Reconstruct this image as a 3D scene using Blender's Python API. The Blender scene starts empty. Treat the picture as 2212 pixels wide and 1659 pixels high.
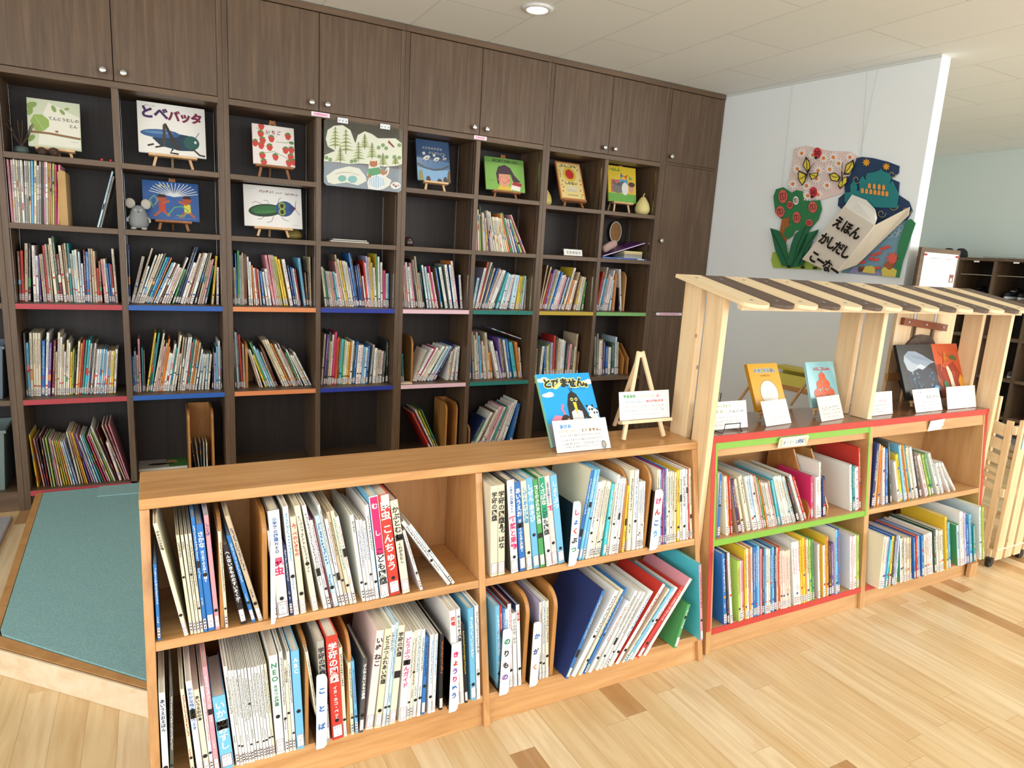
import bpy, math, random
from mathutils import Matrix, Vector
sc = bpy.context.scene
COL = sc.collection
R_ = math.radians

# ------------------------------------------------------------------ camera, world, light, exposure
cam_d = bpy.data.cameras.new('camera'); cam = bpy.data.objects.new('camera', cam_d); COL.objects.link(cam); sc.camera = cam
cam_d.sensor_fit = 'HORIZONTAL'; cam_d.sensor_width = 36.0; cam_d.lens = 1448.98 / 2212 * 36.0; cam_d.clip_start = 0.02
cam.matrix_world = Matrix([[0.883668, 0.038003, -0.466568, 0.572511], [-0.464441, 0.195777, -0.863693, -3.676089], [0.05852, 0.979912, 0.190652, 1.319069], [0.0, 0.0, 0.0, 1.0]])
sc.view_settings.view_transform = 'Standard'; sc.view_settings.look = 'None'; sc.view_settings.gamma = 1.0
sc.view_settings.use_curve_mapping = False; sc.view_settings.exposure = 0.0
w = bpy.data.worlds.new('world'); sc.world = w; w.use_nodes = True
bg = w.node_tree.nodes['Background']; bg.inputs[0].default_value = (0.86, 0.94, 1.0, 1); bg.inputs[1].default_value = 1.35

def area(name, loc, target, sx, sy, power, col):
    l = bpy.data.lights.new(name, 'AREA'); l.shape = 'RECTANGLE'; l.size = sx; l.size_y = sy; l.energy = power; l.color = col
    o = bpy.data.objects.new(name, l); COL.objects.link(o); o.location = loc
    o.rotation_euler = (Vector(target) - Vector(loc)).to_track_quat('-Z', 'Y').to_euler()
    return o
area('window_light_front', (1.5, -6.6, 1.5), (1.6, 0, 1.0), 7.0, 2.2, 120, (0.93, 0.97, 1.0))
area('window_light_right', (6.3, -5.4, 1.9), (2.2, -1.2, 0.5), 2.4, 1.8, 120, (1.0, 0.98, 0.94))
area('window_light_left', (-2.8, -3.6, 1.5), (3.5, -1.0, 1.1), 3.6, 1.8, 110, (0.9, 0.96, 1.0))

# ------------------------------------------------------------------ materials
def lin(h):
    c = [int(h[i:i+2], 16) / 255 for i in (0, 2, 4)]
    return tuple(x / 12.92 if x <= .04045 else ((x + .055) / 1.055) ** 2.4 for x in c) + (1,)
_m = {}
def M(h, rough=.45, metal=0, spec=.5, coat=0):
    k = (h, rough, metal, spec, coat)
    if k not in _m:
        m = bpy.data.materials.new('paint_' + h); m.use_nodes = True
        b = m.node_tree.nodes['Principled BSDF']
        b.inputs['Base Color'].default_value = lin(h); b.inputs['Roughness'].default_value = rough
        b.inputs['Metallic'].default_value = metal; b.inputs['Specular IOR Level'].default_value = spec
        if coat: b.inputs['Coat Weight'].default_value = coat; b.inputs['Coat Roughness'].default_value = .15
        _m[k] = m
    return _m[k]
def nodes(name):
    m = bpy.data.materials.new(name); m.use_nodes = True
    nt = m.node_tree; return m, nt, nt.nodes['Principled BSDF'], nt.nodes.new, nt.links.new
def ramp(n, pts):
    r = n('ShaderNodeValToRGB'); e = r.color_ramp.elements
    while len(e) < len(pts): e.new(.5)
    for i, (p, c) in enumerate(pts): e[i].position = p; e[i].color = lin(c)
    return r
def wood(name, dark, mid, light, scale, rough=.4, coat=0, knots=False):
    m, nt, b, n, l = nodes(name)
    tc = n('ShaderNodeTexCoord'); mp = n('ShaderNodeMapping'); mp.inputs['Scale'].default_value = scale
    l(tc.outputs['Object'], mp.inputs['Vector'])
    no = n('ShaderNodeTexNoise'); no.inputs['Scale'].default_value = 1.0; no.inputs['Detail'].default_value = 7; no.inputs['Roughness'].default_value = .62; no.inputs['Distortion'].default_value = .6
    l(mp.outputs[0], no.inputs['Vector'])
    r = ramp(n, [(.28, dark), (.5, mid), (.74, light)])
    l(no.outputs['Fac'], r.inputs[0]); out = r.outputs[0]
    if knots:
        v = n('ShaderNodeTexVoronoi'); v.inputs['Scale'].default_value = 7.5; l(tc.outputs['Object'], v.inputs['Vector'])
        kr = ramp(n, [(.03, '8a5a30'), (.085, 'ffffff')]); l(v.outputs['Distance'], kr.inputs[0])
        mx = n('ShaderNodeMix'); mx.data_type = 'RGBA'; mx.blend_type = 'MULTIPLY'; mx.inputs[0].default_value = .85
        l(out, mx.inputs[6]); l(kr.outputs[0], mx.inputs[7]); out = mx.outputs[2]
    l(out, b.inputs['Base Color']); b.inputs['Roughness'].default_value = rough
    bu = n('ShaderNodeBump'); bu.inputs['Strength'].default_value = .06; bu.inputs['Distance'].default_value = .002
    l(no.outputs['Fac'], bu.inputs['Height']); l(bu.outputs[0], b.inputs['Normal'])
    if coat: b.inputs['Coat Weight'].default_value = coat; b.inputs['Coat Roughness'].default_value = .2
    return m
WAL_V = wood('walnut_vertical', '4c3a2a', '5e4936', '715a44', (38, 38, 2.2), .45)
WAL_H = wood('walnut_horizontal', '4c3a2a', '604b37', '745c45', (2.2, 38, 38), .45)
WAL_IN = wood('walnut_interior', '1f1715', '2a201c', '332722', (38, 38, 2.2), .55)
OAK_H = wood('oak_horizontal', 'b27c45', 'c8935a', 'd8a870', (2.4, 34, 34), .35, .25)
OAK_V = wood('oak_vertical', 'b07a45', 'c58f58', 'd4a36c', (34, 34, 2.4), .38, .15)
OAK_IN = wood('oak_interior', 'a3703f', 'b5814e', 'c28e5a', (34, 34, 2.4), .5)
BEECH_H = wood('beech_horizontal', 'b58552', 'c59560', 'd2a570', (2.4, 30, 30), .4, .1)
BEECH_V = wood('beech_vertical', 'b58552', 'c59560', 'd2a570', (30, 30, 2.4), .4)
BEECH_T = wood('brown_top_laminate', '7d553a', '8d6346', '9c7052', (2.4, 30, 30), .22, .3)
PINE_V = wood('pine_vertical', 'dcb586', 'ebcb9f', 'f3dab4', (26, 26, 1.8), .5, 0, True)
PINE_Y = wood('pine_lengthwise', 'e0c398', 'ecd3a9', 'f4e2c0', (26, 2, 26), .5)
DARK_Y = wood('stained_slat', '4a3b33', '5a483e', '6b574b', (30, 2.2, 30), .55)
EASEL = wood('easel_wood', 'd2a06c', 'dfb382', 'e8c397', (30, 30, 3), .45)
TOAST = wood('bookend_wood', '9a6430', 'b57c40', 'c88f50', (20, 20, 4), .4, .2)
PALE = wood('riser_wood', 'dcbf9c', 'e8d0b0', 'f0dcc2', (3, 22, 22), .45)
EDGE = wood('platform_edge_wood', 'b27f4a', 'c4915a', 'd09f68', (14, 14, 14), .4)
CHROME = M('d8dadc', .22, 1.0)
def paper_mat():
    m, nt, b, n, l = nodes('page_edges')
    tc = n('ShaderNodeTexCoord'); mp = n('ShaderNodeMapping'); mp.inputs['Scale'].default_value = (900, 6, 6); l(tc.outputs['Object'], mp.inputs[0])
    no = n('ShaderNodeTexNoise'); no.inputs['Scale'].default_value = 1; l(mp.outputs[0], no.inputs['Vector'])
    r = ramp(n, [(.3, 'cfc6b4'), (.7, 'eee8da')]); l(no.outputs['Fac'], r.inputs[0]); l(r.outputs[0], b.inputs['Base Color']); b.inputs['Roughness'].default_value = .8
    return m
PAGE = paper_mat()
def floor_mat():
    m, nt, b, n, l = nodes('maple_planks')
    tc = n('ShaderNodeTexCoord'); sx = n('ShaderNodeSeparateXYZ'); l(tc.outputs['Object'], sx.inputs[0])
    def ma(op, a, bb=None, c=None):
        x = n('ShaderNodeMath'); x.operation = op
        for i, q in enumerate((a, bb, c)):
            if q is None: continue
            if isinstance(q, (int, float)): x.inputs[i].default_value = q
            else: l(q, x.inputs[i])
        return x.outputs[0]
    px = ma('DIVIDE', ma('ADD', sx.outputs[0], .021), .0772); ix = ma('FLOOR', px); fx = ma('FRACT', px)
    wn = n('ShaderNodeTexWhiteNoise'); wn.noise_dimensions = '1D'; l(ix, wn.inputs['W'])
    py = ma('ADD', ma('DIVIDE', sx.outputs[1], .72), ma('MULTIPLY', wn.outputs['Value'], 9.0)); iy = ma('FLOOR', py); fy = ma('FRACT', py)
    cb = n('ShaderNodeCombineXYZ'); l(ix, cb.inputs[0]); l(iy, cb.inputs[1])
    w2 = n('ShaderNodeTexWhiteNoise'); w2.noise_dimensions = '2D'; l(cb.outputs[0], w2.inputs['Vector'])
    base = ramp(n, [(0, 'b58a5a'), (.05, 'c79f6e'), (.09, 'dcbd8e'), (.5, 'e2c698'), (.8, 'e7cea4'), (1, 'ecd6b0')])
    l(w2.outputs['Value'], base.inputs[0])
    mp = n('ShaderNodeMapping'); mp.inputs['Scale'].default_value = (30, 2.2, 1); va = n('ShaderNodeVectorMath'); va.operation = 'ADD'
    l(tc.outputs['Object'], mp.inputs[0]); l(mp.outputs[0], va.inputs[0]); l(w2.outputs['Color'], va.inputs[1])
    no = n('ShaderNodeTexNoise'); no.inputs['Scale'].default_value = 1; no.inputs['Detail'].default_value = 5; no.inputs['Distortion'].default_value = 1.2; l(va.outputs[0], no.inputs['Vector'])
    gr = ramp(n, [(.3, 'd9c2a6'), (.62, 'ffffff')]); l(no.outputs['Fac'], gr.inputs[0])
    mx = n('ShaderNodeMix'); mx.data_type = 'RGBA'; mx.blend_type = 'MULTIPLY'; mx.inputs[0].default_value = .55; l(base.outputs[0], mx.inputs[6]); l(gr.outputs[0], mx.inputs[7])
    seam = ma('MINIMUM', ma('MULTIPLY', ma('MINIMUM', fx, ma('SUBTRACT', 1, fx)), .0772), ma('MULTIPLY', ma('MINIMUM', fy, ma('SUBTRACT', 1, fy)), .72))
    sm = ma('LESS_THAN', seam, .0006)
    m2 = n('ShaderNodeMix'); m2.data_type = 'RGBA'; l(ma('MULTIPLY', sm, .55), m2.inputs[0]); l(mx.outputs[2], m2.inputs[6]); m2.inputs[7].default_value = lin('8a6238')
    l(m2.outputs[2], b.inputs['Base Color']); b.inputs['Roughness'].default_value = .3; b.inputs['Coat Weight'].default_value = .12; b.inputs['Coat Roughness'].default_value = .25
    return m
def ceiling_mat():
    m, nt, b, n, l = nodes('ceiling_board')
    tc = n('ShaderNodeTexCoord'); mp = n('ShaderNodeMapping'); mp.inputs['Rotation'].default_value = (0, 0, R_(90)); l(tc.outputs['Object'], mp.inputs[0])
    br = n('ShaderNodeTexBrick'); br.inputs['Scale'].default_value = 1; br.inputs['Brick Width'].default_value = .91; br.inputs['Row Height'].default_value = .455
    br.inputs['Mortar Size'].default_value = .0022; br.inputs['Mortar Smooth'].default_value = .2
    br.inputs['Color1'].default_value = lin('f4f6f3'); br.inputs['Color2'].default_value = lin('f1f4f0'); br.inputs['Mortar'].default_value = lin('c9cdc8')
    l(mp.outputs[0], br.inputs['Vector']); l(br.outputs[0], b.inputs['Base Color']); b.inputs['Roughness'].default_value = .9
    no = n('ShaderNodeTexNoise'); no.inputs['Scale'].default_value = 55; l(tc.outputs['Object'], no.inputs['Vector'])
    bu = n('ShaderNodeBump'); bu.inputs['Strength'].default_value = .05; l(no.outputs['Fac'], bu.inputs['Height']); l(bu.outputs[0], b.inputs['Normal'])
    return m
def wall_mat(h):
    m, nt, b, n, l = nodes('wallpaper_' + h)
    tc = n('ShaderNodeTexCoord'); no = n('ShaderNodeTexNoise'); no.inputs['Scale'].default_value = 160; no.inputs['Detail'].default_value = 3; l(tc.outputs['Object'], no.inputs['Vector'])
    bu = n('ShaderNodeBump'); bu.inputs['Strength'].default_value = .08; bu.inputs['Distance'].default_value = .003; l(no.outputs['Fac'], bu.inputs['Height']); l(bu.outputs[0], b.inputs['Normal'])
    b.inputs['Base Color'].default_value = lin(h); b.inputs['Roughness'].default_value = .85
    return m
def carpet_mat(name, a, bb, c, s):
    m, nt, b, n, l = nodes(name)
    tc = n('ShaderNodeTexCoord'); no = n('ShaderNodeTexNoise'); no.inputs['Scale'].default_value = s; no.inputs['Detail'].default_value = 4; no.inputs['Roughness'].default_value = .8
    l(tc.outputs['Object'], no.inputs['Vector']); r = ramp(n, [(.32, a), (.5, bb), (.68, c)]); l(no.outputs['Fac'], r.inputs[0]); l(r.outputs[0], b.inputs['Base Color'])
    bu = n('ShaderNodeBump'); bu.inputs['Strength'].default_value = .6; bu.inputs['Distance'].default_value = .004; l(no.outputs['Fac'], bu.inputs['Height']); l(bu.outputs[0], b.inputs['Normal'])
    b.inputs['Roughness'].default_value = .95; b.inputs['Specular IOR Level'].default_value = .1
    return m
def clear_mat(name, tint='f4f8f8', alpha=.12, rough=.03):
    m, nt, b, n, l = nodes(name)
    tr = n('ShaderNodeBsdfTransparent'); gl = n('ShaderNodeBsdfGlossy'); gl.inputs['Roughness'].default_value = rough; tr.inputs[0].default_value = lin(tint)
    fr = n('ShaderNodeFresnel'); fr.inputs[0].default_value = 1.45; mx = n('ShaderNodeMixShader'); ad = n('ShaderNodeMath'); ad.operation = 'ADD'; ad.inputs[1].default_value = alpha * .3
    l(fr.outputs[0], ad.inputs[0]); l(ad.outputs[0], mx.inputs[0]); l(tr.outputs[0], mx.inputs[1]); l(gl.outputs[0], mx.inputs[2])
    l(mx.outputs[0], nt.nodes['Material Output'].inputs[0]); return m
ACRYL = clear_mat('clear_acrylic')
def emit(name, h, s):
    m, nt, b, n, l = nodes(name); b.inputs['Emission Color'].default_value = lin(h); b.inputs['Emission Strength'].default_value = s; b.inputs['Base Color'].default_value = lin(h); return m

# ------------------------------------------------------------------ mesh helpers
class MB:
    def __init__(s): s.v = []; s.f = []; s.k = []; s.mats = []
    def mi(s, m):
        if m not in s.mats: s.mats.append(m)
        return s.mats.index(m)
    def add(s, vs, fs, m, T=None):
        o = len(s.v); i = s.mi(m)
        s.v += [tuple(T @ Vector(p)) for p in vs] if T is not None else [tuple(p) for p in vs]
        for f in fs: s.f.append([o + q for q in f]); s.k.append(i)
        return s
    def box(s, x0, x1, y0, y1, z0, z1, m, T=None):
        return s.add([(x0,y0,z0),(x1,y0,z0),(x1,y1,z0),(x0,y1,z0),(x0,y0,z1),(x1,y0,z1),(x1,y1,z1),(x0,y1,z1)],
                     [(0,3,2,1),(4,5,6,7),(0,1,5,4),(1,2,6,5),(2,3,7,6),(3,0,4,7)], m, T)
    def prism(s, poly, ax, a0, a1, m, T=None):
        # poly: 2D points in the plane across axis ax (0: y,z  1: x,z  2: x,y), extruded a0..a1
        P = {0: lambda p, a: (a, p[0], p[1]), 1: lambda p, a: (p[0], a, p[1]), 2: lambda p, a: (p[0], p[1], a)}[ax]
        n = len(poly); ar = sum(poly[i][0]*poly[(i+1)%n][1]-poly[(i+1)%n][0]*poly[i][1] for i in range(n))
        if ar < 0: poly = poly[::-1]
        vs = [P(p, a0) for p in poly] + [P(p, a1) for p in poly]
        fs = [tuple(range(n))[::-1], tuple(range(n, 2*n))] + [(i, (i+1) % n, n+(i+1) % n, n+i) for i in range(n)]
        if ax == 1: fs = [f[::-1] for f in fs]
        return s.add(vs, fs, m, T)
    def flat(s, poly, y, m, T=None):           # face in x,z looking towards -y
        n = len(poly); ar = sum(poly[i][0]*poly[(i+1)%n][1]-poly[(i+1)%n][0]*poly[i][1] for i in range(n))
        if ar < 0: poly = poly[::-1]
        return s.add([(p[0], y, p[1]) for p in poly], [tuple(range(n))], m, T)
    def bar(s, p, q, wd, th, m, up=(0, 0, 1), T=None):
        p, q = Vector(p), Vector(q); d = (q-p).normalized(); a = d.cross(Vector(up))
        if a.length < 1e-4: a = d.cross(Vector((0, 1, 0)))
        a.normalize(); b = a.cross(d).normalized(); a *= wd/2; b *= th/2
        return s.add([p-a-b, p+a-b, p+a+b, p-a+b, q-a-b, q+a-b, q+a+b, q-a+b], [(0,3,2,1),(4,5,6,7),(0,1,5,4),(1,2,6,5),(2,3,7,6),(3,0,4,7)], m, T)
    def tube(s, path, r, m, n=8, T=None):
        path = [Vector(p) for p in path]; vs = []; fs = []
        for i, p in enumerate(path):
            d = (path[min(i+1, len(path)-1)] - path[max(i-1, 0)]).normalized()
            a = d.cross(Vector((0, 0, 1)))
            if a.length < 1e-3: a = d.cross(Vector((0, 1, 0)))
            a.normalize(); b = d.cross(a)
            vs += [p + r*(math.cos(2*math.pi*j/n)*a + math.sin(2*math.pi*j/n)*b) for j in range(n)]
        for i in range(len(path)-1):
            for j in range(n): fs.append((i*n+j, i*n+(j+1) % n, (i+1)*n+(j+1) % n, (i+1)*n+j))
        fs += [tuple(range(n))[::-1], tuple(range((len(path)-1)*n, len(path)*n))]
        return s.add(vs, fs, m, T)
    def lathe(s, prof, m, n=20, T=None):       # prof: (r, z)
        vs = []; fs = []
        for r, z in prof: vs += [(r*math.cos(2*math.pi*j/n), r*math.sin(2*math.pi*j/n), z) for j in range(n)]
        for i in range(len(prof)-1):
            for j in range(n): fs.append((i*n+j, i*n+(j+1) % n, (i+1)*n+(j+1) % n, (i+1)*n+j))
        fs += [tuple(range(n))[::-1], tuple(range((len(prof)-1)*n, len(prof)*n))]
        return s.add(vs, fs, m, T)
    def ball(s, c, r, m, n=14, T=None):
        rx, ry, rz = r if isinstance(r, tuple) else (r, r, r); k = n // 2
        Q = Matrix.Translation(c) @ Matrix.Diagonal((rx, ry, rz, 1))
        if T is not None: Q = T @ Q
        return s.lathe([(max(math.sin(math.pi*i/k), 1e-3), -math.cos(math.pi*i/k)) for i in range(k+1)], m, n, Q)
    def mesh(s, name, smooth=False):
        me = bpy.data.meshes.new(name); me.from_pydata(s.v, [], s.f)
        for m in s.mats: me.materials.append(m)
        me.polygons.foreach_set('material_index', s.k)
        if smooth: me.polygons.foreach_set('use_smooth', [True] * len(s.f))
        me.update(); return me
    def build(s, name, parent=None, loc=None, rot=None, smooth=False, bevel=0):
        o = bpy.data.objects.new(name, s.mesh(name, smooth)); COL.objects.link(o)
        if parent is not None: o.parent = parent
        if loc is not None: o.location = loc
        if rot is not None: o.rotation_euler = rot
        if bevel:
            b = o.modifiers.new('soft_edges', 'BEVEL'); b.width = bevel; b.segments = 2; b.limit_method = 'ANGLE'
        return o
_labels = {}
def tag(o, label, cat, group=None, kind=None):
    o['label'] = label; o['category'] = cat
    if group: o['group'] = group
    if kind: o['kind'] = kind
    assert label not in _labels, label
    assert 4 <= len(label.split()) <= 16, label
    _labels[label] = o.name
    return o
def empty(name, loc=(0, 0, 0), rot=(0, 0, 0)):
    o = bpy.data.objects.new(name, None); COL.objects.link(o); o.location = loc; o.rotation_euler = rot; o.empty_display_size = .05
    return o
def struct(o): o['kind'] = 'structure'; return o

# ------------------------------------------------------------------ lettering
_g = {}
def glyph(ch, bold=.02):
    k = (ch, bold)
    if k not in _g:
        cu = bpy.data.curves.new('glyph', 'FONT'); cu.body = ch; cu.resolution_u = 2; cu.fill_mode = 'FRONT'; cu.offset = bold
        o = bpy.data.objects.new('glyph', cu); COL.objects.link(o)
        me = bpy.data.meshes.new_from_object(o.evaluated_get(bpy.context.evaluated_depsgraph_get()))
        vs = [(v.co.x, v.co.y) for v in me.vertices]; fs = [tuple(p.vertices) for p in me.polygons]
        bpy.data.objects.remove(o); bpy.data.curves.remove(cu); bpy.data.meshes.remove(me)
        _g[k] = (vs, fs)
    return _g[k]
def put(mb, ch, x, z, s, y, m, bold=.02, rot=False, T=None, sx=1.0):
    # one character centred on x,z in the x,z plane, height about s
    vs, fs = glyph(ch, bold)
    if not vs: return
    a, b = (min(p[0] for p in vs), max(p[0] for p in vs)) if ch in '0123456789ABCDEFGHIJKLMNOPQRSTUVWXYZ!' else (0, 1.0)
    cx = (a+b)/2; cy = .37; s2 = s / .95
    if rot: P = [(x + (q[1]-cy)*s2*sx, y, z - (q[0]-cx)*s2) for q in vs]
    else: P = [(x + (q[0]-cx)*s2*sx, y, z + (q[1]-cy)*s2) for q in vs]
    mb.add(P, fs, m, T)
def vtext(mb, t, x, ztop, s, pitch, y, m, bold=.02):
    z = ztop
    for ch in t:
        put(mb, ch, x, z - pitch/2, s, y, m, bold, ch in 'ー・〜'); z -= pitch
def htext(mb, t, x0, z, s, y, m, bold=.02, pitch=None, T=None):
    pitch = pitch or s * 1.03; x = x0
    for ch in t:
        if ch != ' ': put(mb, ch, x + pitch/2, z, s, y, m, bold, False, T)
        x += pitch
def scribble(mb, x0, x1, z, s, y, m, rnd):
    x = x0
    while x < x1 - s*.6:
        for k in range(2):
            a = rnd.uniform(.1, .7)*s; b = rnd.uniform(-.45, .3)*s
            if rnd.random() < .5: mb.flat([(x+a*.6, z+b), (x+a*.6+s*.5, z+b+s*.06), (x+a*.6+s*.5, z+b+s*.15), (x+a*.6, z+b+s*.1)], y, m)
            else: mb.flat([(x+a, z-s*.42), (x+a+s*.1, z-s*.42), (x+a+s*.14, z+s*.42), (x+a+s*.03, z+s*.42)], y, m)
        x += s*rnd.uniform(.85, 1.1)
# ------------------------------------------------------------------ the setting
b = MB(); b.box(-3, 9, -7, 1.2, -.05, 0, floor_mat()); struct(b.build('floor'))
b = MB(); b.box(-3, 9, -7, 1.2, 2.47, 2.55, ceiling_mat()); struct(b.build('ceiling'))
WALLP = wall_mat('eff4f6'); WALLC = wall_mat('e4e8e2')
b = MB(); b.box(-3, 4.2, .33, .43, 0, 2.47, WALLP); struct(b.build('wall_back'))
b = MB(); b.box(-3.1, -3, -7, 1.2, 0, 2.47, WALLP); struct(b.build('wall_left'))
WE = Vector((.11684, -.99315, 0)); WN = Vector((-.99315, -.11684, 0))      # along the white partition and out of it
def WP(u, v, o): return Vector((4.094, 0, 0)) + WE*u + WN*o + Vector((0, 0, v))
b = MB(); c = [WP(-.3, 0, 0), WP(1.369, 0, 0), WP(1.369, 0, -.1), WP(-.3, 0, -.1)]
b.prism([(p.x, p.y) for p in c], 2, 0, 2.47, WALLP); struct(b.build('wall_partition'))
b = MB(); c = [WP(-.02, 0, .006), WP(1.372, 0, .006), WP(1.372, 0, 0), WP(-.02, 0, 0)]
b.prism([(p.x, p.y) for p in c], 2, 2.455, 2.4695, M('d6dad6', .7)); struct(b.build('trim_1'))
b = MB(); b.box(7.3, 7.4, -7, 1.2, 0, 2.47, wall_mat('d7e2dd')); struct(b.build('wall_far'))
b = MB(); b.box(4.2, 7.3, 1.1, 1.2, 0, 2.47, wall_mat('d7e2dd')); struct(b.build('wall_hall'))

# low carpeted platform in front of the red-edged bookcase
pf = empty('carpeted_platform', (.3, -.9, 0))
tag(pf, 'low platform step covered in teal carpet, left of the oak bookcase', 'platform')
def pl(name, poly, z0, z1, m, bev=.002):
    q = MB(); q.prism([(x-.3, y+.9) for x, y in poly], 2, z0, z1, m); return q.build(name, pf, bevel=bev)
pl('platform_base', [(.045, -.004), (.519, -.004), (.519, -1.775), (.104, -1.375)], 0, .055, EDGE)
pl('carpet', [(.075, -.012), (.516, -.012), (.516, -1.735), (.121, -1.325), (.112, -1.29)], .055, .0835, carpet_mat('teal_carpet', '75a2a8', '90babd', 'b0d2d0', 260))
pl('edge_board', [(.045, -.004), (.073, -.004), (.110, -1.30), (.118, -1.322), (.104, -1.375), (.086, -1.345)], .055, .081, EDGE)
pl('edge_board', [(.119, -1.327), (.516, -1.738), (.519, -1.775), (.104, -1.375)], .055, .081, EDGE)
pl('riser_board', [(.100, -1.377), (.519, -1.781), (.519, -1.793), (.094, -1.384)], 0, .0815, PALE)
pl('carpet_patch', [(.30, -.012), (.516, -.012), (.516, -.16), (.30, -.15)], .0837, .088, carpet_mat('teal_carpet_light', '7caab0', '98c0c2', 'b6d6d4', 240), 0)
b = MB(); b.prism([(-.9, -.55), (-.03, -.62), (-.035, -.10), (-.9, -.06)], 2, 0, .018, carpet_mat('grey_rug', '8d8b92', 'a5a3aa', 'c2c0c6', 170))
tag(b.build('shag_rug', bevel=.006), 'grey shaggy rug on the floor left of the carpeted platform', 'rug')

# ------------------------------------------------------------------ the dark bookcases
TS, TM = .0243, .0263; BW = (.9 - 2*TS - TM) / 2
ZA, ZB, ZC, Z2 = .972, .530, .0916, 1.3243
TAPE = {1: 'b23a44', 2: '1f5bb0', 3: 'e08a55', 4: '1d3299', 5: 'e8c2ce', 6: '13786f', 7: 'bfa42e', 8: '7bb268'}
def bay_x(i):                       # inner left and right of bay 1..8
    k, h = divmod(i-1, 2); a = k*.9 + TS + h*(BW+TM); return a, a+BW
def knob(parent, x, y, z, name='knob'):
    T = Matrix.Translation((x, y, z)) @ Matrix.Rotation(R_(90), 4, 'X')
    q = MB(); q.lathe([(.006, 0), (.006, .012), (.0125, .014), (.0145, .019), (.0145, .026), (.012, .029), (.003, .0295)], CHROME, 16, T)
    return q.build(name, parent, smooth=True)
def bookcase(k, label, z1, skip=()):
    X = .9*k; r = empty('bookcase', (X, 0, 0)); tag(r, label, 'bookcase', 'dark walnut bookcase units along the wall')
    def bx(name, x0, x1, y0, y1, za, zb, m, par=r, bev=.0012):
        q = MB(); q.box(x0, x1, y0, y1, za, zb, m); return q.build(name, par, bevel=bev)
    bx('side_panel', .0003, TS, 0, .31, 0, 2.435, WAL_V); bx('side_panel', .9-TS, .8997, 0, .31, 0, 2.435, WAL_V)
    m0 = TS + BW
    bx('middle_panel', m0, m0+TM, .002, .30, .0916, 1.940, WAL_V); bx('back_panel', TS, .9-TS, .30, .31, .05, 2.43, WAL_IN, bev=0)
    bx('top_rail', TS, .9-TS, .0, .30, 1.940, 1.968, WAL_H); bx('cornice', 0.0002, .8998, -.006, .31, 2.436, 2.4665, WAL_H)
    bx('plinth', TS, .9-TS, .018, .03, 0, ZC-.025, WAL_H)
    for h in (0, 1):
        i = 2*k+1+h; x0 = TS + h*(BW+TM); x1 = x0 + BW
        for z in (z1, Z2, ZA, ZB, ZC):
            if i == 4 and z == z1: continue
            y0 = .001 if z < ZA+.01 else .002
            s = bx('shelf', x0, x1, y0, .30, z-.025, z, WAL_H)
            if (z in (ZA, ZB) and i in TAPE and not (i == 8 and z == ZB)) or (z == ZC and i == 1):
                bx('edge_tape', x0, x1, y0-.0012, y0, z-.0245, z-.001, M(TAPE[i], .5), s, 0)
        for sx in ((x0, x0+.0008), (x1-.0008, x1)):
            for yy in (.032, .262):
                for za, zb in ((ZA, Z2-.025), (Z2, z1-.025), (z1, 1.94)): bx('shelf_rail', sx[0], sx[1], yy, yy+.011, za+.001, zb-.001, CHROME, bev=0)
        dx0 = TS+.0015 + h*(.9-2*TS)/2; dx1 = dx0 + (.9-2*TS)/2 - .003
        d = bx('cupboard_door', dx0, dx1, -.001, .018, 1.9705, 2.4325, WAL_V)
        knob(d, (dx1-.038) if h == 0 else (dx0+.038), -.001, 2.006)
    return r
U = [bookcase(0, 'dark walnut bookcase unit with red and mid-blue shelf edges', 1.6214),
     bookcase(1, 'dark walnut bookcase unit with orange and navy shelf edges', 1.6214),
     bookcase(2, 'dark walnut bookcase unit with pink and teal shelf edges', 1.642),
     bookcase(3, 'dark walnut bookcase unit with yellow and lime green shelf edges', 1.6263)]
def name_strip(par, x0, x1, z0, z1):
    q = MB(); q.box(x0, x1, -.0012, .0, z0, z1, M('efe6ec', .5)); wd = x1-x0
    q.box(x0+wd*.12, x1-wd*.12, -.0016, -.0012, z0+.004, z1-.004, M('eaa6c6', .5))
    rr = random.Random(x0); scribble(q, x0+wd*.3, x1-wd*.25, (z0+z1)/2, .008, -.0018, M('b0608a'), rr)
    q.build('name_strip', par)
name_strip(U[1], .412, .504, 1.9455, 1.966); name_strip(U[2], .418, .497, 1.947, 1.967)
LU = empty('bookcase', (-.9, 0, 0)); tag(LU, 'dark walnut bookcase unit holding grey bins beside the red-edged one', 'bookcase', 'dark walnut bookcase units along the wall')
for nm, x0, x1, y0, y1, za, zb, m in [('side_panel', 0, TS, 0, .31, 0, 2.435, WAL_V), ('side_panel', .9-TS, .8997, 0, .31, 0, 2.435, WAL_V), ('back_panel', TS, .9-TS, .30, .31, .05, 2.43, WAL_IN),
      ('shelf', TS, .9-TS, .001, .3, ZA-.025, ZA, WAL_H), ('shelf', TS, .9-TS, .001, .3, ZB-.025, ZB, WAL_H), ('shelf', TS, .9-TS, .001, .3, .07, .095, WAL_H), ('shelf', TS, .9-TS, .001, .3, Z2-.025, Z2, WAL_H), ('plinth', TS, .9-TS, .002, .02, 0, .07, WAL_H),
      ('top_rail', TS, .9-TS, 0, .3, 1.94, 1.968, WAL_H), ('cupboard_door', TS+.0015, .9-TS-.0015, -.001, .018, 1.9705, 2.4325, WAL_V), ('cornice', 0, .8998, -.006, .31, 2.436, 2.4665, WAL_H)]:
    q = MB(); q.box(x0, x1, y0, y1, za, zb, m); q.build(nm, LU, bevel=.0012)
TC = empty('tall_cupboard', (3.6, 0, 0)); tag(TC, 'tall dark walnut cupboard with three closed doors next to the white partition', 'cupboard')
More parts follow.
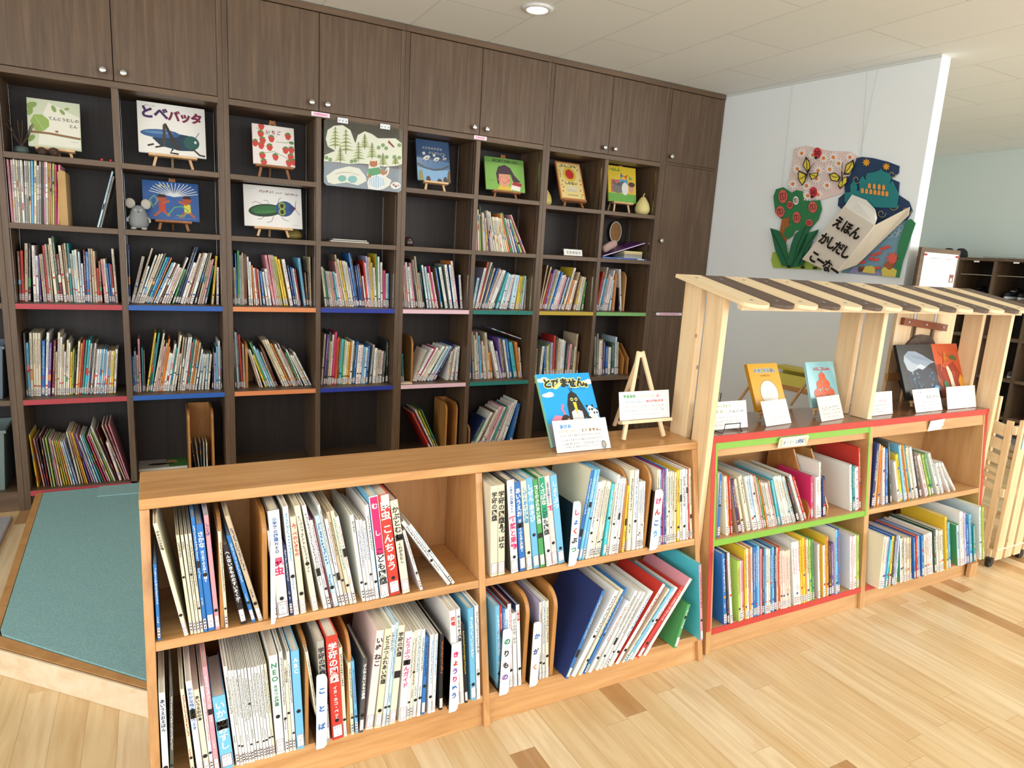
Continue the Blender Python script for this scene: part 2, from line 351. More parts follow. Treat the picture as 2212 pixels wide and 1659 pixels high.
for nm, x0, x1, y0, y1, za, zb, m in [('side_panel', .0003, TS, 0, .31, 0, 2.435, WAL_V), ('side_panel', .463, .488, 0, .31, 0, 2.435, WAL_V), ('cross_rail', TS, .463, .0, .02, 1.963, 1.9775, WAL_H), ('cross_rail', TS, .463, .0, .02, .950, .976, WAL_H), ('plinth', TS, .463, .015, .03, 0, .065, WAL_H), ('back_panel', TS, .463, .3, .31, 0, 2.43, WAL_IN), ('cornice', .0002, .488, -.006, .31, 2.436, 2.4665, WAL_H)]:
    q = MB(); q.box(x0, x1, y0, y1, za, zb, m); q.build(nm, TC, bevel=.0012)
for za, zb, kx, kz in ((1.979, 2.4325, .052, 2.014), (.9775, 1.9615, .034, 1.464), (.067, .9485, .030, .528)):
    q = MB(); q.box(TS+.0015, .4615, -.001, .018, za, zb, WAL_V); d = q.build('cupboard_door', TC, bevel=.0012); knob(d, kx, -.001, kz)
name_strip(TC, .068, .30, .955, .974)

# ------------------------------------------------------------------ the two low slanted bookcases
def low_case(label, x0, x1, yt, yb, yback, zt, H, V, IN, TOP, shelf_z, bottom_z, panels, cat='bookcase'):
    r = empty('low_bookcase', ((x0+x1)/2, (yb+yback)/2, 0)); ox, oy = (x0+x1)/2, (yb+yback)/2
    tag(r, label, cat)
    yf = lambda z: yt + (yb-yt)*(zt-z)/zt
    def ad(name, q, bev=.0015, par=r): o = q.build(name, par, bevel=bev); return o
    def pr_(name, prof, xa, xb, m, bev=.0015):
        q = MB(); q.prism([(y-oy, z) for y, z in prof], 0, xa-ox, xb-ox, m); return ad(name, q, bev)
    for i, (xa, xb) in enumerate(panels): pr_('side_panel' if i in (0, len(panels)-1) else 'middle_panel', [(yf(0), 0), (yf(zt-.025), zt-.025), (yback, zt-.025), (yback, 0)], xa, xb, V)
    pr_('top_board', [(yt-.005, zt-.025), (yt-.004, zt), (yback, zt), (yback, zt-.025)], x0-.0005, x1+.0005, TOP, .003)
    sh = []
    for (xa, _), (xb, _) in [((panels[i][1], 0), (panels[i+1][0], 0)) for i in range(len(panels)-1)]:
        sh.append(pr_('shelf', [(yf(shelf_z-.021)+.002, shelf_z-.021), (yf(shelf_z)+.002, shelf_z), (yback+.012, shelf_z), (yback+.012, shelf_z-.021)], xa, xb, H))
        pr_('bottom_shelf', [(yf(bottom_z-.02)+.002, bottom_z-.02), (yf(bottom_z)+.002, bottom_z), (yback+.012, bottom_z), (yback+.012, bottom_z-.02)], xa, xb, H)
        pr_('plinth', [(yf(0)+.012, 0), (yf(bottom_z-.021)+.012, bottom_z-.021), (yf(bottom_z-.021)+.03, bottom_z-.021), (yf(0)+.03, 0)], xa, xb, H)
        pr_('back_panel', [(yback, .0), (yback, zt-.026), (yback+.011, zt-.026), (yback+.011, 0)][::-1], xa, xb, IN, 0)
    return r, yf, ox, oy, pr_, sh
FC = low_case('low slanted oak bookcase of encyclopedias in front, without a roof', .525, 2.176, -2.045, -2.19, -1.845, .732, OAK_H, OAK_V, OAK_IN, OAK_H, .41, .088, [(.525, .545), (1.352, 1.372), (2.156, 2.176)])
RC = low_case('low slanted bookcase with red and green edges under the striped roof', 2.205, 3.872, -2.083, -2.172, -1.84, .760, BEECH_H, BEECH_V, BEECH_H, BEECH_T, .40, .09, [(2.205, 2.231), (3.034, 3.062), (3.848, 3.872)])
RED = M('c0392f', .45); GRN = M('7fb23a', .45)
r, yf, ox, oy, pr_, sh = RC
def front_strip(name, xa, xb, za, zb, m, d=.0016):
    return pr_(name, [(yf(za)-d, za), (yf(zb)-d, zb), (yf(zb)-.0002, zb), (yf(za)-.0002, za)], xa, xb, m, 0)
q = MB(); q.prism([(-2.083-.0068-oy, .7352), (-2.083-.0066-oy, .7602), (-2.083-.0042-oy, .7602), (-2.083-.0052-oy, .7352)], 0, 2.2045-ox, 3.8725-ox, RED); q.build('red_edge', r)
front_strip('red_edge', 2.205, 2.222, .083, .735, RED); front_strip('red_edge', 3.856, 3.872, .083, .735, RED)
pr_('red_edge', [(yf(.07)-.001, .068), (yf(.09)-.001, .0895), (yf(.09)+.0018, .0895), (yf(.07)+.0018, .068)], 2.231, 3.034, RED, 0); pr_('red_edge', [(yf(.07)-.001, .068), (yf(.09)-.001, .0895), (yf(.09)+.0018, .0895), (yf(.07)+.0018, .068)], 3.062, 3.848, RED, 0)
front_strip('green_edge', 2.2225, 2.231, .379, .735, GRN); front_strip('green_edge', 3.034, 3.0445, .379, .735, GRN)
pr_('green_edge', [(yf(.379)-.0005, .379), (yf(.4)-.0005, .3995), (yf(.4)+.0015, .3995), (yf(.379)+.0015, .379)], 2.231, 3.034, GRN, 0)
pr_('header_board', [(yf(.712), .712), (yf(.735), .735), (yf(.735)+.016, .735), (yf(.712)+.016, .712)], 2.231, 3.034, GRN, 0)
pr_('header_board', [(yf(.684)+.012, .684), (yf(.7115)+.012, .7115), (yf(.7115)+.028, .7115), (yf(.684)+.028, .684)], 2.231, 3.034, BEECH_H, 0)
pr_('header_board', [(yf(.688)+.004, .688), (yf(.735)+.004, .735), (yf(.735)+.02, .735), (yf(.688)+.02, .688)], 3.062, 3.848, BEECH_H, 0)
q = MB(); q.box(3.79-ox, 3.846-ox, -2.183-oy, -2.165-oy, 0, .066, BEECH_V); q.build('foot_block', r, bevel=.002)
# signs stuck on the header boards
def sign_T(x, z, ty): return Matrix.Translation((x, yf(z)-ty, z)) @ Matrix.Rotation(math.atan2(.089, .76), 4, 'X')
sg = empty('age_sign', (2.596, yf(.712)-.006, .712), (math.atan2(.089, .76), 0, 0)); tag(sg, 'small cream age group sign stuck on the green header strip', 'sign')
q = MB(); q.prism([(-.074, -.018), (.074, -.02), (.078, .014), (.07, .02), (-.07, .02), (-.076, .012)], 1, -.0005, .003, M('efe6cf', .5)); q.build('plate', sg)
q = MB(); htext(q, '0・1・2歳児', -.055, 0, .0165, -.0009, M('5577a8'), .03, .0155); q.build('lettering', sg)
q = MB()
for x in (-.066, .062): q.ball((x, -.001, .006), (.006, .0006, .009), M('e6c08a')); q.ball((x+.004, -.001, -.008), (.005, .0006, .006), M('e9b98e'))
q.build('teddy_print', sg)
q = MB(); q.prism([(-.052, -.028), (.046, -.025), (.045, -.012), (.052, -.008), (.047, .002), (.05, .022), (-.05, .018)], 1, -.001, .001, M('ece8dc', .7))
tag(q.build('torn_paper', loc=(3.478, yf(.716)-.004, .716), rot=(math.atan2(.089, .76), 0, 0)), 'torn white paper slip on the right header board of the red case', 'paper')

# ------------------------------------------------------------------ striped roof on pine posts
ST = empty('market_stall_roof', (3.03, -2.0, 0)); tag(ST, 'pine stall frame with striped light and dark slat roof over the red-edged bookcase', 'stall')
zr = lambda y: 1.272 + (y+1.88)*.2145
def post(x0, x1, y0, y1, z0):
    q = MB(); q.prism([(y0+2.0, z0), (y0+2.0, zr(y0)-.002), (y1+2.0, zr(y1)-.002), (y1+2.0, z0)], 0, x0-3.03, x1-3.03, PINE_V); q.build('post', ST, bevel=.0015)
post(2.178, 2.203, -2.092, -2.015, 0); post(2.178, 2.203, -1.985, -1.905, 0)
post(3.030, 3.056, -2.076, -1.998, .761); post(3.030, 3.056, -1.975, -1.893, .761)
post(3.8745, 3.90, -2.105, -2.022, 0); post(3.8745, 3.90, -1.99, -1.91, 0)
for y in (-1.9, -2.13):
    q = MB(); q.prism([(y+2.0-.012, zr(y-.012)-.03), (y+2.0-.012, zr(y-.012)-.002), (y+2.0+.006, zr(y+.006)-.002), (y+2.0+.006, zr(y+.006)-.03)], 0, 2.205-3.03, 3.873-3.03, PINE_Y if y < -2 else PINE_V); q.build('crossbeam', ST)
SL = (3.93-2.152)/16
for i in range(16):
    x0 = 2.152 + SL*i; w_ = SL-.0012
    L_ = .353; arc = [(w_/2 - w_/2*math.cos(a), -(L_-.045) - .045*math.sin(a)) for a in [math.pi*j/10 for j in range(11)]]
    q = MB(); q.prism([(0, 0)] + arc + [(w_, 0)], 2, 0, .012, DARK_Y if i % 2 else PINE_Y)
    for yy in (-.045, -.30): q.lathe([(.006, .0125), (.006, .0132), (.003, .0136)], M('b9bcc0', .3, 1), 8, Matrix.Translation((w_/2, yy, 0)))
    q.build('dark_slat' if i % 2 else 'pale_slat', ST, loc=(x0-3.03, -1.88+2.0, zr(-1.88)), rot=(math.atan(.2145), 0, 0), bevel=.0015)
BB = empty('stall_backboard', (3.74, -1.825, 0)); tag(BB, 'pine plank backboard with red-brown crossbar and round dark board behind the red case', 'board')
for x0, x1 in ((3.508, 3.628), (3.656, 3.79), (3.816, 3.967)):
    q = MB(); q.box(x0-3.74, x1-3.74, 0, .016, 0, 1.19, PINE_V); q.build('plank', BB, bevel=.001)
q = MB(); q.bar((-.202, -.009, 1.124), (.14, -.009, 1.094), .018, .032, M('8a4526', .4)); 
q.build('crossbar', BB, bevel=.001)
for x, z in ((-.165, 1.121), (-.03, 1.109), (.105, 1.097)):
    q = MB(); q.lathe([(.005, 0), (.005, .002), (.002, .003)], M('c9c9c9', .3, 1), 8, Matrix.Translation((x, -.018, z)) @ Matrix.Rotation(R_(90), 4, 'X')); q.build('screw', BB)
q = MB(); q.prism([(-.03 + .142*math.cos(a)*(1), .925 + .142*math.sin(a)*(1 if abs(math.sin(a)) < .97 else .97)) for a in [2*math.pi*j/36 for j in range(36)]], 1, -.011, -.001, DARK_Y); q.build('round_board', BB)
for x in (-.09, .045):
    q = MB(); q.box(x-.006, x+.006, -.006, -.001, 1.04, 1.10, DARK_Y); q.build('hanging_strap', BB)
for x in (-.098, .062):
    q = MB(); q.box(x-.008, x+.008, -.0005, .0165, 1.105, 1.185, M('dfe4e8', .6)); q.build('white_tape', BB)
q = MB(); q.box(-.245, .16, -.012, -.0005, .851, .886, OAK_H); q.build('batten', BB)
# ------------------------------------------------------------------ books
HEX = dict(w='f2f0ea', c='e9dfc4', t='cdb899', g='aeaa9e', k='222124', b='2f74bd', s='74bde2', n='26366a', r='cb3a30', m='742a30', o='e68b3b', y='efc83c', e='4f9f5e', d='3a5845', p='e69ca8', q='d43c73', u='704d9e', v='b9b5d6', a='4fc3d2', l='2f9394', h='80573a', x='adca60', i='f1d6d3', j='c3dfec', z='54524e', Q='d8286a', B='3f6fae')
NAME = dict(w='white', c='cream', t='tan', g='grey', k='black', b='blue', s='sky-blue', n='navy', r='red', m='maroon', o='orange', y='yellow', e='green', d='dark-green', p='pink', q='magenta', u='purple', v='lavender', a='aqua', l='teal', h='brown', x='lime', i='pale-pink', j='pale-blue', z='charcoal')
def shade(h, rnd, a=.05):
    c = [int(h[i:i+2], 16) for i in (0, 2, 4)]; k = 1 + rnd.uniform(-a, a*.4)
    return ''.join('%02x' % max(0, min(255, int(round(q*k/5)*5))) for q in c)
ORD = ['zeroth', 'first', 'second', 'third', 'fourth', 'fifth', 'sixth', 'seventh', 'eighth', 'ninth', 'tenth', 'eleventh', 'twelfth', 'thirteenth', 'fourteenth', 'fifteenth', 'sixteenth', 'seventeenth', 'eighteenth', 'nineteenth', 'twentieth']
def ordn(n):
    if n <= 20: return ORD[n]
    t, u = divmod(n, 10); T_ = {2: 'twent', 3: 'thirt', 4: 'fort', 5: 'fift', 6: 'sixt'}[t]
    return T_ + 'ieth' if u == 0 else T_ + 'y-' + ORD[u]
INK = dict(k='26262c', w='f4f4f0', n='2a3a70', r='c8352c', B='3a6cae', Q='d8286a', e='2c8a62', s='3f9fd0', l='2c8f90', o='d8762e', u='7a4aa0', b='2f6ab0', j='cfe2ea', a='3aa8c0', g='8a8a86', p='d87a90', q='cf3a78', y='e8c63a', h='7a4f2c', m='742a30', d='2c5a44')
WHITE = M('f3f1ec', .5); LRED = M('a84444', .6); INKM = M('3a3638', .6); BLK = M('19181a', .4)
def cover_mesh(mb, t, h, d, sm, cm, T=None):
    c = min(.0016, t*.22); bt = min(.0022, t*.28)
    P = [(0, d), (0, c), (c, 0), (t-c, 0), (t, c), (t, d), (t-bt, d), (t-bt, bt), (bt, bt), (bt, d)]
    n = len(P); vs = [(x, y, z) for z in (0, h) for x, y in P]
    for i in range(n):
        j = (i+1) % n; mb.add([vs[i], vs[j], vs[n+j], vs[n+i]], [(0, 1, 2, 3)], sm if i in (1, 2, 3) else cm, T)
    for zz, fl in ((0, 0), (1, 1)):
        for qd in ((0, 1, 8, 9), (1, 2, 8), (2, 3, 7, 8), (3, 4, 7), (4, 5, 6, 7)):
            f = [vs[zz*n+k] for k in qd]; mb.add(f if fl else f[::-1], [tuple(range(len(f)))], cm, T)
    return bt
def page_mesh(mb, t, h, d, bt, T=None): mb.box(bt+.0001, t-bt-.0001, bt+.0003, d-.004, .0035, h-.0035, PAGE, T)
def label_mesh(mb, t, lines, rnd, T=None, z0=.007, red=LRED):
    wd = t*.86; hh = min(.034, .018+t*1.1); x0 = (t-wd)/2; y = -.0005
    mb.box(x0, x0+wd, y, -.0001, z0, z0+hh, WHITE, T); e = max(.0005, t*.05)
    for a, b_, c, d_ in ((x0, x0+wd, z0, z0+e), (x0, x0+wd, z0+hh-e, z0+hh), (x0, x0+e, z0, z0+hh), (x0+wd-e, x0+wd, z0, z0+hh)):
        mb.flat([(a, c), (b_, c), (b_, d_), (a, d_)], y-.0001, red, T)
    for i in range(3):
        zz = z0 + hh*(.8-.3*i)
        if lines and t > .0085:
            s = min(.0072, wd/ max(1, len(lines[i])) * .95)
            for j, ch in enumerate(lines[i]): put(mb, ch, t/2 + (j-(len(lines[i])-1)/2)*s*.82, zz, s, y-.00012, INKM, 0, False, T)
        else:
            a = rnd.uniform(.15, .3); mb.flat([(x0+wd*a, zz-.002), (x0+wd*(1-a), zz-.002), (x0+wd*(1-a), zz+.002), (x0+wd*a, zz+.0015)], y-.00012, INKM, T)
def marks(mb, t, z1, z0, m, rnd, T=None):
    s = min(t*.6, .0085); z = z1
    while z > z0:
        k = rnd.uniform(.75, 1.05)
        for q in range(2):
            x = t/2 + rnd.uniform(-.28, .05)*s*1.6; w_ = rnd.uniform(.25, .75)*s; zz = z - rnd.uniform(.1, .8)*s
            mb.flat([(x, zz), (x+w_, zz+.1*s), (x+w_, zz+.28*s), (x, zz+.2*s)], -.0004, m, T)
        x = t/2 + rnd.uniform(-.3, .25)*s; mb.flat([(x, z-s*.95), (x+s*.16, z-s*.95), (x+s*.2, z-.1*s), (x, z-.1*s)], -.0004, m, T)
        z -= s*1.15*k
def disc(mb, x, z, r, m, y=-.0007, T=None): mb.flat([(x+r*math.cos(2*math.pi*i/10), z+r*math.sin(2*math.pi*i/10)) for i in range(10)], y, m, T)
def patch(mb, t, rnd, T=None):
    z = rnd.uniform(.07, .17); mb.box(t*.05, t*.97, -.0006, -.0001, z, z+rnd.uniform(.014, .026), BLK, T)
def lean_of(a, t):
    return (0, a, 0), max(0, t*math.sin(a))
def make_book(kind, x, t, h, a, zs, yp, code, title, tcol, rnd, opt):
    sc_, _, cc = code.partition(':'); sh = shade(HEX[sc_], rnd); chx = shade(HEX[cc], rnd) if cc else sh
    d = min(opt['d'], h*.92) * rnd.uniform(.94, 1.0)
    rot, up = lean_of(a, t)
    mb = MB(); bt = cover_mesh(mb, t, h, d, M(sh, .38), M(chx, .38))
    parts = opt['parts']
    if parts == 0:
        page_mesh(mb, t, h, d, bt); marks(mb, t, h*.9, h*rnd.uniform(.4, .55), M(rnd.choice(['3a3638', '3a3638', 'a83a3a', '35568a']) if sc_ not in 'kndmhbuz' else 'd8d4c8', .6), rnd)
        if rnd.random() < .3: z = rnd.uniform(.2, .5)*h; mb.box(t*.02, t*.98, -.0003, -.0001, z, z+rnd.uniform(.03, .09)*h*2, M(shade(HEX[rnd.choice('wcbsroep')], rnd), .4))
        label_mesh(mb, t, None, rnd); disc(mb, t/2, rnd.choice([.048, rnd.uniform(.05, .14)]), min(.005, t*.45), M(opt['dot'], .4))
    r = mb.build(kind, loc=(x, yp + rnd.uniform(0, opt['jit']), zs+up), rot=rot)
    if parts == 0: return r
    q = MB(); page_mesh(q, t, h, d, bt); q.build('page_block', r)
    ztop = h*.95
    q = MB()
    if title in (None, '*'):
        ic = M(INK.get(tcol or 'k', '26262c'), .5); marks(q, t, ztop-rnd.uniform(0, .02), h*rnd.uniform(.38, .55), ic, rnd)
        if rnd.random() < .5: marks(q, t*.8, h*rnd.uniform(.3, .36), h*.24, ic, rnd)
    else:
        segs = title.split('_'); n = sum(len(s) for s in segs)
        avail = ztop - .058; ks = [1.0]*len(segs)
        if len(segs) > 1: ks = [.62 if len(s) > 5 else 1.25 for s in segs]
        if segs[0].startswith('小学館'): ks = [.5, 1.3]
        tot = sum(len(s)*k for s, k in zip(segs, ks)) + .5*(len(segs)-1)
        unit = min(avail/tot, t*.80, .03); z = ztop - .004
        cols = [tcol]*len(segs)
        if segs[0].startswith('小学館'): cols = ['B', 'Q']
        if segs[0] == 'むし': q.box(t*.08, t*.92, -.0003, -.0001, ztop-.15, h*.99, M('d8286a', .35)); cols = ['w', 'k']; 
        if segs[0] == '昆虫': q.box(t*.25, t*.98, -.0003, -.0001, h*.88, h*.995, M('d9d4cc', .4))
        if segs[0] == 'くさばな': q.box(t*.03, t*.97, -.0003, -.0001, h*.55, h*.995, M('1f9a72', .4)); cols = ['w', 'k']
        for s, k, cl in zip(segs, ks, cols):
            u = min(unit*k, t*.92)
            if segs[0] == 'むし' and s == 'むし': vtext(q, 'む', t/2, z, t*.7, t*.8, -.0006, M('f6f4f0'), .03); vtext(q, 'し', t/2, z-.075, t*.7, t*.8, -.0006, M('f6f4f0'), .03); z = h*.5; continue
            vtext(q, s, t/2, z, u*.94, u, -.0006, M(INK[cl], .45), .028); z -= u*len(s) + unit*.5
    q.build('title', r)
    q = MB(); label_mesh(q, t, opt['call'], rnd, None, .007, M(opt['lred'], .5)); q.build('call_label', r)
    if rnd.random() < opt['pdot']:
        q = MB(); disc(q, t/2, rnd.choice([.05, .055, rnd.uniform(.06, .16)]), min(.0052, t*.45), M(rnd.choice(opt['dots']), .4)); q.build('dot_sticker', r)
    elif rnd.random() < opt['ptape']:
        q = MB(); patch(q, t, rnd); q.build('tape_patch', r)
    return r
def make_thin(kind, x, t, h, a, zs, yp, code, rnd, d):
    sc_, _, cc = code.partition(':'); sh = M(shade(HEX[sc_], rnd), .35); ch = M(shade(HEX[cc], rnd), .35) if cc else sh
    rot, up = lean_of(a, t); mb = MB(); k = t*.5
    mb.prism([(0, d), (0, k*.8), (t*.25, 0), (t*.75, 0), (t, k*.8), (t, d)], 2, 0, h, sh)
    r = mb.build(kind, loc=(x, yp + rnd.uniform(0, .02), zs+up), rot=rot)
    q = MB(); q.box(t*.12, t*.88, k, d-.002, h, h+.0006, PAGE); q.build('page_edges', r)
    q = MB()
    if kind == 'notebook' and sc_ in 'wszgqkd' and rnd.random() < .75:
        for i in range(int(h*.9/.0065)):
            if .38*h < i*.0065 < .62*h and rnd.random() < .8: continue
            z = .01 + i*.0065; q.bar((t*.1, -.0012, z), (t*.9, -.0012, z+.001), .002, .0022, M('3a3a3e' if sc_ != 's' else '3f86c4', .4))
        q.build('spiral_binding', r)
    else:
        marks(q, t, h*.9, h*.5, M('5a5654', .6), rnd)
        for i in range(2):
            z = rnd.uniform(.1, .75)*h; q.box(t*.24, t*.76, -.0003, -.0001, z, z+rnd.uniform(.05, .16)*h, M(shade(HEX[rnd.choice('bspvyor')], rnd), .4))
        q.build('spine_print', r)
    return r
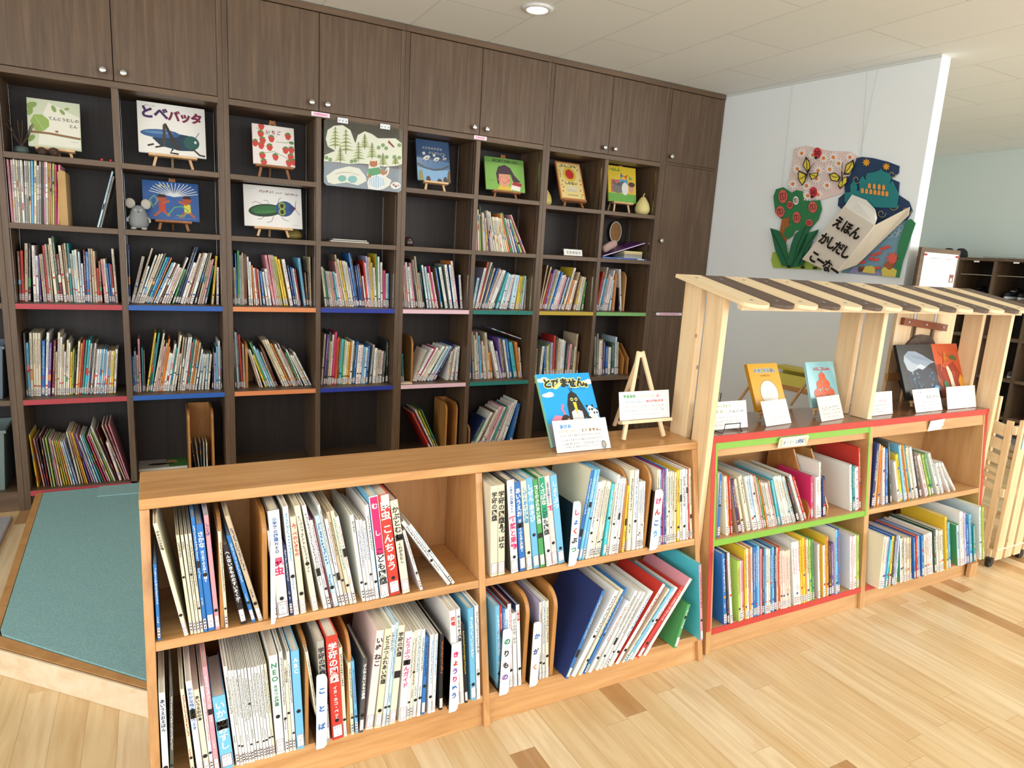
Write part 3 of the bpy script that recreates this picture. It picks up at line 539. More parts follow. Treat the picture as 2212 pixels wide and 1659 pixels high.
ROWDATA = """1A;book;0.972;0.09|280,97,226,10,h 382,97,230,17,r 484,118,263,33,t 617,88,263,37,k 812,103,255,17,w 922,99,209,17,w 1068,41,208,6,u 1176,74,216,-11,t 1260,62,219,-12,g 1333,96,257,-13,r 1432,79,263,-13,g 1520,42,262,-6,t 1626,111,291,-18,c 1742,105,300,-18,d 1859,101,221,-18,m 1976,112,261,-20,c 2104,72,267,-15,h 2184,73,272,-15,t 2265,81,272,-8,l 2380,82,226,-15,g 2470,91,241,-14,j 2570,87,245,-14,c 2666,74,236,-5,j 2748,66,182,0,w:j 2823,83,245,6,m 2917,106,238,8,b 3031,79,253,7,g 3143,80,252,1,t 3244,89,242,-2,t 3338,85,163,6,r 3438,90,198,2,h 3616,97,206,-22,p 3716,81,208,-19,c 3830,73,187,-27,b 3911,68,187,-21,b 3988,73,183,-22,r 4067,100,257,-15,c
2A;book;0.972;0.09|4640,66,281,13,n 4714,132,233,138,g 4856,76,281,175,t 4943,82,188,176,w 5038,76,249,194,w 5124,76,257,205,c 5209,81,260,209,c 5305,91,264,213,z 5407,72,246,221,a 5490,72,248,225,b 5574,60,245,230,o 5677,82,220,238,s 5786,98,220,236,w 5920,60,216,237,h 6041,91,211,226,w 6153,72,195,224,i 6249,72,192,221,t 6351,70,247,216,w 6509,87,183,195,e 6635,100,300,186,k 6751,88,300,185,n 6878,129,217,180,w 7030,81,266,176,c 7124,73,270,175,m 7209,65,270,174,t 7312,131,267,169,w 7511,79,270,157,z 7662,84,267,144,t 7771,59,230,140,t 7858,88,235,135,p 7990,85,201,125,l 8320,97,247,59,y 8564,98,190,16,w
1B;book;0.53;0.075|280,62,300,11,z 346,100,252,11,s 450,92,300,22,c 549,93,299,26,c 650,89,299,26,c 744,93,299,29,c 846,127,261,36,b 993,102,300,45,w 1103,98,253,47,u 1245,99,262,50,m 1369,69,209,44,t 1451,86,300,41,c 1550,74,279,41,w 1633,78,244,41,t 1719,61,209,42,w 1793,74,264,45,c 1881,61,251,43,w 1959,75,207,44,y 2047,57,220,46,x 2117,57,216,51,k 2188,84,259,59,c 2285,71,250,64,o 2369,71,267,62,r 2453,80,265,68,l 2542,84,265,71,a 2640,76,249,72,t 2725,54,250,75,n 2792,76,249,73,c 2877,54,246,72,z 2945,94,220,69,w 3053,81,219,67,w 3148,68,219,65,s 3230,55,220,65,w 3298,82,219,67,s 3398,78,210,63,i 3494,73,213,59,t 3581,83,210,57,c 3677,74,211,54,y 3769,102,217,50,w
2B;book;0.53;0.075|4640,78,179,4,b 4721,78,206,5,v 4805,82,188,7,t 4907,83,268,3,p 5039,58,223,7,l 5110,58,211,9,z 5193,86,300,94,y 5296,58,251,91,d 5371,87,300,89,l 5476,74,300,113,c 5560,58,265,112,t 5635,70,232,109,p 5719,66,249,108,t 5799,66,270,107,o 5875,62,229,106,o 5947,75,198,105,w 6032,83,194,104,w 6130,88,243,101,w 6232,63,226,99,l 6309,93,289,100,c 6427,84,193,98,w 6597,60,279,74,t 6688,82,276,76,g 6783,78,277,85,w 6874,78,278,86,w 6961,61,251,85,r 7035,83,266,83,l 7132,70,264,84,t 7211,70,258,87,o 7294,87,250,90,t 7413,83,214,100,w 7572,97,189,81,j 7716,98,186,69,c 7879,90,188,50,j 7995,90,187,56,c 8220,68,220,26,k 8322,77,192,18,v 8423,100,226,12,s 8548,82,256,7,w 8651,55,225,3,z
1C;mag;0.092;0.03|446,60,260,-39,y:h 699,51,239,-65,p 815,42,233,-66,z 908,42,259,-46,m 1025,47,242,-53,g 1130,47,244,-50,x 1223,43,240,-49,g 1317,48,238,-58,p 1412,43,229,-63,c 1506,52,224,-68,y 1613,43,224,-75,x 1720,53,221,-83,o 1827,48,222,-90,c 1935,48,221,-100,j 2043,43,225,-108,v 2151,53,268,-85,c 2260,44,268,-91,c 2369,49,268,-100,o 2466,39,264,-106,y 2563,53,259,-117,u 2673,44,253,-128,p 2783,39,218,-143,j 2894,44,253,-136,w 3005,54,250,-147,s 3116,44,249,-158,e 3216,44,244,-151,q 3315,49,253,-157,p 3415,44,259,-159,c 3515,39,265,-161,x 3628,44,300,-167,w:d 3741,40,275,-160,m 3842,110,205,-136,i 4070,50,300,-165,t 4160,45,300,-155,p 4236,51,300,-141,p
NB;note;1.324;0.03|290,81,267,-2,p:b 374,81,267,8,i 460,81,270,8,w 550,74,268,11,c 632,74,267,11,g 710,86,268,13,w 800,75,268,23,w 882,67,268,24,g 957,63,268,25,c 1028,91,270,28,s 1125,87,277,35,c 1220,72,253,34,w 1304,84,271,32,g 1400,84,271,30,z 1496,64,271,29,p 1570,81,270,27,w 1661,52,269,26,y 1725,65,269,24,p 1796,81,268,31,x 1884,81,264,31,q 1970,86,265,40,p 3512,79,266,154,j 3619,68,243,151,g
3A;stuff;0.972;0.09|9359,52,277,-6,k 9420,80,192,-8,t 9508,68,265,-9,b 9584,112,278,-1,e 9704,44,255,-1,j 9756,52,256,-2,t 9816,72,268,-3,t 9896,60,264,-1,h 9965,61,261,1,h 10130,89,250,-20,w 10242,81,224,-23,w 10384,73,207,-36,o 10472,82,194,-39,w 10562,74,194,-34,r 10692,74,188,-47,t 10842,111,179,-59,b 11012,99,176,-72,w 11147,120,192,-70,w 11345,116,265,-90,p 11475,75,267,-82,p 11563,92,267,-82,t 11673,80,266,-84,t 11766,67,261,-86,x 11903,92,260,-100,y 12020,93,247,-101,y 12213,148,248,-100,w 12427,94,217,-101,n 12535,86,207,-89,b 12639,82,201,-88,w 12734,52,198,-83,r 12947,126,257,-73,s 13100,75,180,-43,h 13197,58,181,-21,z 13265,71,265,-15,t
4A;stuff;0.972;0.09|14067,110,215,-66,c 14226,88,206,-78,e 14324,73,195,-80,v 14405,65,193,-81,t 14482,69,193,-83,c 14563,65,193,-85,t 14660,77,192,-93,p 14749,73,193,-95,l 14834,73,193,-98,j 14920,73,185,-100,w 15006,69,249,-102,p 15088,89,287,-104,t 15222,85,265,-112,c 15317,66,258,-108,y 15392,58,258,-105,g 15459,74,255,-106,w 15542,70,256,-107,c 15621,59,250,-104,w 15689,55,248,-105,n 15753,71,219,-106,v 15833,99,300,-100,b 15941,63,293,-101,k 16017,107,228,-89,n 16134,68,233,-85,b 16215,80,241,-87,m 16344,80,174,-78,w 16438,85,259,-66,r 16531,65,249,-67,w 16604,77,286,-62,v 16690,77,281,-58,t 16776,57,280,-53,y 16844,66,251,-50,t 16924,95,223,-46,w 17027,66,300,-27,e:y 17102,95,285,-22,w 17242,108,254,-17,w 17359,142,210,-13,q 17513,92,191,-7,w 17618,88,194,-10,s
5A;stuff;0.972;0.09|18559,80,211,-42,b 18670,85,246,-49,t 18786,85,245,-55,p 18907,103,262,-62,w 19068,152,237,-75,w 19266,99,261,-85,p 19402,95,281,-90,k 19525,72,281,-95,t 19607,104,300,-88,t 19721,86,206,-86,g 19830,73,217,-84,k 20088,109,252,-104,w:l 20245,110,243,-104,j 20449,105,208,-125,c 20584,87,249,-121,q 20700,83,215,-125,w 20947,97,242,-118,b:h 21237,167,247,-125,w:l 21541,165,262,-109,w:g 21804,124,262,-104,w:b 21939,129,285,-102,i:o 22224,131,202,-63,w:n
6A;stuff;0.972;0.09|23001,151,189,83,j:s 23171,148,254,117,w:v 23343,108,292,114,r:h 23471,94,292,136,c 23581,75,275,134,n 23673,103,259,152,t 23793,88,262,179,b 23894,65,264,188,t 23976,106,254,195,i 24107,114,255,199,w 24243,114,253,197,w 24384,104,240,194,z 24607,130,236,171,a 24895,115,225,136,w 25038,109,218,131,j 25172,101,220,127,w 25301,115,221,122,i 25607,315,215,76,j 26015,175,208,54,y 26218,76,202,48,c 26315,97,213,44,x 26438,93,212,38,j 26653,73,191,3,g
7A;stuff;0.972;0.09|27756,95,289,83,t:h 27863,119,281,121,t:h 27988,94,239,131,r 28096,124,261,130,u 28236,110,268,129,g 28358,95,264,128,t 28465,105,261,146,j 28582,128,254,160,b 28725,109,234,159,w 28848,95,235,158,i 28956,100,236,157,i 29070,99,223,156,p 29184,90,227,154,n 29287,94,221,153,j 29396,99,222,152,z 29516,149,285,149,w:y 29730,148,203,137,o 29903,152,200,135,w 30125,109,255,123,t 30336,90,233,101,h 30443,114,226,100,y 30629,125,224,85,w 30779,112,222,83,c 31031,140,191,44,e
8A;stuff;0.972;0.09|32069,127,212,13,w 32205,115,263,75,r 32332,64,215,96,j 32409,79,296,94,c 32501,61,218,92,b 32574,75,222,90,a 32662,87,244,88,t 32762,121,250,86,v 32903,156,233,84,i 33078,88,277,82,w 33370,127,210,28,j 33577,60,257,8,o 33676,90,300,0,#9 34173,72,159,-78,k 34304,123,286,-74,w 34502,90,300,0,#9
3B;stuff;0.53;0.075|9351,76,266,-14,z 9461,92,300,-20,j 9567,76,300,-22,z 9663,93,288,-25,r 9764,93,237,-11,t 9875,130,245,-14,#7 10577,63,218,-160,t 10670,75,214,-164,w 10867,82,187,-196,y 10981,80,259,-201,e 11086,95,237,-205,j 11203,90,220,-208,s 11316,71,203,-198,t 11409,52,239,-188,h 11484,44,226,-192,m 11781,103,277,-225,t 11909,83,280,-227,c 12012,99,279,-228,c 12166,71,257,-231,o 12261,64,256,-226,h 12347,81,252,-228,w 12446,64,223,-230,t 12533,46,256,-230,i 12603,60,211,-234,m 12685,72,200,-228,e 12794,66,219,-226,w 12970,84,190,-251,w 13079,96,188,-254,c 13234,92,206,-258,w
4B;stuff;0.53;0.075|13841,97,288,37,t 13956,111,287,43,u 14086,83,300,41,d 14181,97,248,39,t 14289,105,285,37,c 14406,127,300,36,q 14545,91,264,34,r 14648,69,269,33,o 14728,84,263,36,h 14824,107,260,35,a 14942,77,260,33,e 15031,77,254,35,c 15120,100,246,37,w 15232,93,244,37,y 15336,78,244,39,o 15426,108,250,38,w 15546,71,246,41,d 15628,109,246,48,b 15794,139,225,40,w 15945,140,225,40,i 16097,117,214,43,s 16227,110,211,41,w 16356,111,222,36,b 16594,103,226,53,g 16795,158,205,32,w 16966,105,195,30,t 17082,121,193,27,c 17215,121,187,33,i 17348,106,187,31,d 17568,138,252,2,k
5B;stuff;0.53;0.075|18502,93,171,-35,z 18607,85,171,-38,l 19107,120,300,0,#8 19234,103,205,219,t:w 19360,127,222,282,w 19506,98,228,289,q 19630,112,229,294,w 19769,109,214,302,c 19917,136,240,301,w 20069,67,234,299,d 20174,108,240,298,w 20311,107,239,296,s 20437,73,241,295,w 20554,109,253,291,n 21398,116,182,89,c:w 21528,116,195,86,t 21712,143,206,69,w 22019,146,210,25,w
6B;stuff;0.53;0.075|22929,148,265,-20,b 23235,111,300,-49,t:g 23366,88,279,-53,c 23474,104,250,-56,w 23597,89,300,-60,i 23721,120,277,-66,s 23861,113,243,-70,h 23994,90,242,-73,i 24104,113,213,-77,c 24237,90,296,-81,t 24347,106,297,-84,c 24481,137,168,-92,o 24918,197,246,-156,w 25159,105,181,-147,v 25296,91,267,-115,u 25409,75,261,-110,t 25506,92,259,-111,z 25725,108,252,-118,w 25855,132,257,-114,b 26159,237,236,-132,a 26464,159,236,-105,o 26630,95,198,-86,w
7B;stuff;0.53;0.075|27670,134,188,3,g 27984,182,204,27,w:g 28404,136,205,-32,b 28563,109,203,-31,c 28695,128,213,-30,x 28846,138,227,-22,v 29006,157,273,-11,r 29187,82,267,-3,z 29292,130,255,7,t 29445,130,247,9,w 29598,169,246,5,w 29790,141,238,0,j 29974,151,218,26,z 30148,190,215,25,p 30372,201,193,21,z 30606,114,196,12,c 30754,134,283,7,t 30921,114,163,18,h
8B;stuff;0.53;0.075|32419,123,265,-42,g 32605,113,286,-42,g 32754,188,238,-30,w 32978,124,245,-36,t 33138,114,229,-35,u 33386,179,193,-37,b 33602,202,189,-29,w 33862,214,222,-39,d 34135,149,262,-43,j 34311,117,226,-43,t
6C;bc;0.092;0.06|23088,123,208,279,n 23237,129,180,279,e 23437,161,243,267,w 23655,113,251,258,h 23818,136,259,253,w 24009,130,277,247,i 24192,145,279,241,p 24396,146,270,235,w 24596,117,274,229,l 24778,141,278,221,i 25074,179,290,197,w 25364,204,300,180,w 25936,201,272,112,b
6M;mag;1.324;0.03|22817,79,217,-29,p 22958,113,238,-44,c 23091,71,212,-48,x 23183,88,256,-53,d 23301,71,223,-59,c 23427,97,218,-72,v 23553,63,194,-80,y 23655,55,184,-90,u 23773,138,238,-108,g 23952,80,237,-116,c 24063,71,234,-122,w 24174,80,206,-119,c 24285,71,207,-126,c 24388,72,206,-132,c 24492,72,207,-139,c 24595,80,209,-146,w 24708,81,208,-152,c 24821,73,207,-159,c 24925,73,206,-166,c 25039,125,234,-175,o 25220,90,242,-184,e 25369,73,213,-197,j 25501,90,208,-210,i 25678,64,212,-229,b 25849,154,212,-253,x 26117,99,248,-274,p
UL;ref;0.41;-2.105|5500,65,187,-6,b,*,w 6046,86,288,-107,c,池や小川の生物,k 6172,67,249,-51,c,いそでみつけた,k 6250,59,249,-48,c,ざりがに,k 6319,59,249,-45,c,*,k 6389,60,249,-43,c,*,k 6460,77,288,-39,b,*,w 6549,146,268,-41,b,さかな_はじめてのえほん図鑑5,w 6709,96,288,-36,p:v,しごとば,n 6813,90,288,-24,#1 6919,66,245,-26,c,*,k 7267,134,211,-101,k,へんないきもののすいぞくかん,w 7515,89,237,-129,b,*,j 7663,103,288,-141,t,*,n 7768,116,288,-5,#1 7925,12,229,-15,%a 8051,43,230,-41,w,*,k 8108,260,281,-44,w:z,小学館の図鑑NEO_昆虫,B 8401,68,190,-51,n,*,w 8488,121,288,-51,w,*,a 8647,136,260,-55,c,みずべのいきもの,r 8945,138,288,-89,c,*,g
UM;ref;0.41;-2.105|9218,97,288,-108,w,*,k 9330,84,247,-110,w:u,*,u 9424,27,255,-110,m,*,w 9464,134,256,-112,j,*,b 9614,58,285,-114,w,*,k 9686,77,245,-110,w,*,u 9778,77,264,-112,t,*,k 9870,91,265,-112,c,*,l 9974,82,248,-114,w,*,o 10207,84,245,-83,w,みてみよう,k 10303,80,230,-79,w,*,b 10393,76,229,-79,w,*,b 10479,72,224,-79,w,*,b 10560,96,266,-73,w,*,k 10694,232,288,-75,w:s,むし_こども図鑑,Q 10948,289,288,-79,r,昆虫_こんちゅう,w 11293,207,271,-89,c:m,かぶとむし_くわがたむし,k 11796,78,188,-173,w,*,k 12590,100,247,-345,w,*,k 12735,84,233,-348,w,*,s
UR;ref;0.41;-2.105|13914,219,274,-33,c,学研の図鑑,k 14157,216,275,-37,c,学研の図鑑_花_はな,k 14570,229,288,-67,w:z,小学館の図鑑NEO_野菜と果物,Q 14871,193,279,-80,b,あいうえお_はじめてのえほん図鑑3,w 15102,178,281,-85,c,しぜんあそび図鑑,s 15324,202,288,-92,s,しぜん_あそび,w 15560,169,281,-97,e,花とのふれあい図鑑,w 15766,193,288,-102,w:e,くさばな_こども図鑑,e 15980,189,288,-105,i,小学館の図鑑NEO_花,r 16190,221,288,-106,s,しょくぶつ,w 16452,12,227,0,%b 16764,109,288,69,b:c,*,w 16896,103,288,67,s,*,w 17023,85,288,64,s,*,w
UV;ref;0.41;-2.105|17145,105,247,57,w,*,k 17263,61,248,56,w,*,r 17332,61,250,55,c,*,k 17403,61,249,53,w,*,k 17479,61,247,52,c,*,k 17556,61,245,51,w,*,k 17632,57,241,49,c,*,k 17787,108,235,28,a,*,w 17921,58,234,25,c,*,k 18032,94,261,14,w,*,k 18145,84,248,13,w,*,b 18246,69,248,12,w,*,b 18331,59,247,10,w,*,b 18447,90,288,-2,#2 18549,75,222,-4,y,*,k 18744,167,271,-34,c,*,k 18942,152,269,-36,w,*,s 19124,61,230,-39,w,*,b 19201,56,230,-40,w,*,b 19272,56,229,-42,w,*,b 19343,51,228,-43,w,*,b 19415,90,288,0,#2 19546,12,228,0,%c 19964,69,264,-69,c,*,k 20050,63,263,-70,w,*,k 20130,64,260,-71,b,*,w 20210,58,262,-72,q,*,w 20284,64,264,-72,b,*,w 20365,53,263,-74,w,*,k 20434,70,252,-72,c,*,k 20521,70,252,-71,w,*,k 20609,65,250,-71,c,*,k 20691,83,246,-69,c,*,k 20837,106,253,-79,y,*,k 20971,84,253,-82,c,*,k 21079,137,255,-85,w,*,k 21247,67,253,-88,w,*,k 21331,49,253,-89,r,*,w 21422,85,254,-97,c,*,k
LL;ref;0.088;-2.178|5492,127,239,-3,w,あいうえおえほん,n 5627,71,238,16,z,*,w 6072,81,235,-42,c,*,r 6204,125,253,-43,w,かたかな絵本アイウエオ,B 6348,118,226,-47,c,あいうえおの本,k 6473,80,230,-41,w,*,p 6562,104,279,-41,p,*,w 6710,273,197,-48,s,いかのおすし,w 7033,79,268,-51,w,*,k 7120,58,257,-52,w,*,k 7185,59,255,-53,w,*,k 7250,59,254,-53,w,*,k 7315,59,254,-51,w,*,k 7381,60,254,-50,w,*,k 7447,60,253,-49,w,*,k 7516,60,252,-47,w,*,k 7585,60,251,-46,w,*,k 7653,61,252,-46,w,*,k 7722,61,253,-46,w,*,k 7792,61,254,-45,w,*,k 7858,57,253,-43,c,*,k 7942,195,270,-34,w,NEO_きせつの図鑑,e 8151,81,277,-30,w,*,k 8243,77,251,-30,c,ことばのうえお,k 8329,68,272,-31,w,*,k 8415,188,272,-29,s,ABC,w 8616,90,292,0,#3 8856,12,228,0,%d
LM;ref;0.088;-2.182|8976,63,264,-79,c,*,k 9062,169,284,-36,g,学研の図鑑_動物_どうぶつ,k 9279,279,292,-36,r,学研の図鑑_イヌ・ネコ・ペット,w 9563,88,254,-34,c,どうぶつえんのおいしゃさん,k 9654,90,292,-28,#3 9758,72,208,-31,c,*,k 9867,78,209,-39,s,*,u 9954,112,209,19,z,ざんねんないきもの事典,w 10125,202,277,51,i,いぬ_ねこ,k 10359,170,279,46,c,どうぶつふれあい図鑑,k 10552,87,286,42,w,にほんのどうぶつ,k 10654,76,292,40,j,*,b 10746,174,280,38,c,学研の図鑑,k 11015,201,259,21,w,どうぶつえんガイド,q 11228,73,252,19,w,*,k 11311,79,256,17,c,*,k 11400,103,255,16,w,*,l 11519,98,254,13,w,*,k 11645,105,229,7,b,*,k 11832,100,234,-3,w,*,s 11942,94,232,0,w,*,s 12154,101,228,-13,k,*,o 12387,12,231,-7,%e 12600,173,292,-53,w:w,恐竜,r 12791,124,292,-52,w,きょうりゅう図鑑,k 12925,86,246,-54,k,*,y 13112,165,286,-47,s,*,w 13295,107,291,-44,w,*,k
LR;ref;0.088;-2.172|13977,12,230,-57,%f 13994,128,269,-48,s,*,w 14133,69,266,-49,r:r,*,w 14212,75,259,-50,b,*,w 14292,88,254,-50,j,*,b 14388,107,268,-51,w:m,*,r 14510,126,237,-52,w,のりもののずかん,g 14660,109,262,-56,w:n,工事の車,r 14781,130,292,0,#4 14965,12,226,0,%g 15363,87,253,-41,c:v,*,k 15474,87,254,-42,w,*,b 15579,107,252,-44,c,*,k 15723,130,292,0,#4
LV;ref;0.088;-2.205|16078,100,285,224,b:n,*,w 16295,150,285,282,w,*,k 16547,99,285,273,c,*,k 16717,75,285,268,b,*,w 16889,113,243,300,w,*,r 17166,95,269,274,w,*,k 17323,89,264,288,w,*,k 17481,82,259,294,w,*,k 17641,136,262,315,w,*,b 17910,123,285,336,w:r,*,r 18164,79,269,358,c,*,k 18310,91,268,364,s,*,w 18494,110,266,359,w,*,k 18717,122,263,365,r,*,w 18999,121,285,347,i:p,*,w 20224,127,153,151,e,*,w 21411,104,285,-98,p:a,*,k
RA;rb;0.4;-2.112|22575,116,234,-60,b:w,*,w 22991,103,224,-116,w:c,*,k 23123,72,226,-121,o,*,w 23216,72,224,-125,r,*,w 23576,79,222,-193,n:t,*,w 23679,78,216,-196,m,*,w 23790,101,217,-201,c,*,l 24047,162,227,-210,c,*,k 24314,110,224,-210,w,*,b 24453,96,224,-207,j,*,b 24584,104,224,-210,w,*,p 24716,74,221,-214,t,*,k 24816,74,221,-217,p,*,w 24916,74,214,-221,e,*,w 25025,66,204,-227,o,*,k 25117,66,196,-232,j,*,k 25210,66,192,-234,c,*,k 25312,74,190,-234,w,*,r 25414,74,189,-236,i,*,q 25516,67,194,-229,t,*,k 25627,92,195,-224,a,*,w 25809,109,212,-243,j,*,y 25956,85,214,-249,c,*,k 26096,109,213,-259,w,*,k 26245,92,214,-264,c,*,k 26369,68,211,-268,j,*,l 26475,76,211,-274,t,*,k 26627,106,203,-288,k,*,p 26860,107,216,-298,w,*,k 27014,98,210,-304,r,*,w 27233,90,246,-106,#5 27381,113,175,-122,q,*,w 27658,179,169,-121,w,*,r 27873,97,228,-125,w,*,k 28033,153,165,-135,n,*,o 28251,90,237,0,#5 29680,123,200,-142,w,*,k 29841,114,195,-141,l,*,w 29983,184,186,-144,w,*,k 30197,95,269,-143,r,*,w
RB;rb;0.09;-2.165|22877,145,280,-113,b,*,w 23042,84,280,-115,k,*,p 23185,103,280,-125,w,*,r 23558,96,242,-112,x,*,r 23669,87,239,-110,i,*,q 23771,88,237,-109,p,*,q 23902,88,280,-107,y,*,k 24001,79,280,-108,w,*,n 24095,89,280,-108,o,*,n 24204,99,280,-109,i,*,o 24318,90,280,-108,b,*,w 24423,90,280,-107,b,*,w 24528,109,280,-106,s,*,w 24682,82,266,-107,p,*,r 24779,82,266,-108,m,*,w 24876,82,266,-107,s,*,n 24973,82,263,-108,w,*,b 25071,83,261,-109,c,*,o 25169,93,263,-109,b,*,w 25278,103,263,-110,s,*,n 25397,94,259,-112,n,*,w 25506,94,259,-114,t,*,m 25616,84,260,-117,r,*,w 25716,94,244,-119,c,*,p 25827,95,243,-118,i,*,p 25938,95,240,-120,c,*,p 26050,96,240,-122,i,*,p 26162,96,241,-124,c,*,p 26429,116,271,-143,w,*,q 26563,107,270,-142,w,*,q 26688,107,271,-143,w,*,q 26824,98,272,-133,y,*,h 26939,98,280,-134,y,*,h 27055,99,272,-136,o,*,h 27182,120,268,-140,c,*,k 27331,100,264,-136,x,*,k 27459,90,264,-136,e,*,k 27804,102,236,-133,w:i,*,q 28099,124,226,-133,w:y,*,o 28253,125,260,-132,o:y,*,k 28419,104,234,-140,k,*,y 28552,126,227,-136,u,*,w 28782,117,280,-134,s:w,*,n 28934,106,280,-134,b,*,o 29666,109,241,-134,w,*,p 29806,110,239,-134,i,*,p 29946,110,239,-133,w,*,p 30087,111,238,-133,x,*,e
RC;rb;0.4;-2.112|30964,149,271,-66,n,*,w 31141,102,265,-66,t,*,r 31328,112,259,-84,o,*,k 31708,142,254,-143,w,*,q 31885,122,250,-148,b,*,w 32227,85,280,-178,z,*,w 32728,122,197,-235,w,*,y 32897,162,227,-232,y,*,k 33109,114,271,-234,s,*,w 33269,114,273,-239,t,*,k 33430,94,273,-244,o,*,w 33582,95,270,-246,l,*,w 33744,124,259,-256,c,*,l 34018,124,259,-263,w,*,q 34282,124,241,-276,z,*,w 34616,207,224,-312,i,*,k 34954,113,224,-309,x,*,k 35147,113,227,-315,e,*,w 35525,140,232,-337,w,*,k 35815,125,171,-319,w,*,k 36343,105,188,-397,w,*,k 36820,98,199,-451,w,*,k
RD;rb;0.09;-2.205|30872,114,228,-56,c,*,r 30998,104,224,-57,w,*,l 31112,85,221,-51,v,*,u 31256,118,208,-56,a:a,*,w 31489,139,223,-86,y:b,*,k 31653,99,222,-87,z,*,w 31781,99,222,-88,v,*,k 31910,89,219,-86,j,*,k 32269,122,210,-157,w:e,*,l 32420,91,211,-158,t,*,k 32540,91,209,-159,w,*,k 32661,92,207,-160,t,*,k 32783,92,205,-161,c,*,k 32905,92,203,-161,t,*,h 33185,103,202,-176,b,*,w 33354,126,206,-176,r,*,w 33524,94,204,-175,s,*,w 33752,138,204,-182,b,*,w 33924,117,204,-180,c,*,k 34156,106,206,-188,i,*,r 34295,107,207,-186,w,*,k 34436,107,205,-187,w,*,q 34683,130,214,-192,d,*,w 34849,120,211,-192,w,*,k 35004,109,208,-191,c,*,k 35159,121,206,-192,w,*,k 35522,145,268,-200,y:y,*,k 35717,134,236,-199,s:s,*,d 36385,149,213,-204,j:e,*,k 36586,126,279,-201,w,*,k 36750,115,275,-202,i,*,k 36915,128,268,-202,v,*,b 37093,116,210,-205,b,*,w 37338,153,254,-205,s,*,k 37662,130,192,-207,l,*,w 38121,133,280,-203,w,*,k 38320,109,276,-199,x,*,k"""
RK = dict(book=('picture_book', 'picture book', 'book'), ref=('reference_book', 'reference book', 'book'), rb=('picture_book', 'picture book', 'book'), mag=('magazine', 'magazine', 'magazine'), note=('notebook', 'notebook', 'notebook'))
PLACE = {'1A': 'on the red-edged upper shelf', '2A': 'on the mid-blue-edged upper shelf', '1B': 'on the red-edged lower shelf', '2B': 'on the mid-blue-edged lower shelf',
         '1C': 'on the red-edged floor-level shelf', 'NB': 'on the shelf above the red-edged bay', '6M': 'on the shelf above the teal-edged bay',
         'U': 'on the upper left oak shelf', 'V': 'on the upper right oak shelf', 'L': 'on the lower left oak shelf', 'W': 'on the lower right oak shelf',
         'RA': 'on the green-edged shelf', 'RB': 'on the shelf under the green-edged one', 'RC': 'beside the lion book', 'RD': 'on the bottom right shelf of the red-edged case'}
ROWOF = dict(UL='U', UM='U', UR='V', UV='V', LL='L', LM='L', LR='W', LV='W')
GRP = {'book': 'picture books on the dark bookcases', 'ref': 'reference books in the oak bookcase', 'rb': 'picture books in the red-edged bookcase', 'mag': 'thin magazines on the dark bookcases', 'note': 'notebooks on the dark bookcase'}
CALL = dict(UL=['403', 'み', '2'], UM=['486', 'こ', '9'], UR=['470', 'し', '20'], UV=['480', 'け', '1'], LL=['808', 'せ', '1'], LM=['489', 'こ', '5'], LR=['501', 'の', '1'], LV=['780', 'い', '3'])
DOT = {'1': 'c22c34', '2': '23468c', '3': 'e08a3a', '4': '1a1c2c', '5': 'd8506a', '6': '1f6a4a', '7': 'e0c040', '8': '2a2a2e'}
cnt = {}; stuff = MB(); STANDS = {}; FINS = {}
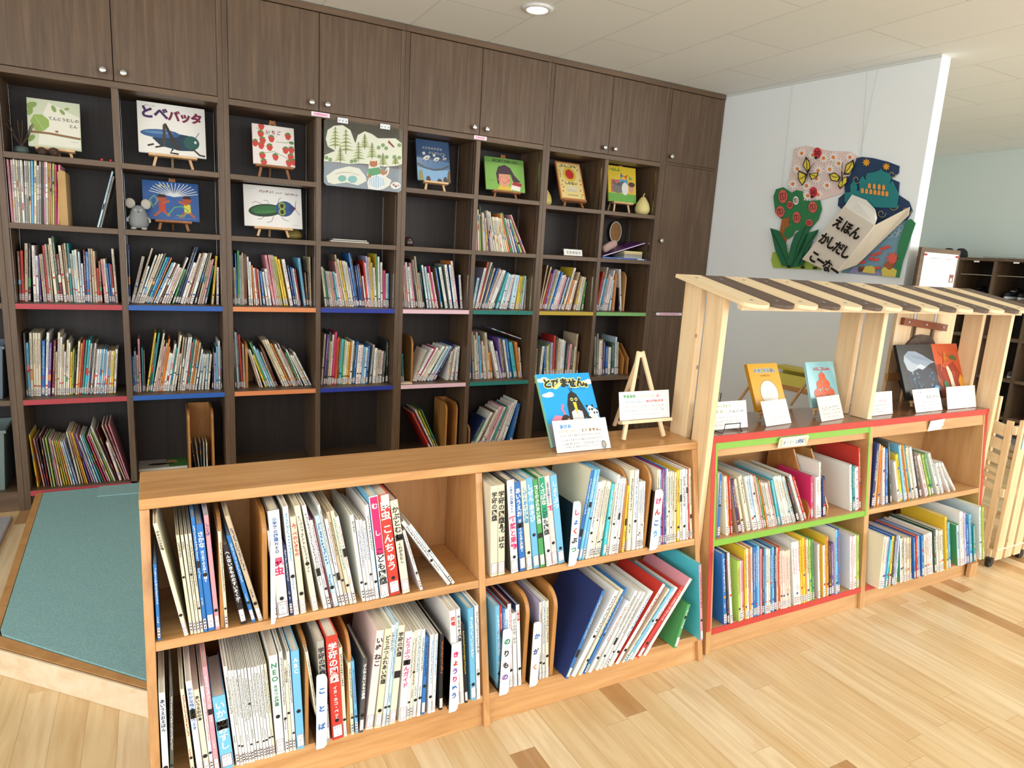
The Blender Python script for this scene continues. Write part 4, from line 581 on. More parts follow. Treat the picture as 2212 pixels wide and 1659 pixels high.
for line in ROWDATA.strip().split('\n'):
    head, body = line.split('|'); nm, kd, zs, yp = head.split(';'); zs = float(zs) + .0005; yp = float(yp)
    rnd = random.Random(nm)
    for tok in body.split():
        f = tok.split(','); x, t, h, a = int(f[0])/1e4, int(f[1])/1e4, int(f[2])/1e3, R_(int(f[3])/10); code = f[4]
        title = f[5] if len(f) > 5 else None; tcol = f[6] if len(f) > 6 else None
        if code[0] == '#': STANDS.setdefault(code, []).append((x, t, min(max(h, .2), .27), zs, yp)); continue
        if code[0] == '%': FINS[code[1]] = (x, h, zs, yp); continue
        if kd in ('stuff', 'bc'):
            sc_, _, cc = code.partition(':'); sh = shade(HEX[sc_], rnd); chx = shade(HEX[cc], rnd) if cc else sh; d = min(.17, h*.8)
            T = Matrix.Translation((x, yp + rnd.uniform(0, .012), zs + max(0, t*math.sin(a)))) @ Matrix.Rotation(a, 4, 'Y')
            bt = cover_mesh(stuff, t, h, d, M(sh, .38), M(chx, .38), T); page_mesh(stuff, t, h, d, bt, T)
            marks(stuff, t, h*.92, h*rnd.uniform(.35, .55), M('3a3638' if sc_ not in 'kndmhbuz' else 'd8d4c8', .6), rnd, T); label_mesh(stuff, t, None, rnd, T)
            if rnd.random() < .7: disc(stuff, t/2, rnd.choice([.046, rnd.uniform(.05, .13)]), min(.005, t*.45), M(DOT[nm[0]], .4), -.0007, T)
            continue
        kind, word, cat = RK[kd]; row = ROWOF.get(nm, nm); n = cnt[row] = cnt.get(row, 0) + 1
        if kd in ('mag', 'note'): o = make_thin(kind, x, t, h, a, zs, yp, code, rnd, min(.2, h*.75))
        else:
            opt = dict(d=.18, jit=.012, parts=0, dot=DOT.get(nm[0], 'c22c34'))
            if kd == 'ref': opt.update(d=.215, jit=.004, parts=1, call=CALL[nm], lred='7a3038' if nm != 'LV' else '3a7a4a', pdot=.72, ptape=.5, dots=['161518'])
            if kd == 'rb': opt.update(d=.2, jit=.004, parts=1, call=None, lred='c04a4e', pdot=.6, ptape=0, dots=['c8352c', '2a3f8a', '2f62b0', '26242a', 'e0a03a', 'c8352c'])
            o = make_book(kind, x, t, h, a, zs, yp, code, title, tcol, rnd, opt)
        col = NAME[code[0]]; ln = 'leaning left ' if a < -.2 else 'leaning right ' if a > .2 else ''
        th = 'thick ' if t > .016 else ''
        pos = 'leftmost one' if n == 1 else ordn(n) + ' from the left'
        lab = f'{th}{col} {word}, {pos} {PLACE[row]}' if not ln or len((PLACE[row]).split()) > 7 else f'{th}{col} {word} {ln.strip()}, {pos} {PLACE[row]}'
        tag(o, lab, cat, GRP[kd])
so = stuff.build('picture_books'); tag(so, 'mixed picture books filling the orange, navy, pink, teal, yellow and lime shelves', 'books', None, 'stuff')
# ------------------------------------------------------------------ wooden book stands and section plates between the books
SNAME = {'#1': 'rounded wooden book stand on the upper left oak shelf', '#2': 'rounded wooden book stand on the upper right oak shelf', '#3': 'rounded wooden book stand on the lower left oak shelf', '#4': 'rounded wooden book stand on the lower right oak shelf',
         '#5': 'slant-sided wooden book file on the green-edged shelf', '#7': 'wooden bookend on the lower orange-edged shelf', '#8': 'brown wooden bookend on the lower pink-edged shelf', '#9': 'light wooden book stand on the lime-edged shelf'}
for code, us in STANDS.items():
    x0, zs, yp = us[0][0], us[0][3], us[0][4]; front = yp < -1; D = .236 if front else .188; wm = TOAST if code not in '#9' else wood('pale_stand', 'a8743f', 'bd8a52', 'cc9c66', (20, 20, 4), .4)
    r = empty('wooden_book_stand', (x0, yp+.005, zs)); tag(r, SNAME[code], 'book stand', 'wooden book stands')
    for x, t, h, _, _ in us:
        if code == '#5': P = [(0, 0), (0, .035), (.11, h), (D-.02, h), (D-.02, 0)]
        else: P = [(0, 0), (0, h-.055)] + [(.055-.055*math.cos(q), h-.055+.055*math.sin(q)) for q in [math.pi/2*j/8 for j in range(1, 9)]] + [(D, h), (D, 0)]
        q = MB(); q.prism(P, 0, x-x0, x-x0+t, wm); q.build('upright', r, bevel=.0015)
    xe = us[-1][0]+us[-1][1] if len(us) > 1 else x0 + .06
    DD = D-.02 if code == '#5' else D
    q = MB(); q.box(0, xe-x0, DD, DD+.006, .0, us[0][2]*.92, wm); q.build('back_board', r)
PLT = dict(a=('', 'k', .011, 'narrow white plate beside the large insect encyclopedia'), b=('しょくぶつ', 'QBrke', .028, 'white rounded plate with plant section letters on the upper right oak shelf'), c=('けんこう', 'QrBs', .033, 'white rounded plate with health section letters on the upper right oak shelf'),
           d=('ことば', 'bbb', .026, 'white plate with blue word section letters on the lower left oak shelf'), e=('きょうりゅう', 'QruQbBr', .026, 'white plate with dinosaur section letters on the lower left oak shelf'), f=('のりもの', 'ekku', .030, 'white plate with vehicle section letters at the left of the lower right oak shelf'), g=('かがく', 'Bno', .027, 'white plate with science letters between book stand sides, lower right oak shelf'))
for k, (x, h, zs, yp) in FINS.items():
    tx, cl, wd, lab = PLT[k]; hh = .2
    r = empty('section_plate', (x, yp-.012, zs)); tag(r, lab, 'section plate', 'white section plates')
    q = MB(); rr = min(.012, wd*.42); arc = [(wd-rr+rr*math.sin(a), hh-rr*1.8+rr*1.8*math.cos(a)) for a in [math.pi/2*j/6 for j in range(7)]]
    q.prism([(0, -.006), (wd-rr*.6, -.006), (wd, .002)] + arc[::-1] + [(rr*.2, hh), (0, hh-.004)], 1, 0, .0022, M('f4f5f6', .3)); q.build('plate', r, bevel=.0006)
    q = MB(); q.box(.0001, .0011, .003, .10, .0005, hh*.97, ACRYL); q.build('acrylic_fin', r)
    if tx:
        q = MB(); n = len(tx)
        for i, ch in enumerate(tx):
            z = hh*(.80-.74*(i+.5)/n) + .02
            put(q, ch, wd/2, z, min(wd*.66, hh*.7/n), -.0005, M(INK[cl[i]], .45), .05)
        q.build('lettering', r)

# ------------------------------------------------------------------ pictures, cards, easels
class Art:
    def __init__(s, w, h): s.w, s.h, s.mb, s.tx, s.k, s.kt = w, h, MB(), MB(), 0, 0
    def y(s): s.k += 1; return -.0003 - s.k*.00004
    def poly(s, c, P): s.mb.flat([(min(1, max(0, u))*s.w, min(1, max(0, v))*s.h) for u, v in P], s.y(), M(c, .4)); return s
    def ell(s, c, u, v, a, b, n=16, r=0):
        ca, sa = math.cos(r), math.sin(r); P = []
        for i in range(n):
            x, z = a*s.w*math.cos(2*math.pi*i/n), b*s.h*math.sin(2*math.pi*i/n); P.append((min(s.w, max(0, u*s.w + x*ca - z*sa)), min(s.h, max(0, v*s.h + x*sa + z*ca))))
        s.mb.flat(P, s.y(), M(c, .4)); return s
    def line(s, c, P, wd):
        y = s.y(); P = [(min(.995, max(.005, u))*s.w, min(.995, max(.005, v))*s.h) for u, v in P]; L = []; Q = []
        for i, p in enumerate(P):
            a = P[max(i-1, 0)]; b = P[min(i+1, len(P)-1)]; dx, dz = b[0]-a[0], b[1]-a[1]; l = math.hypot(dx, dz) or 1
            L.append((p[0]-dz/l*wd/2, p[1]+dx/l*wd/2)); Q.append((p[0]+dz/l*wd/2, p[1]-dx/l*wd/2))
        for i in range(len(P)-1): s.mb.flat([L[i], L[i+1], Q[i+1], Q[i]], y, M(c, .4))
        return s
    def text(s, c, t, u, v, size, bold=.02, pitch=None, vert=False):
        sz = size*s.h; p = (pitch or 1.04)*sz; n = len(t); s.kt += 1; y = -.0026 - s.kt*.00003
        for i, ch in enumerate(t):
            if ch == ' ': continue
            if vert: put(s.tx, ch, u*s.w, v*s.h + ((n-1)/2-i)*p, sz, y, M(c, .45), bold, ch in 'ー')
            else: put(s.tx, ch, u*s.w + (i-(n-1)/2)*p, v*s.h, sz, y, M(c, .45), bold)
        return s
    def scrib(s, c, u0, u1, v, size, seed): s.kt += 1; scribble(s.tx, u0*s.w, u1*s.w, v*s.h, size*s.h, -.0026, M(c, .6), random.Random(seed)); return s
    def done(s, par, n1='cover_picture', n2='cover_title'):
        if s.mb.v: s.mb.build(n1, par)
        if s.tx.v:
            o = s.tx.build(n2, par); o.location = (0, .0016, 0)
def face_book(label, x0, w, yb, zb, h, th, t, cover, spine, fn, group='display books standing on easels', rz=0):
    r = empty('display_book', (x0, yb, zb), (-th, 0, rz)); tag(r, label, 'book', group)
    c = M(cover, .3, 0, .5, .2); s = M(spine, .35); bt = .0022
    q = MB(); q.box(0, w, 0, bt, 0, h, c); q.box(0, w, t-bt, t, 0, h, c); q.build('cover', r, bevel=.0004)
    q = MB(); q.box(-.0005, .002, .0001, t-.0001, .0002, h-.0002, s); q.build('spine', r)
    q = MB(); q.box(.003, w-.004, bt+.0001, t-bt-.0001, .003, h-.003, PAGE); q.build('page_block', r)
    a = Art(w, h); fn(a); a.done(r); return r
def easel(label, xc, yb, zs, zb, th, wid, hgt, t=.012, m=EASEL, lw=.012, dep=.028, reach=.06):
    r = empty('tabletop_easel', (xc, yb, zs)); tag(r, label, 'easel', 'small wooden tabletop easels')
    st, ct = math.sin(th), math.cos(th); dz = zb-zs
    def P(u, s, n): return (u, s*st + n*ct, dz + s*ct - n*st)
    n0 = t+.009; sb = -(dz - n0*st - .001)/ct
    for sg in (-1, 1):
        q = MB(); q.bar(P(sg*wid/2, sb+.006, n0), P(sg*.007, hgt, n0), lw, .009, m, (0, -ct, st)); q.build('front_leg', r, bevel=.001)
    q = MB(); q.bar(P(0, hgt-.015, n0+.010), (0, n0+hgt*st+reach+.04*hgt/.2*(reach > .03), .007), lw*.9, .008, m, (0, 1, .3)); q.build('rear_leg', r, bevel=.001)
    q = MB(); q.bar(P(-wid*.62, -.0068, t/2-.002), P(wid*.62, -.0068, t/2-.002), .011, dep, m, (0, -ct, st)); q.build('ledge', r, bevel=.001)
    q = MB(); q.bar(P(-.014, hgt-.012, n0), P(.014, hgt-.012, n0), .016, .012, m, (0, -ct, st)); q.build('hinge_block', r, bevel=.001)
    return r
def leaf(a, c, u, v, s, r): a.ell(c, u, v, s, s*.5, 12, r)
D1, DK = EASEL, wood('dark_easel', '8a5430', '9c643c', 'ae764a', (30, 30, 3), .45)
Z1, Z1c, Z1d = 1.6219, 1.6425, 1.6268
# upper row of the dark bookcases
def c_ladybug(a):
    a.poly('ccd2b8', [(0, 0), (1, 0), (1, 1), (0, 1)]).poly('e4e2d2', [(.18, .05), (.98, .05), (.98, .7), (.4, .95), (.25, .6)])
    for u, v, s, r in [(.08, .85, .12, .5), (.05, .72, .1, 1.2), (.5, .83, .08, 1.9), (.66, .78, .07, 2.2), (.75, .86, .05, .4), (.05, .16, .1, .8)]: leaf(a, '8aa35c', u, v, s, r)
    a.poly('93ad5e', [(.05, .52), (.12, .66), (.28, .68), (.4, .58), (.4, .45), (.3, .34), (.18, .3), (.12, .36)]).line('c8d2a0', [(.14, .62), (.3, .36)], .0015)
    a.line('8a6a48', [(.06, .3), (.4, .3), (1, .25)], .010).ell('a8584a', .54, .355, .035, .022)
    a.text('4a4a46', 'てんとうむしの', .68, .62, .075, .02).text('4a4a46', 'とん', .86, .5, .075, .02).scrib('7a7a74', .78, .95, .17, .028, 3)
face_book('cream picture book with climbing leaves and a ladybird, top of the red-edged bay', .107, .198, .09, 1.662, .214, R_(12), .011, 'e2e0d0', 'b8c49a', c_ladybug)
easel('light easel under the ladybird picture book', .206, .09, Z1, 1.662, R_(12), .12, .17)
def c_hopper(a):
    a.text('4a2a5e', 'とべ', .24, .80, .24, .05).text('7a2346', 'バッタ', .70, .78, .21, .05, .98).scrib('5a5650', .1, .26, .93, .035, 5)
    a.poly('243c50', [(.2, .3), (.32, .16), (.6, .1), (.8, .12), (.88, .22), (.86, .36), (.74, .42), (.5, .44), (.3, .4)]).ell('3a5f93', .32, .40, .29, .085, 18, .04).ell('5f86b4', .3, .42, .22, .03, 12, .04)
    a.ell('2a5a56', .78, .28, .12, .14).poly('3c332e', [(.37, .6), (.41, .62), (.6, .14), (.55, .1)]).poly('46403a', [(.36, .58), (.4, .6), (.4, .16), (.35, .14)])
    for p in ([(.5, .12), (.46, .04), (.58, .03)], [(.8, .16), (.9, .05), (.98, .04)], [(.22, .18), (.13, .14)], [(.35, .16), (.24, .12)]): a.line('33302c', p, .008)
    a.line('4a6a8a', [(.84, .38), (.9, .5)], .003).ell('d8dcd8', .84, .30, .02, .03, 10)
face_book('wide white picture book with a big blue grasshopper, above the mid-blue bay', .535, .291, .09, 1.688, .240, R_(11), .012, 'eceae4', 'd8d4cc', c_hopper)
easel('light easel under the grasshopper picture book', .68, .09, Z1, 1.688, R_(11), .17, .235)
def c_berry(a):
    for u, v in [(.22, .93), (.2, .74), (.85, .76), (.45, .65), (.06, .5), (.2, .45), (.4, .43), (.24, .58), (.78, .4), (.92, .42), (.22, .2), (.53, .2), (.85, .08), (.9, .24), (.25, .03), (.97, .12)]:
        a.poly('cf4a42', [(u-.08, v+.05), (u-.03, v+.09), (u+.05, v+.08), (u+.08, v+.03), (u+.04, v-.06), (u, v-.08), (u-.05, v-.05)])
        if v < .9: a.poly('5f8a4a', [(u-.07, v+.08), (u, v+.12), (u+.07, v+.09), (u+.03, v+.06), (u-.03, v+.06)])
    for p in ([(.1, .9), (.3, .78), (.45, .75)], [(.55, .6), (.8, .6), (.92, .66)], [(.25, .28), (.5, .35), (.85, .2)]): a.line('7a9a5a', p, .002)
    a.ell('5f8f52', .93, .62, .06, .04).text('8a3a34', 'いちご', .5, .83, .10, .03, 1.3).scrib('8a7a74', .42, .6, .74, .03, 8)
face_book('white picture book covered in strawberries on a pink-ledged easel', 1.044, .206, .10, 1.692, .203, R_(11), .012, 'eee6e0', 'd98a80', c_berry)
easel('dark-topped easel under the strawberry picture book', 1.147, .10, Z1, 1.692, R_(11), .15, .235, m=DK)
def c_hose(a):
    rnd = random.Random(2)
    for i in range(16): t = R_(15+i*10); a.line('d8dcdc', [(.55, .62), (.55+.45*math.cos(t), min(.97, .62+.42*math.sin(t)))], .0035)
    for u, c in ((.33, 'c8c03a'), (.78, 'd8c840')):
        a.ell('a84c34', u, .55, .085, .1).poly('2a2024', [(u-.08, .58), (u-.05, .66), (u+.06, .66), (u+.08, .58)]).poly(c if u > .5 else 'b8402e', [(u-.06, .44), (u+.06, .44), (u+.07, .2), (u-.05, .2)])
        for p in ([(u, .42), (u+.14 if u < .5 else u-.15, .5)], [(u-.03, .22), (u-.14, .08)], [(u+.03, .22), (u+.14, .1)]): a.line('b5583a', p, .010)
    a.line('5aa06a', [(.42, .1), (.55, .34), (.68, .38), (.8, .28), (.72, .12), (.58, .14)], .006).line('7ab08a', [(.18, .3), (.12, .5), (.2, .62), (.26, .5), (.2, .36)], .005)
    a.text('d8d070', 'ホース', .38, .87, .09, .03, 1.1).scrib('c8ccd0', .55, .95, .07, .03, 9)
face_book('blue picture book of two children spraying a hose, beside the grey mouse toy', .542, .246, .10, 1.381, .188, R_(12), .010, '2f5a9a', '27508a', c_hose)
easel('small easel under the blue hose picture book', .672, .10, Z2+.0005, 1.381, R_(12), .13, .21, m=DK)
def c_beetle(a):
    a.ell('20402e', .36, .4, .29, .155, 22, .12).ell('2f6a3c', .37, .42, .25, .10, 18, .12).ell('3f7a40', .36, .36, .2, .04, 14, .12).ell('2c4f86', .69, .47, .16, .19, 18, .2).ell('2a3f78', .82, .49, .05, .08)
    for v in (.54, .39): a.ell('8fa83e', .65, v, .062, .09).ell('3a2a20', .65, v, .034, .055)
    a.ell('7a2430', .87, .5, .02, .03)
    for p in ([(.3, .55), (.2, .6), (.14, .56)], [(.42, .58), (.4, .65), (.33, .64)], [(.58, .6), (.6, .7), (.64, .74)], [(.34, .25), (.28, .18), (.22, .17)], [(.5, .27), (.46, .14), (.38, .1)], [(.62, .3), (.68, .2), (.76, .18)], [(.88, .52), (.9, .68)], [(.88, .48), (.94, .38), (.96, .34)]): a.line('5a3440', p, .002)
    a.text('8a2f3c', 'パッチン！', .40, .86, .075, .03).text('5a3a48', 'とんで', .60, .85, .05, .02).text('6a2f44', 'コメツキくん', .82, .84, .062, .02, .9).scrib('8a8680', .05, .2, .91, .022, 4).scrib('8a8680', .82, .93, .07, .03, 6)
face_book('white picture book with a green click beetle, above the orange-edged bay', .998, .289, .10, 1.381, .212, R_(11), .012, 'eceae6', 'd2d0ca', c_beetle)
easel('light easel under the green beetle picture book', 1.14, .10, Z2+.0005, 1.381, R_(11), .155, .18)
def c_goats(a):
    a.poly('3a5478', [(0, .55), (1, .5), (1, 1), (0, 1)]).poly('7fa8cc', [(0, 0), (1, 0), (1, .32), (.5, .26), (0, .32)])
    for u, v, s in ((.3, .56, 1.15), (.6, .55, 1), (.85, .58, .6)):
        a.ell('d8d8d0', u, v, .10*s, .045*s, 14, .5); a.ell('d8d8d0', u-.07*s, v+.09*s, .04*s, .035*s)
        for du, dv in ((-.12, -.09), (.02, -.10), (.12, -.02)): a.line('4a463e', [(u, v), (u+du*s, v+dv*s)], .003)
        a.line('3a3630', [(u-.08*s, v+.11*s), (u-.13*s, v+.16*s)], .003)
    a.line('4a4a42', [(.02, .40), (.25, .31), (.5, .28), (.75, .32), (.98, .42)], .008)
    for u, c, hh in ((.1, '8a8a4a', .24), (.32, '4a3a34', .10), (.66, '4a3a34', .06), (.84, '4a4240', .12), (.97, '6a5a40', .3)): a.ell(c, u, .02, .07, hh, 12)
    a.text('b8b8b0', '三びきのやぎの', .48, .80, .065, .02, 1.15).text('b8b8b0', 'がらがらどん', .62, .69, .065, .02, 1.15)
face_book('dark blue picture book of three white goats on a bridge, pink-edged bay', 1.925, .202, .10, 1.70, .238, R_(14), .013, '4d739c', '3f5f88', c_goats)
easel('light easel under the three goats picture book', 2.035, .10, Z1c, 1.70, R_(14), .12, .19)
def c_girl(a):
    a.poly('6d9a4c', [(0, .84), (1, .84), (1, 1), (0, 1)])
    a.poly('d8b84a', [(.28, .02), (.66, .02), (.6, .16), (.36, .16)]).ell('d99a80', .47, .36, .16, .24).poly('4a3a44', [(.3, .18), (.27, .5), (.33, .72), (.5, .8), (.64, .72), (.74, .5), (.9, .3), (.7, .3), (.64, .52), (.34, .5), (.34, .2)])
    for u in (.4, .53): a.line('4a2a2a', [(u-.03, .4), (u, .43), (u+.03, .4)], .0016); a.ell('d8705e', u+(.05 if u > .5 else -.05), .33, .035, .04)
    a.line('7a2a2a', [(.42, .27), (.48, .23), (.55, .28)], .002).poly('e8e2da', [(.62, .06), (.86, .02), (.9, .24), (.68, .3)]).poly('a83a40', [(.66, .2), (.9, .16), (.92, .26), (.7, .32)])
    a.text('26301e', 'はじめてのおつかい', .53, .91, .105, .03, .95).scrib('4a5a3a', .08, .24, .3, .03, 2).scrib('4a5a3a', .08, .2, .25, .03, 3)
face_book('green picture book of a smiling girl carrying a carton, above the teal bay', 2.353, .267, .09, 1.690, .200, R_(15), .011, '84b45c', '6f9a4c', c_girl)
easel('dark easel under the smiling girl picture book', 2.49, .09, Z1c, 1.690, R_(15), .15, .23, m=DK)
def c_apple(a):
    a.poly('c98a50', [(0, 0), (1, 0), (1, 1), (0, 1)]).poly('e6d28e', [(.05, .04), (.95, .04), (.95, .96), (.05, .96)]).ell('d8b84a', .5, .68, .26, .2, 20).ell('c0392f', .5, .68, .17, .13, 20).line('5a3a24', [(.5, .8), (.52, .83)], .003)
    rnd = random.Random(7)
    for i in range(16): u = rnd.choice([.12, .17, .84, .89]); a.ell(rnd.choice(['b5543a', 'c8a23a', '8a6a4a', 'b8803a']), u, .1+.055*i, .03, .02, 8)
    a.poly('d8d2c4', [(.32, .29), (.7, .29), (.7, .34), (.32, .34)]).poly('c8c2b4', [(.3, .22), (.68, .21), (.68, .26), (.3, .27)]).line('8a6a3a', [(.3, .12), (.7, .12)], .004)
    a.text('3a2f24', 'りんごかも', .5, .90, .075, .04, 1.2).text('3a2f24', 'しれない', .5, .44, .08, .04, 1.15).text('6a5030', 'ヨシ', .5, .12, .03, 0) if False else a.text('3a2f24', 'りんごかも', .5, .90, .075, .04, 1.2).text('3a2f24', 'しれない', .5, .44, .08, .04, 1.15)
face_book('yellow and orange bordered picture book with a red apple, yellow-edged bay', 2.871, .188, .07, 1.678, .262, R_(25), .012, 'd4a868', 'c07a3a', c_apple)
easel('dark easel under the red apple picture book', 2.97, .07, Z1d, 1.678, R_(25), .14, .19, m=DK, reach=.03)
def c_toilet(a):
    a.poly('6fae4e', [(0, 0), (1, 0), (1, .24), (0, .24)]).poly('c86a5a', [(.1, .26), (.5, .26), (.5, .62), (.1, .62)]).poly('5a9ac8', [(.4, .26), (.7, .26), (.7, .64), (.4, .64)])
    a.ell('7a7672', .34, .38, .2, .14).poly('6a6662', [(.14, .5), (.2, .62), (.28, .5), (.5, .58), (.58, .62), (.46, .42)]).ell('e6e4de', .6, .38, .12, .18).ell('4a4a4e', .36, .5, .04, .03).ell('d89a8a', .82, .4, .09, .12).ell('5a3a34', .84, .52, .12, .07)
    a.text('3a8a3e', 'へんしん', .24, .9, .10, .05, .9).text('2f62b0', 'ト', .48, .74, .14, .08).text('c8352c', 'イ', .64, .72, .13, .08).text('2a8f8a', 'レ', .8, .7, .12, .08).scrib('9a8030', .12, .36, .76, .022, 3)
face_book('yellow and green picture book with a grey wolf, beside the pale gourd', 3.255, .229, .10, 1.70, .234, R_(10), .012, 'e3c437', 'c8a82a', c_toilet)
easel('light easel under the yellow wolf picture book', 3.375, .10, Z1d, 1.70, R_(10), .13, .245)
def c_tobimasen(a):
    W = 'eef2f4'
    for u, v, s in ((.09, .91, .12), (.92, .86, .12), (.13, .70, .11)): a.ell(W, u, v, s, .03).ell(W, u+.04, v+.015, s*.6, .03)
    a.poly('8a949a', [(0, .0), (1, .0), (1, .3), (.86, .34), (.7, .3), (0, .3)])
    a.poly('e88aa6', [(.12, .28), (.1, .36), (.18, .42), (.32, .4), (.36, .34), (.3, .28)]).line('d87a98', [(.32, .36), (.36, .44), (.32, .5), (.36, .54)], .008).ell('d87a98', .35, .545, .03, .022).ell('3a2a28', .36, .30, .10, .12).ell('d89a78', .41, .32, .04, .05)
    a.poly('26282c', [(.42, .2), (.44, .55), (.5, .70), (.57, .745), (.65, .70), (.71, .58), (.82, .34), (.80, .30), (.73, .38), (.72, .2)]).poly('e6e6e4', [(.48, .18), (.49, .45), (.58, .49), (.69, .45), (.7, .18)])
    a.line('26282c', [(.56, .74), (.54, .79)], .002).line('26282c', [(.58, .74), (.59, .79)], .002)
    for u in (.545, .625): a.ell('d8d890', u, .625, .028, .024).ell('26282c', u, .625, .013, .012)
    a.poly('e8c83a', [(.55, .585), (.615, .585), (.61, .48), (.59, .40), (.57, .46)])
    for u, v in ((.85, .47), (.93, .42)): a.ell('eceae6', u, v-.13, .06, .10).ell('eceae6', u, v, .06, .055).ell('2a2a2c', u-.05, v+.05, .02, .018).ell('2a2a2c', u+.05, v+.05, .02, .018).ell('2a2a2c', u-.02, v, .016, .016).ell('2a2a2c', u+.03, v, .016, .016).line('2a2a2c', [(u-.06, v-.1), (u+.05, v-.2)], .007)
    for i, ch in enumerate('とびません。'):
        u = .16 + .155*i; v = .865 - .008*(i % 2)
        a.text('e8dc8a', ch, u, v, .135, .13)
    for i, ch in enumerate('とびません。'): a.text('2e2a22', ch, .16 + .155*i, .865 - .008*(i % 2), .13, .055)
    a.scrib('2a5a8a', .55, .92, .77, .024, 12)
face_book('bright blue penguin picture book standing on the oak bookcase top', 1.642, .203, -1.985, .7405, .243, R_(33), .011, '1ba1e4', '8fc8a0', c_tobimasen, 'display books on the low bookcases')
easel('plain easel propping the blue penguin picture book', 1.745, -1.985, .7325, .7405, R_(33), .14, .19, t=.011, dep=.020, reach=.02)
def lined(a, border, lines, seed, ink):
    a.line(border, [(.04, .08), (.04, .9), (.07, .95), (.93, .95), (.96, .9), (.96, .1), (.93, .05), (.07, .05), (.04, .08)], .0008)
    a.line('b8b4b4', [(.86, .93), (.93, .85), (.91, .76), (.84, .78)], .0007)
    for i, v in enumerate(lines): a.line('a8a4a0', [(.08, v-.05), (.92, v-.05)], .0005); a.scrib(ink[i % len(ink)], .1, .8 if i == len(lines)-1 else .9, v, .075, seed+i)
def card(label, x0, w, yb, zb, h, th, fn, rz=0, paper='efece8'):
    r = empty('recommendation_card', (x0, yb, zb), (-th, 0, rz)); tag(r, label, 'card', 'handwritten recommendation cards')
    q = MB(); q.box(0, w, 0, .0015, 0, h, M(paper, .6)); q.build('paper', r)
    a = Art(w, h); fn(a); a.done(r, 'printed_frame', 'handwriting')
def k1(a):
    lined(a, 'b0acae', (.5, .36, .24, .14), 1, ('4a4648',)); a.text('4a94d0', 'あけみ', .22, .80, .13, .04, 1.1).text('c4c2c4', 'せんせいの', .52, .80, .10, .0, 1.2).text('dca888', 'おすすめえほん', .24, .64, .10, 0, .95).text('8a6a2a', 'とびません。', .70, .64, .11, .04, 1.25)
    a.ell('8a8a8c', .88, .13, .05, .14).ell('d8b84a', .88, .14, .012, .06)
card('white card with sky-blue heading leaning on the blue penguin book', 1.634, .199, -2.026, .7345, .099, R_(26), k1)
def k2(a):
    lined(a, '9ab0a4', (.46, .31, .18), 5, ('8a8688', '7a767a')); a.text('3f9a54', 'やまかわ', .20, .83, .12, .05, 1.15).text('a8c44a', 'せんせいの', .55, .82, .105, .0, 1.2).text('8aa4bc', 'おすすめえほん', .27, .63, .11, 0, .95).text('c8404a', 'おいしそうなしろくま', .70, .63, .09, .03, .86)
    a.ell('d8d4d4', .77, .82, .05, .09).ell('d89aa0', .765, .80, .03, .04)
card('white card with green heading held on the tall light easel', 1.899, .209, -1.975, .8055, .093, R_(12), k2)
easel('tall pale easel holding a card on the oak bookcase top', 2.004, -1.975, .7325, .8055, R_(12), .17, .225, t=.004, m=wood('pale_easel', 'dcb88c', 'e6c69c', 'efd4b0', (30, 30, 3), .45), lw=.014, dep=.024)
# on top of the red-edged bookcase
ZT = .7606
def c_egg(a):
    a.ell('3a342c', .52, .36, .295, .275, 28).ell('e2e0dc', .52, .36, .285, .268, 28)
    for i, ch in enumerate('たまごのえほん'): a.text('c8d6da', ch, .23+.1*i, .845, .095, .09).text('4a6a78', ch, .23+.1*i, .845, .088, .03)
    a.text('4a3a24', 'いしかわこうじ', .5, .735, .04, .02)
face_book('mustard yellow picture book with a white egg, on the red-edged bookcase', 2.533, .160, -1.972, .800, .182, R_(26), .015, 'e2a52c', 'cf9326', c_egg, 'display books on the low bookcases')
easel('easel under the mustard egg picture book', 2.613, -1.972, ZT, .800, R_(26), .10, .16, t=.015)
def c_berries(a):
    for u, v in ((.5, .66), (.38, .49), (.62, .49), (.26, .3), (.5, .3), (.74, .3), (.34, .12), (.6, .12)): a.ell('d9623c', u, v, .125, .105, 14).line('5a2a1a', [(u-.04, v+.02), (u-.01, v+.035)], .001).line('5a2a1a', [(u+.02, v+.02), (u+.05, v+.035)], .001).line('4a3a24', [(u, v+.10), (u+.02, v+.14)], .002)
    a.text('c8505a', 'いちごさん', .45, .84, .085, .04, .95).text('c8505a', 'がねー', .76, .83, .06, .03, .9).scrib('8aa8ac', .35, .65, .93, .025, 3)
face_book('light blue picture book with stacked red strawberry faces on an easel', 2.816, .165, -1.986, .800, .180, R_(20), .011, '8cc4cb', 'a6d2da', c_berries, 'display books on the low bookcases')
easel('easel under the light blue strawberry faces book', 2.898, -1.986, ZT, .800, R_(20), .10, .16, t=.011)
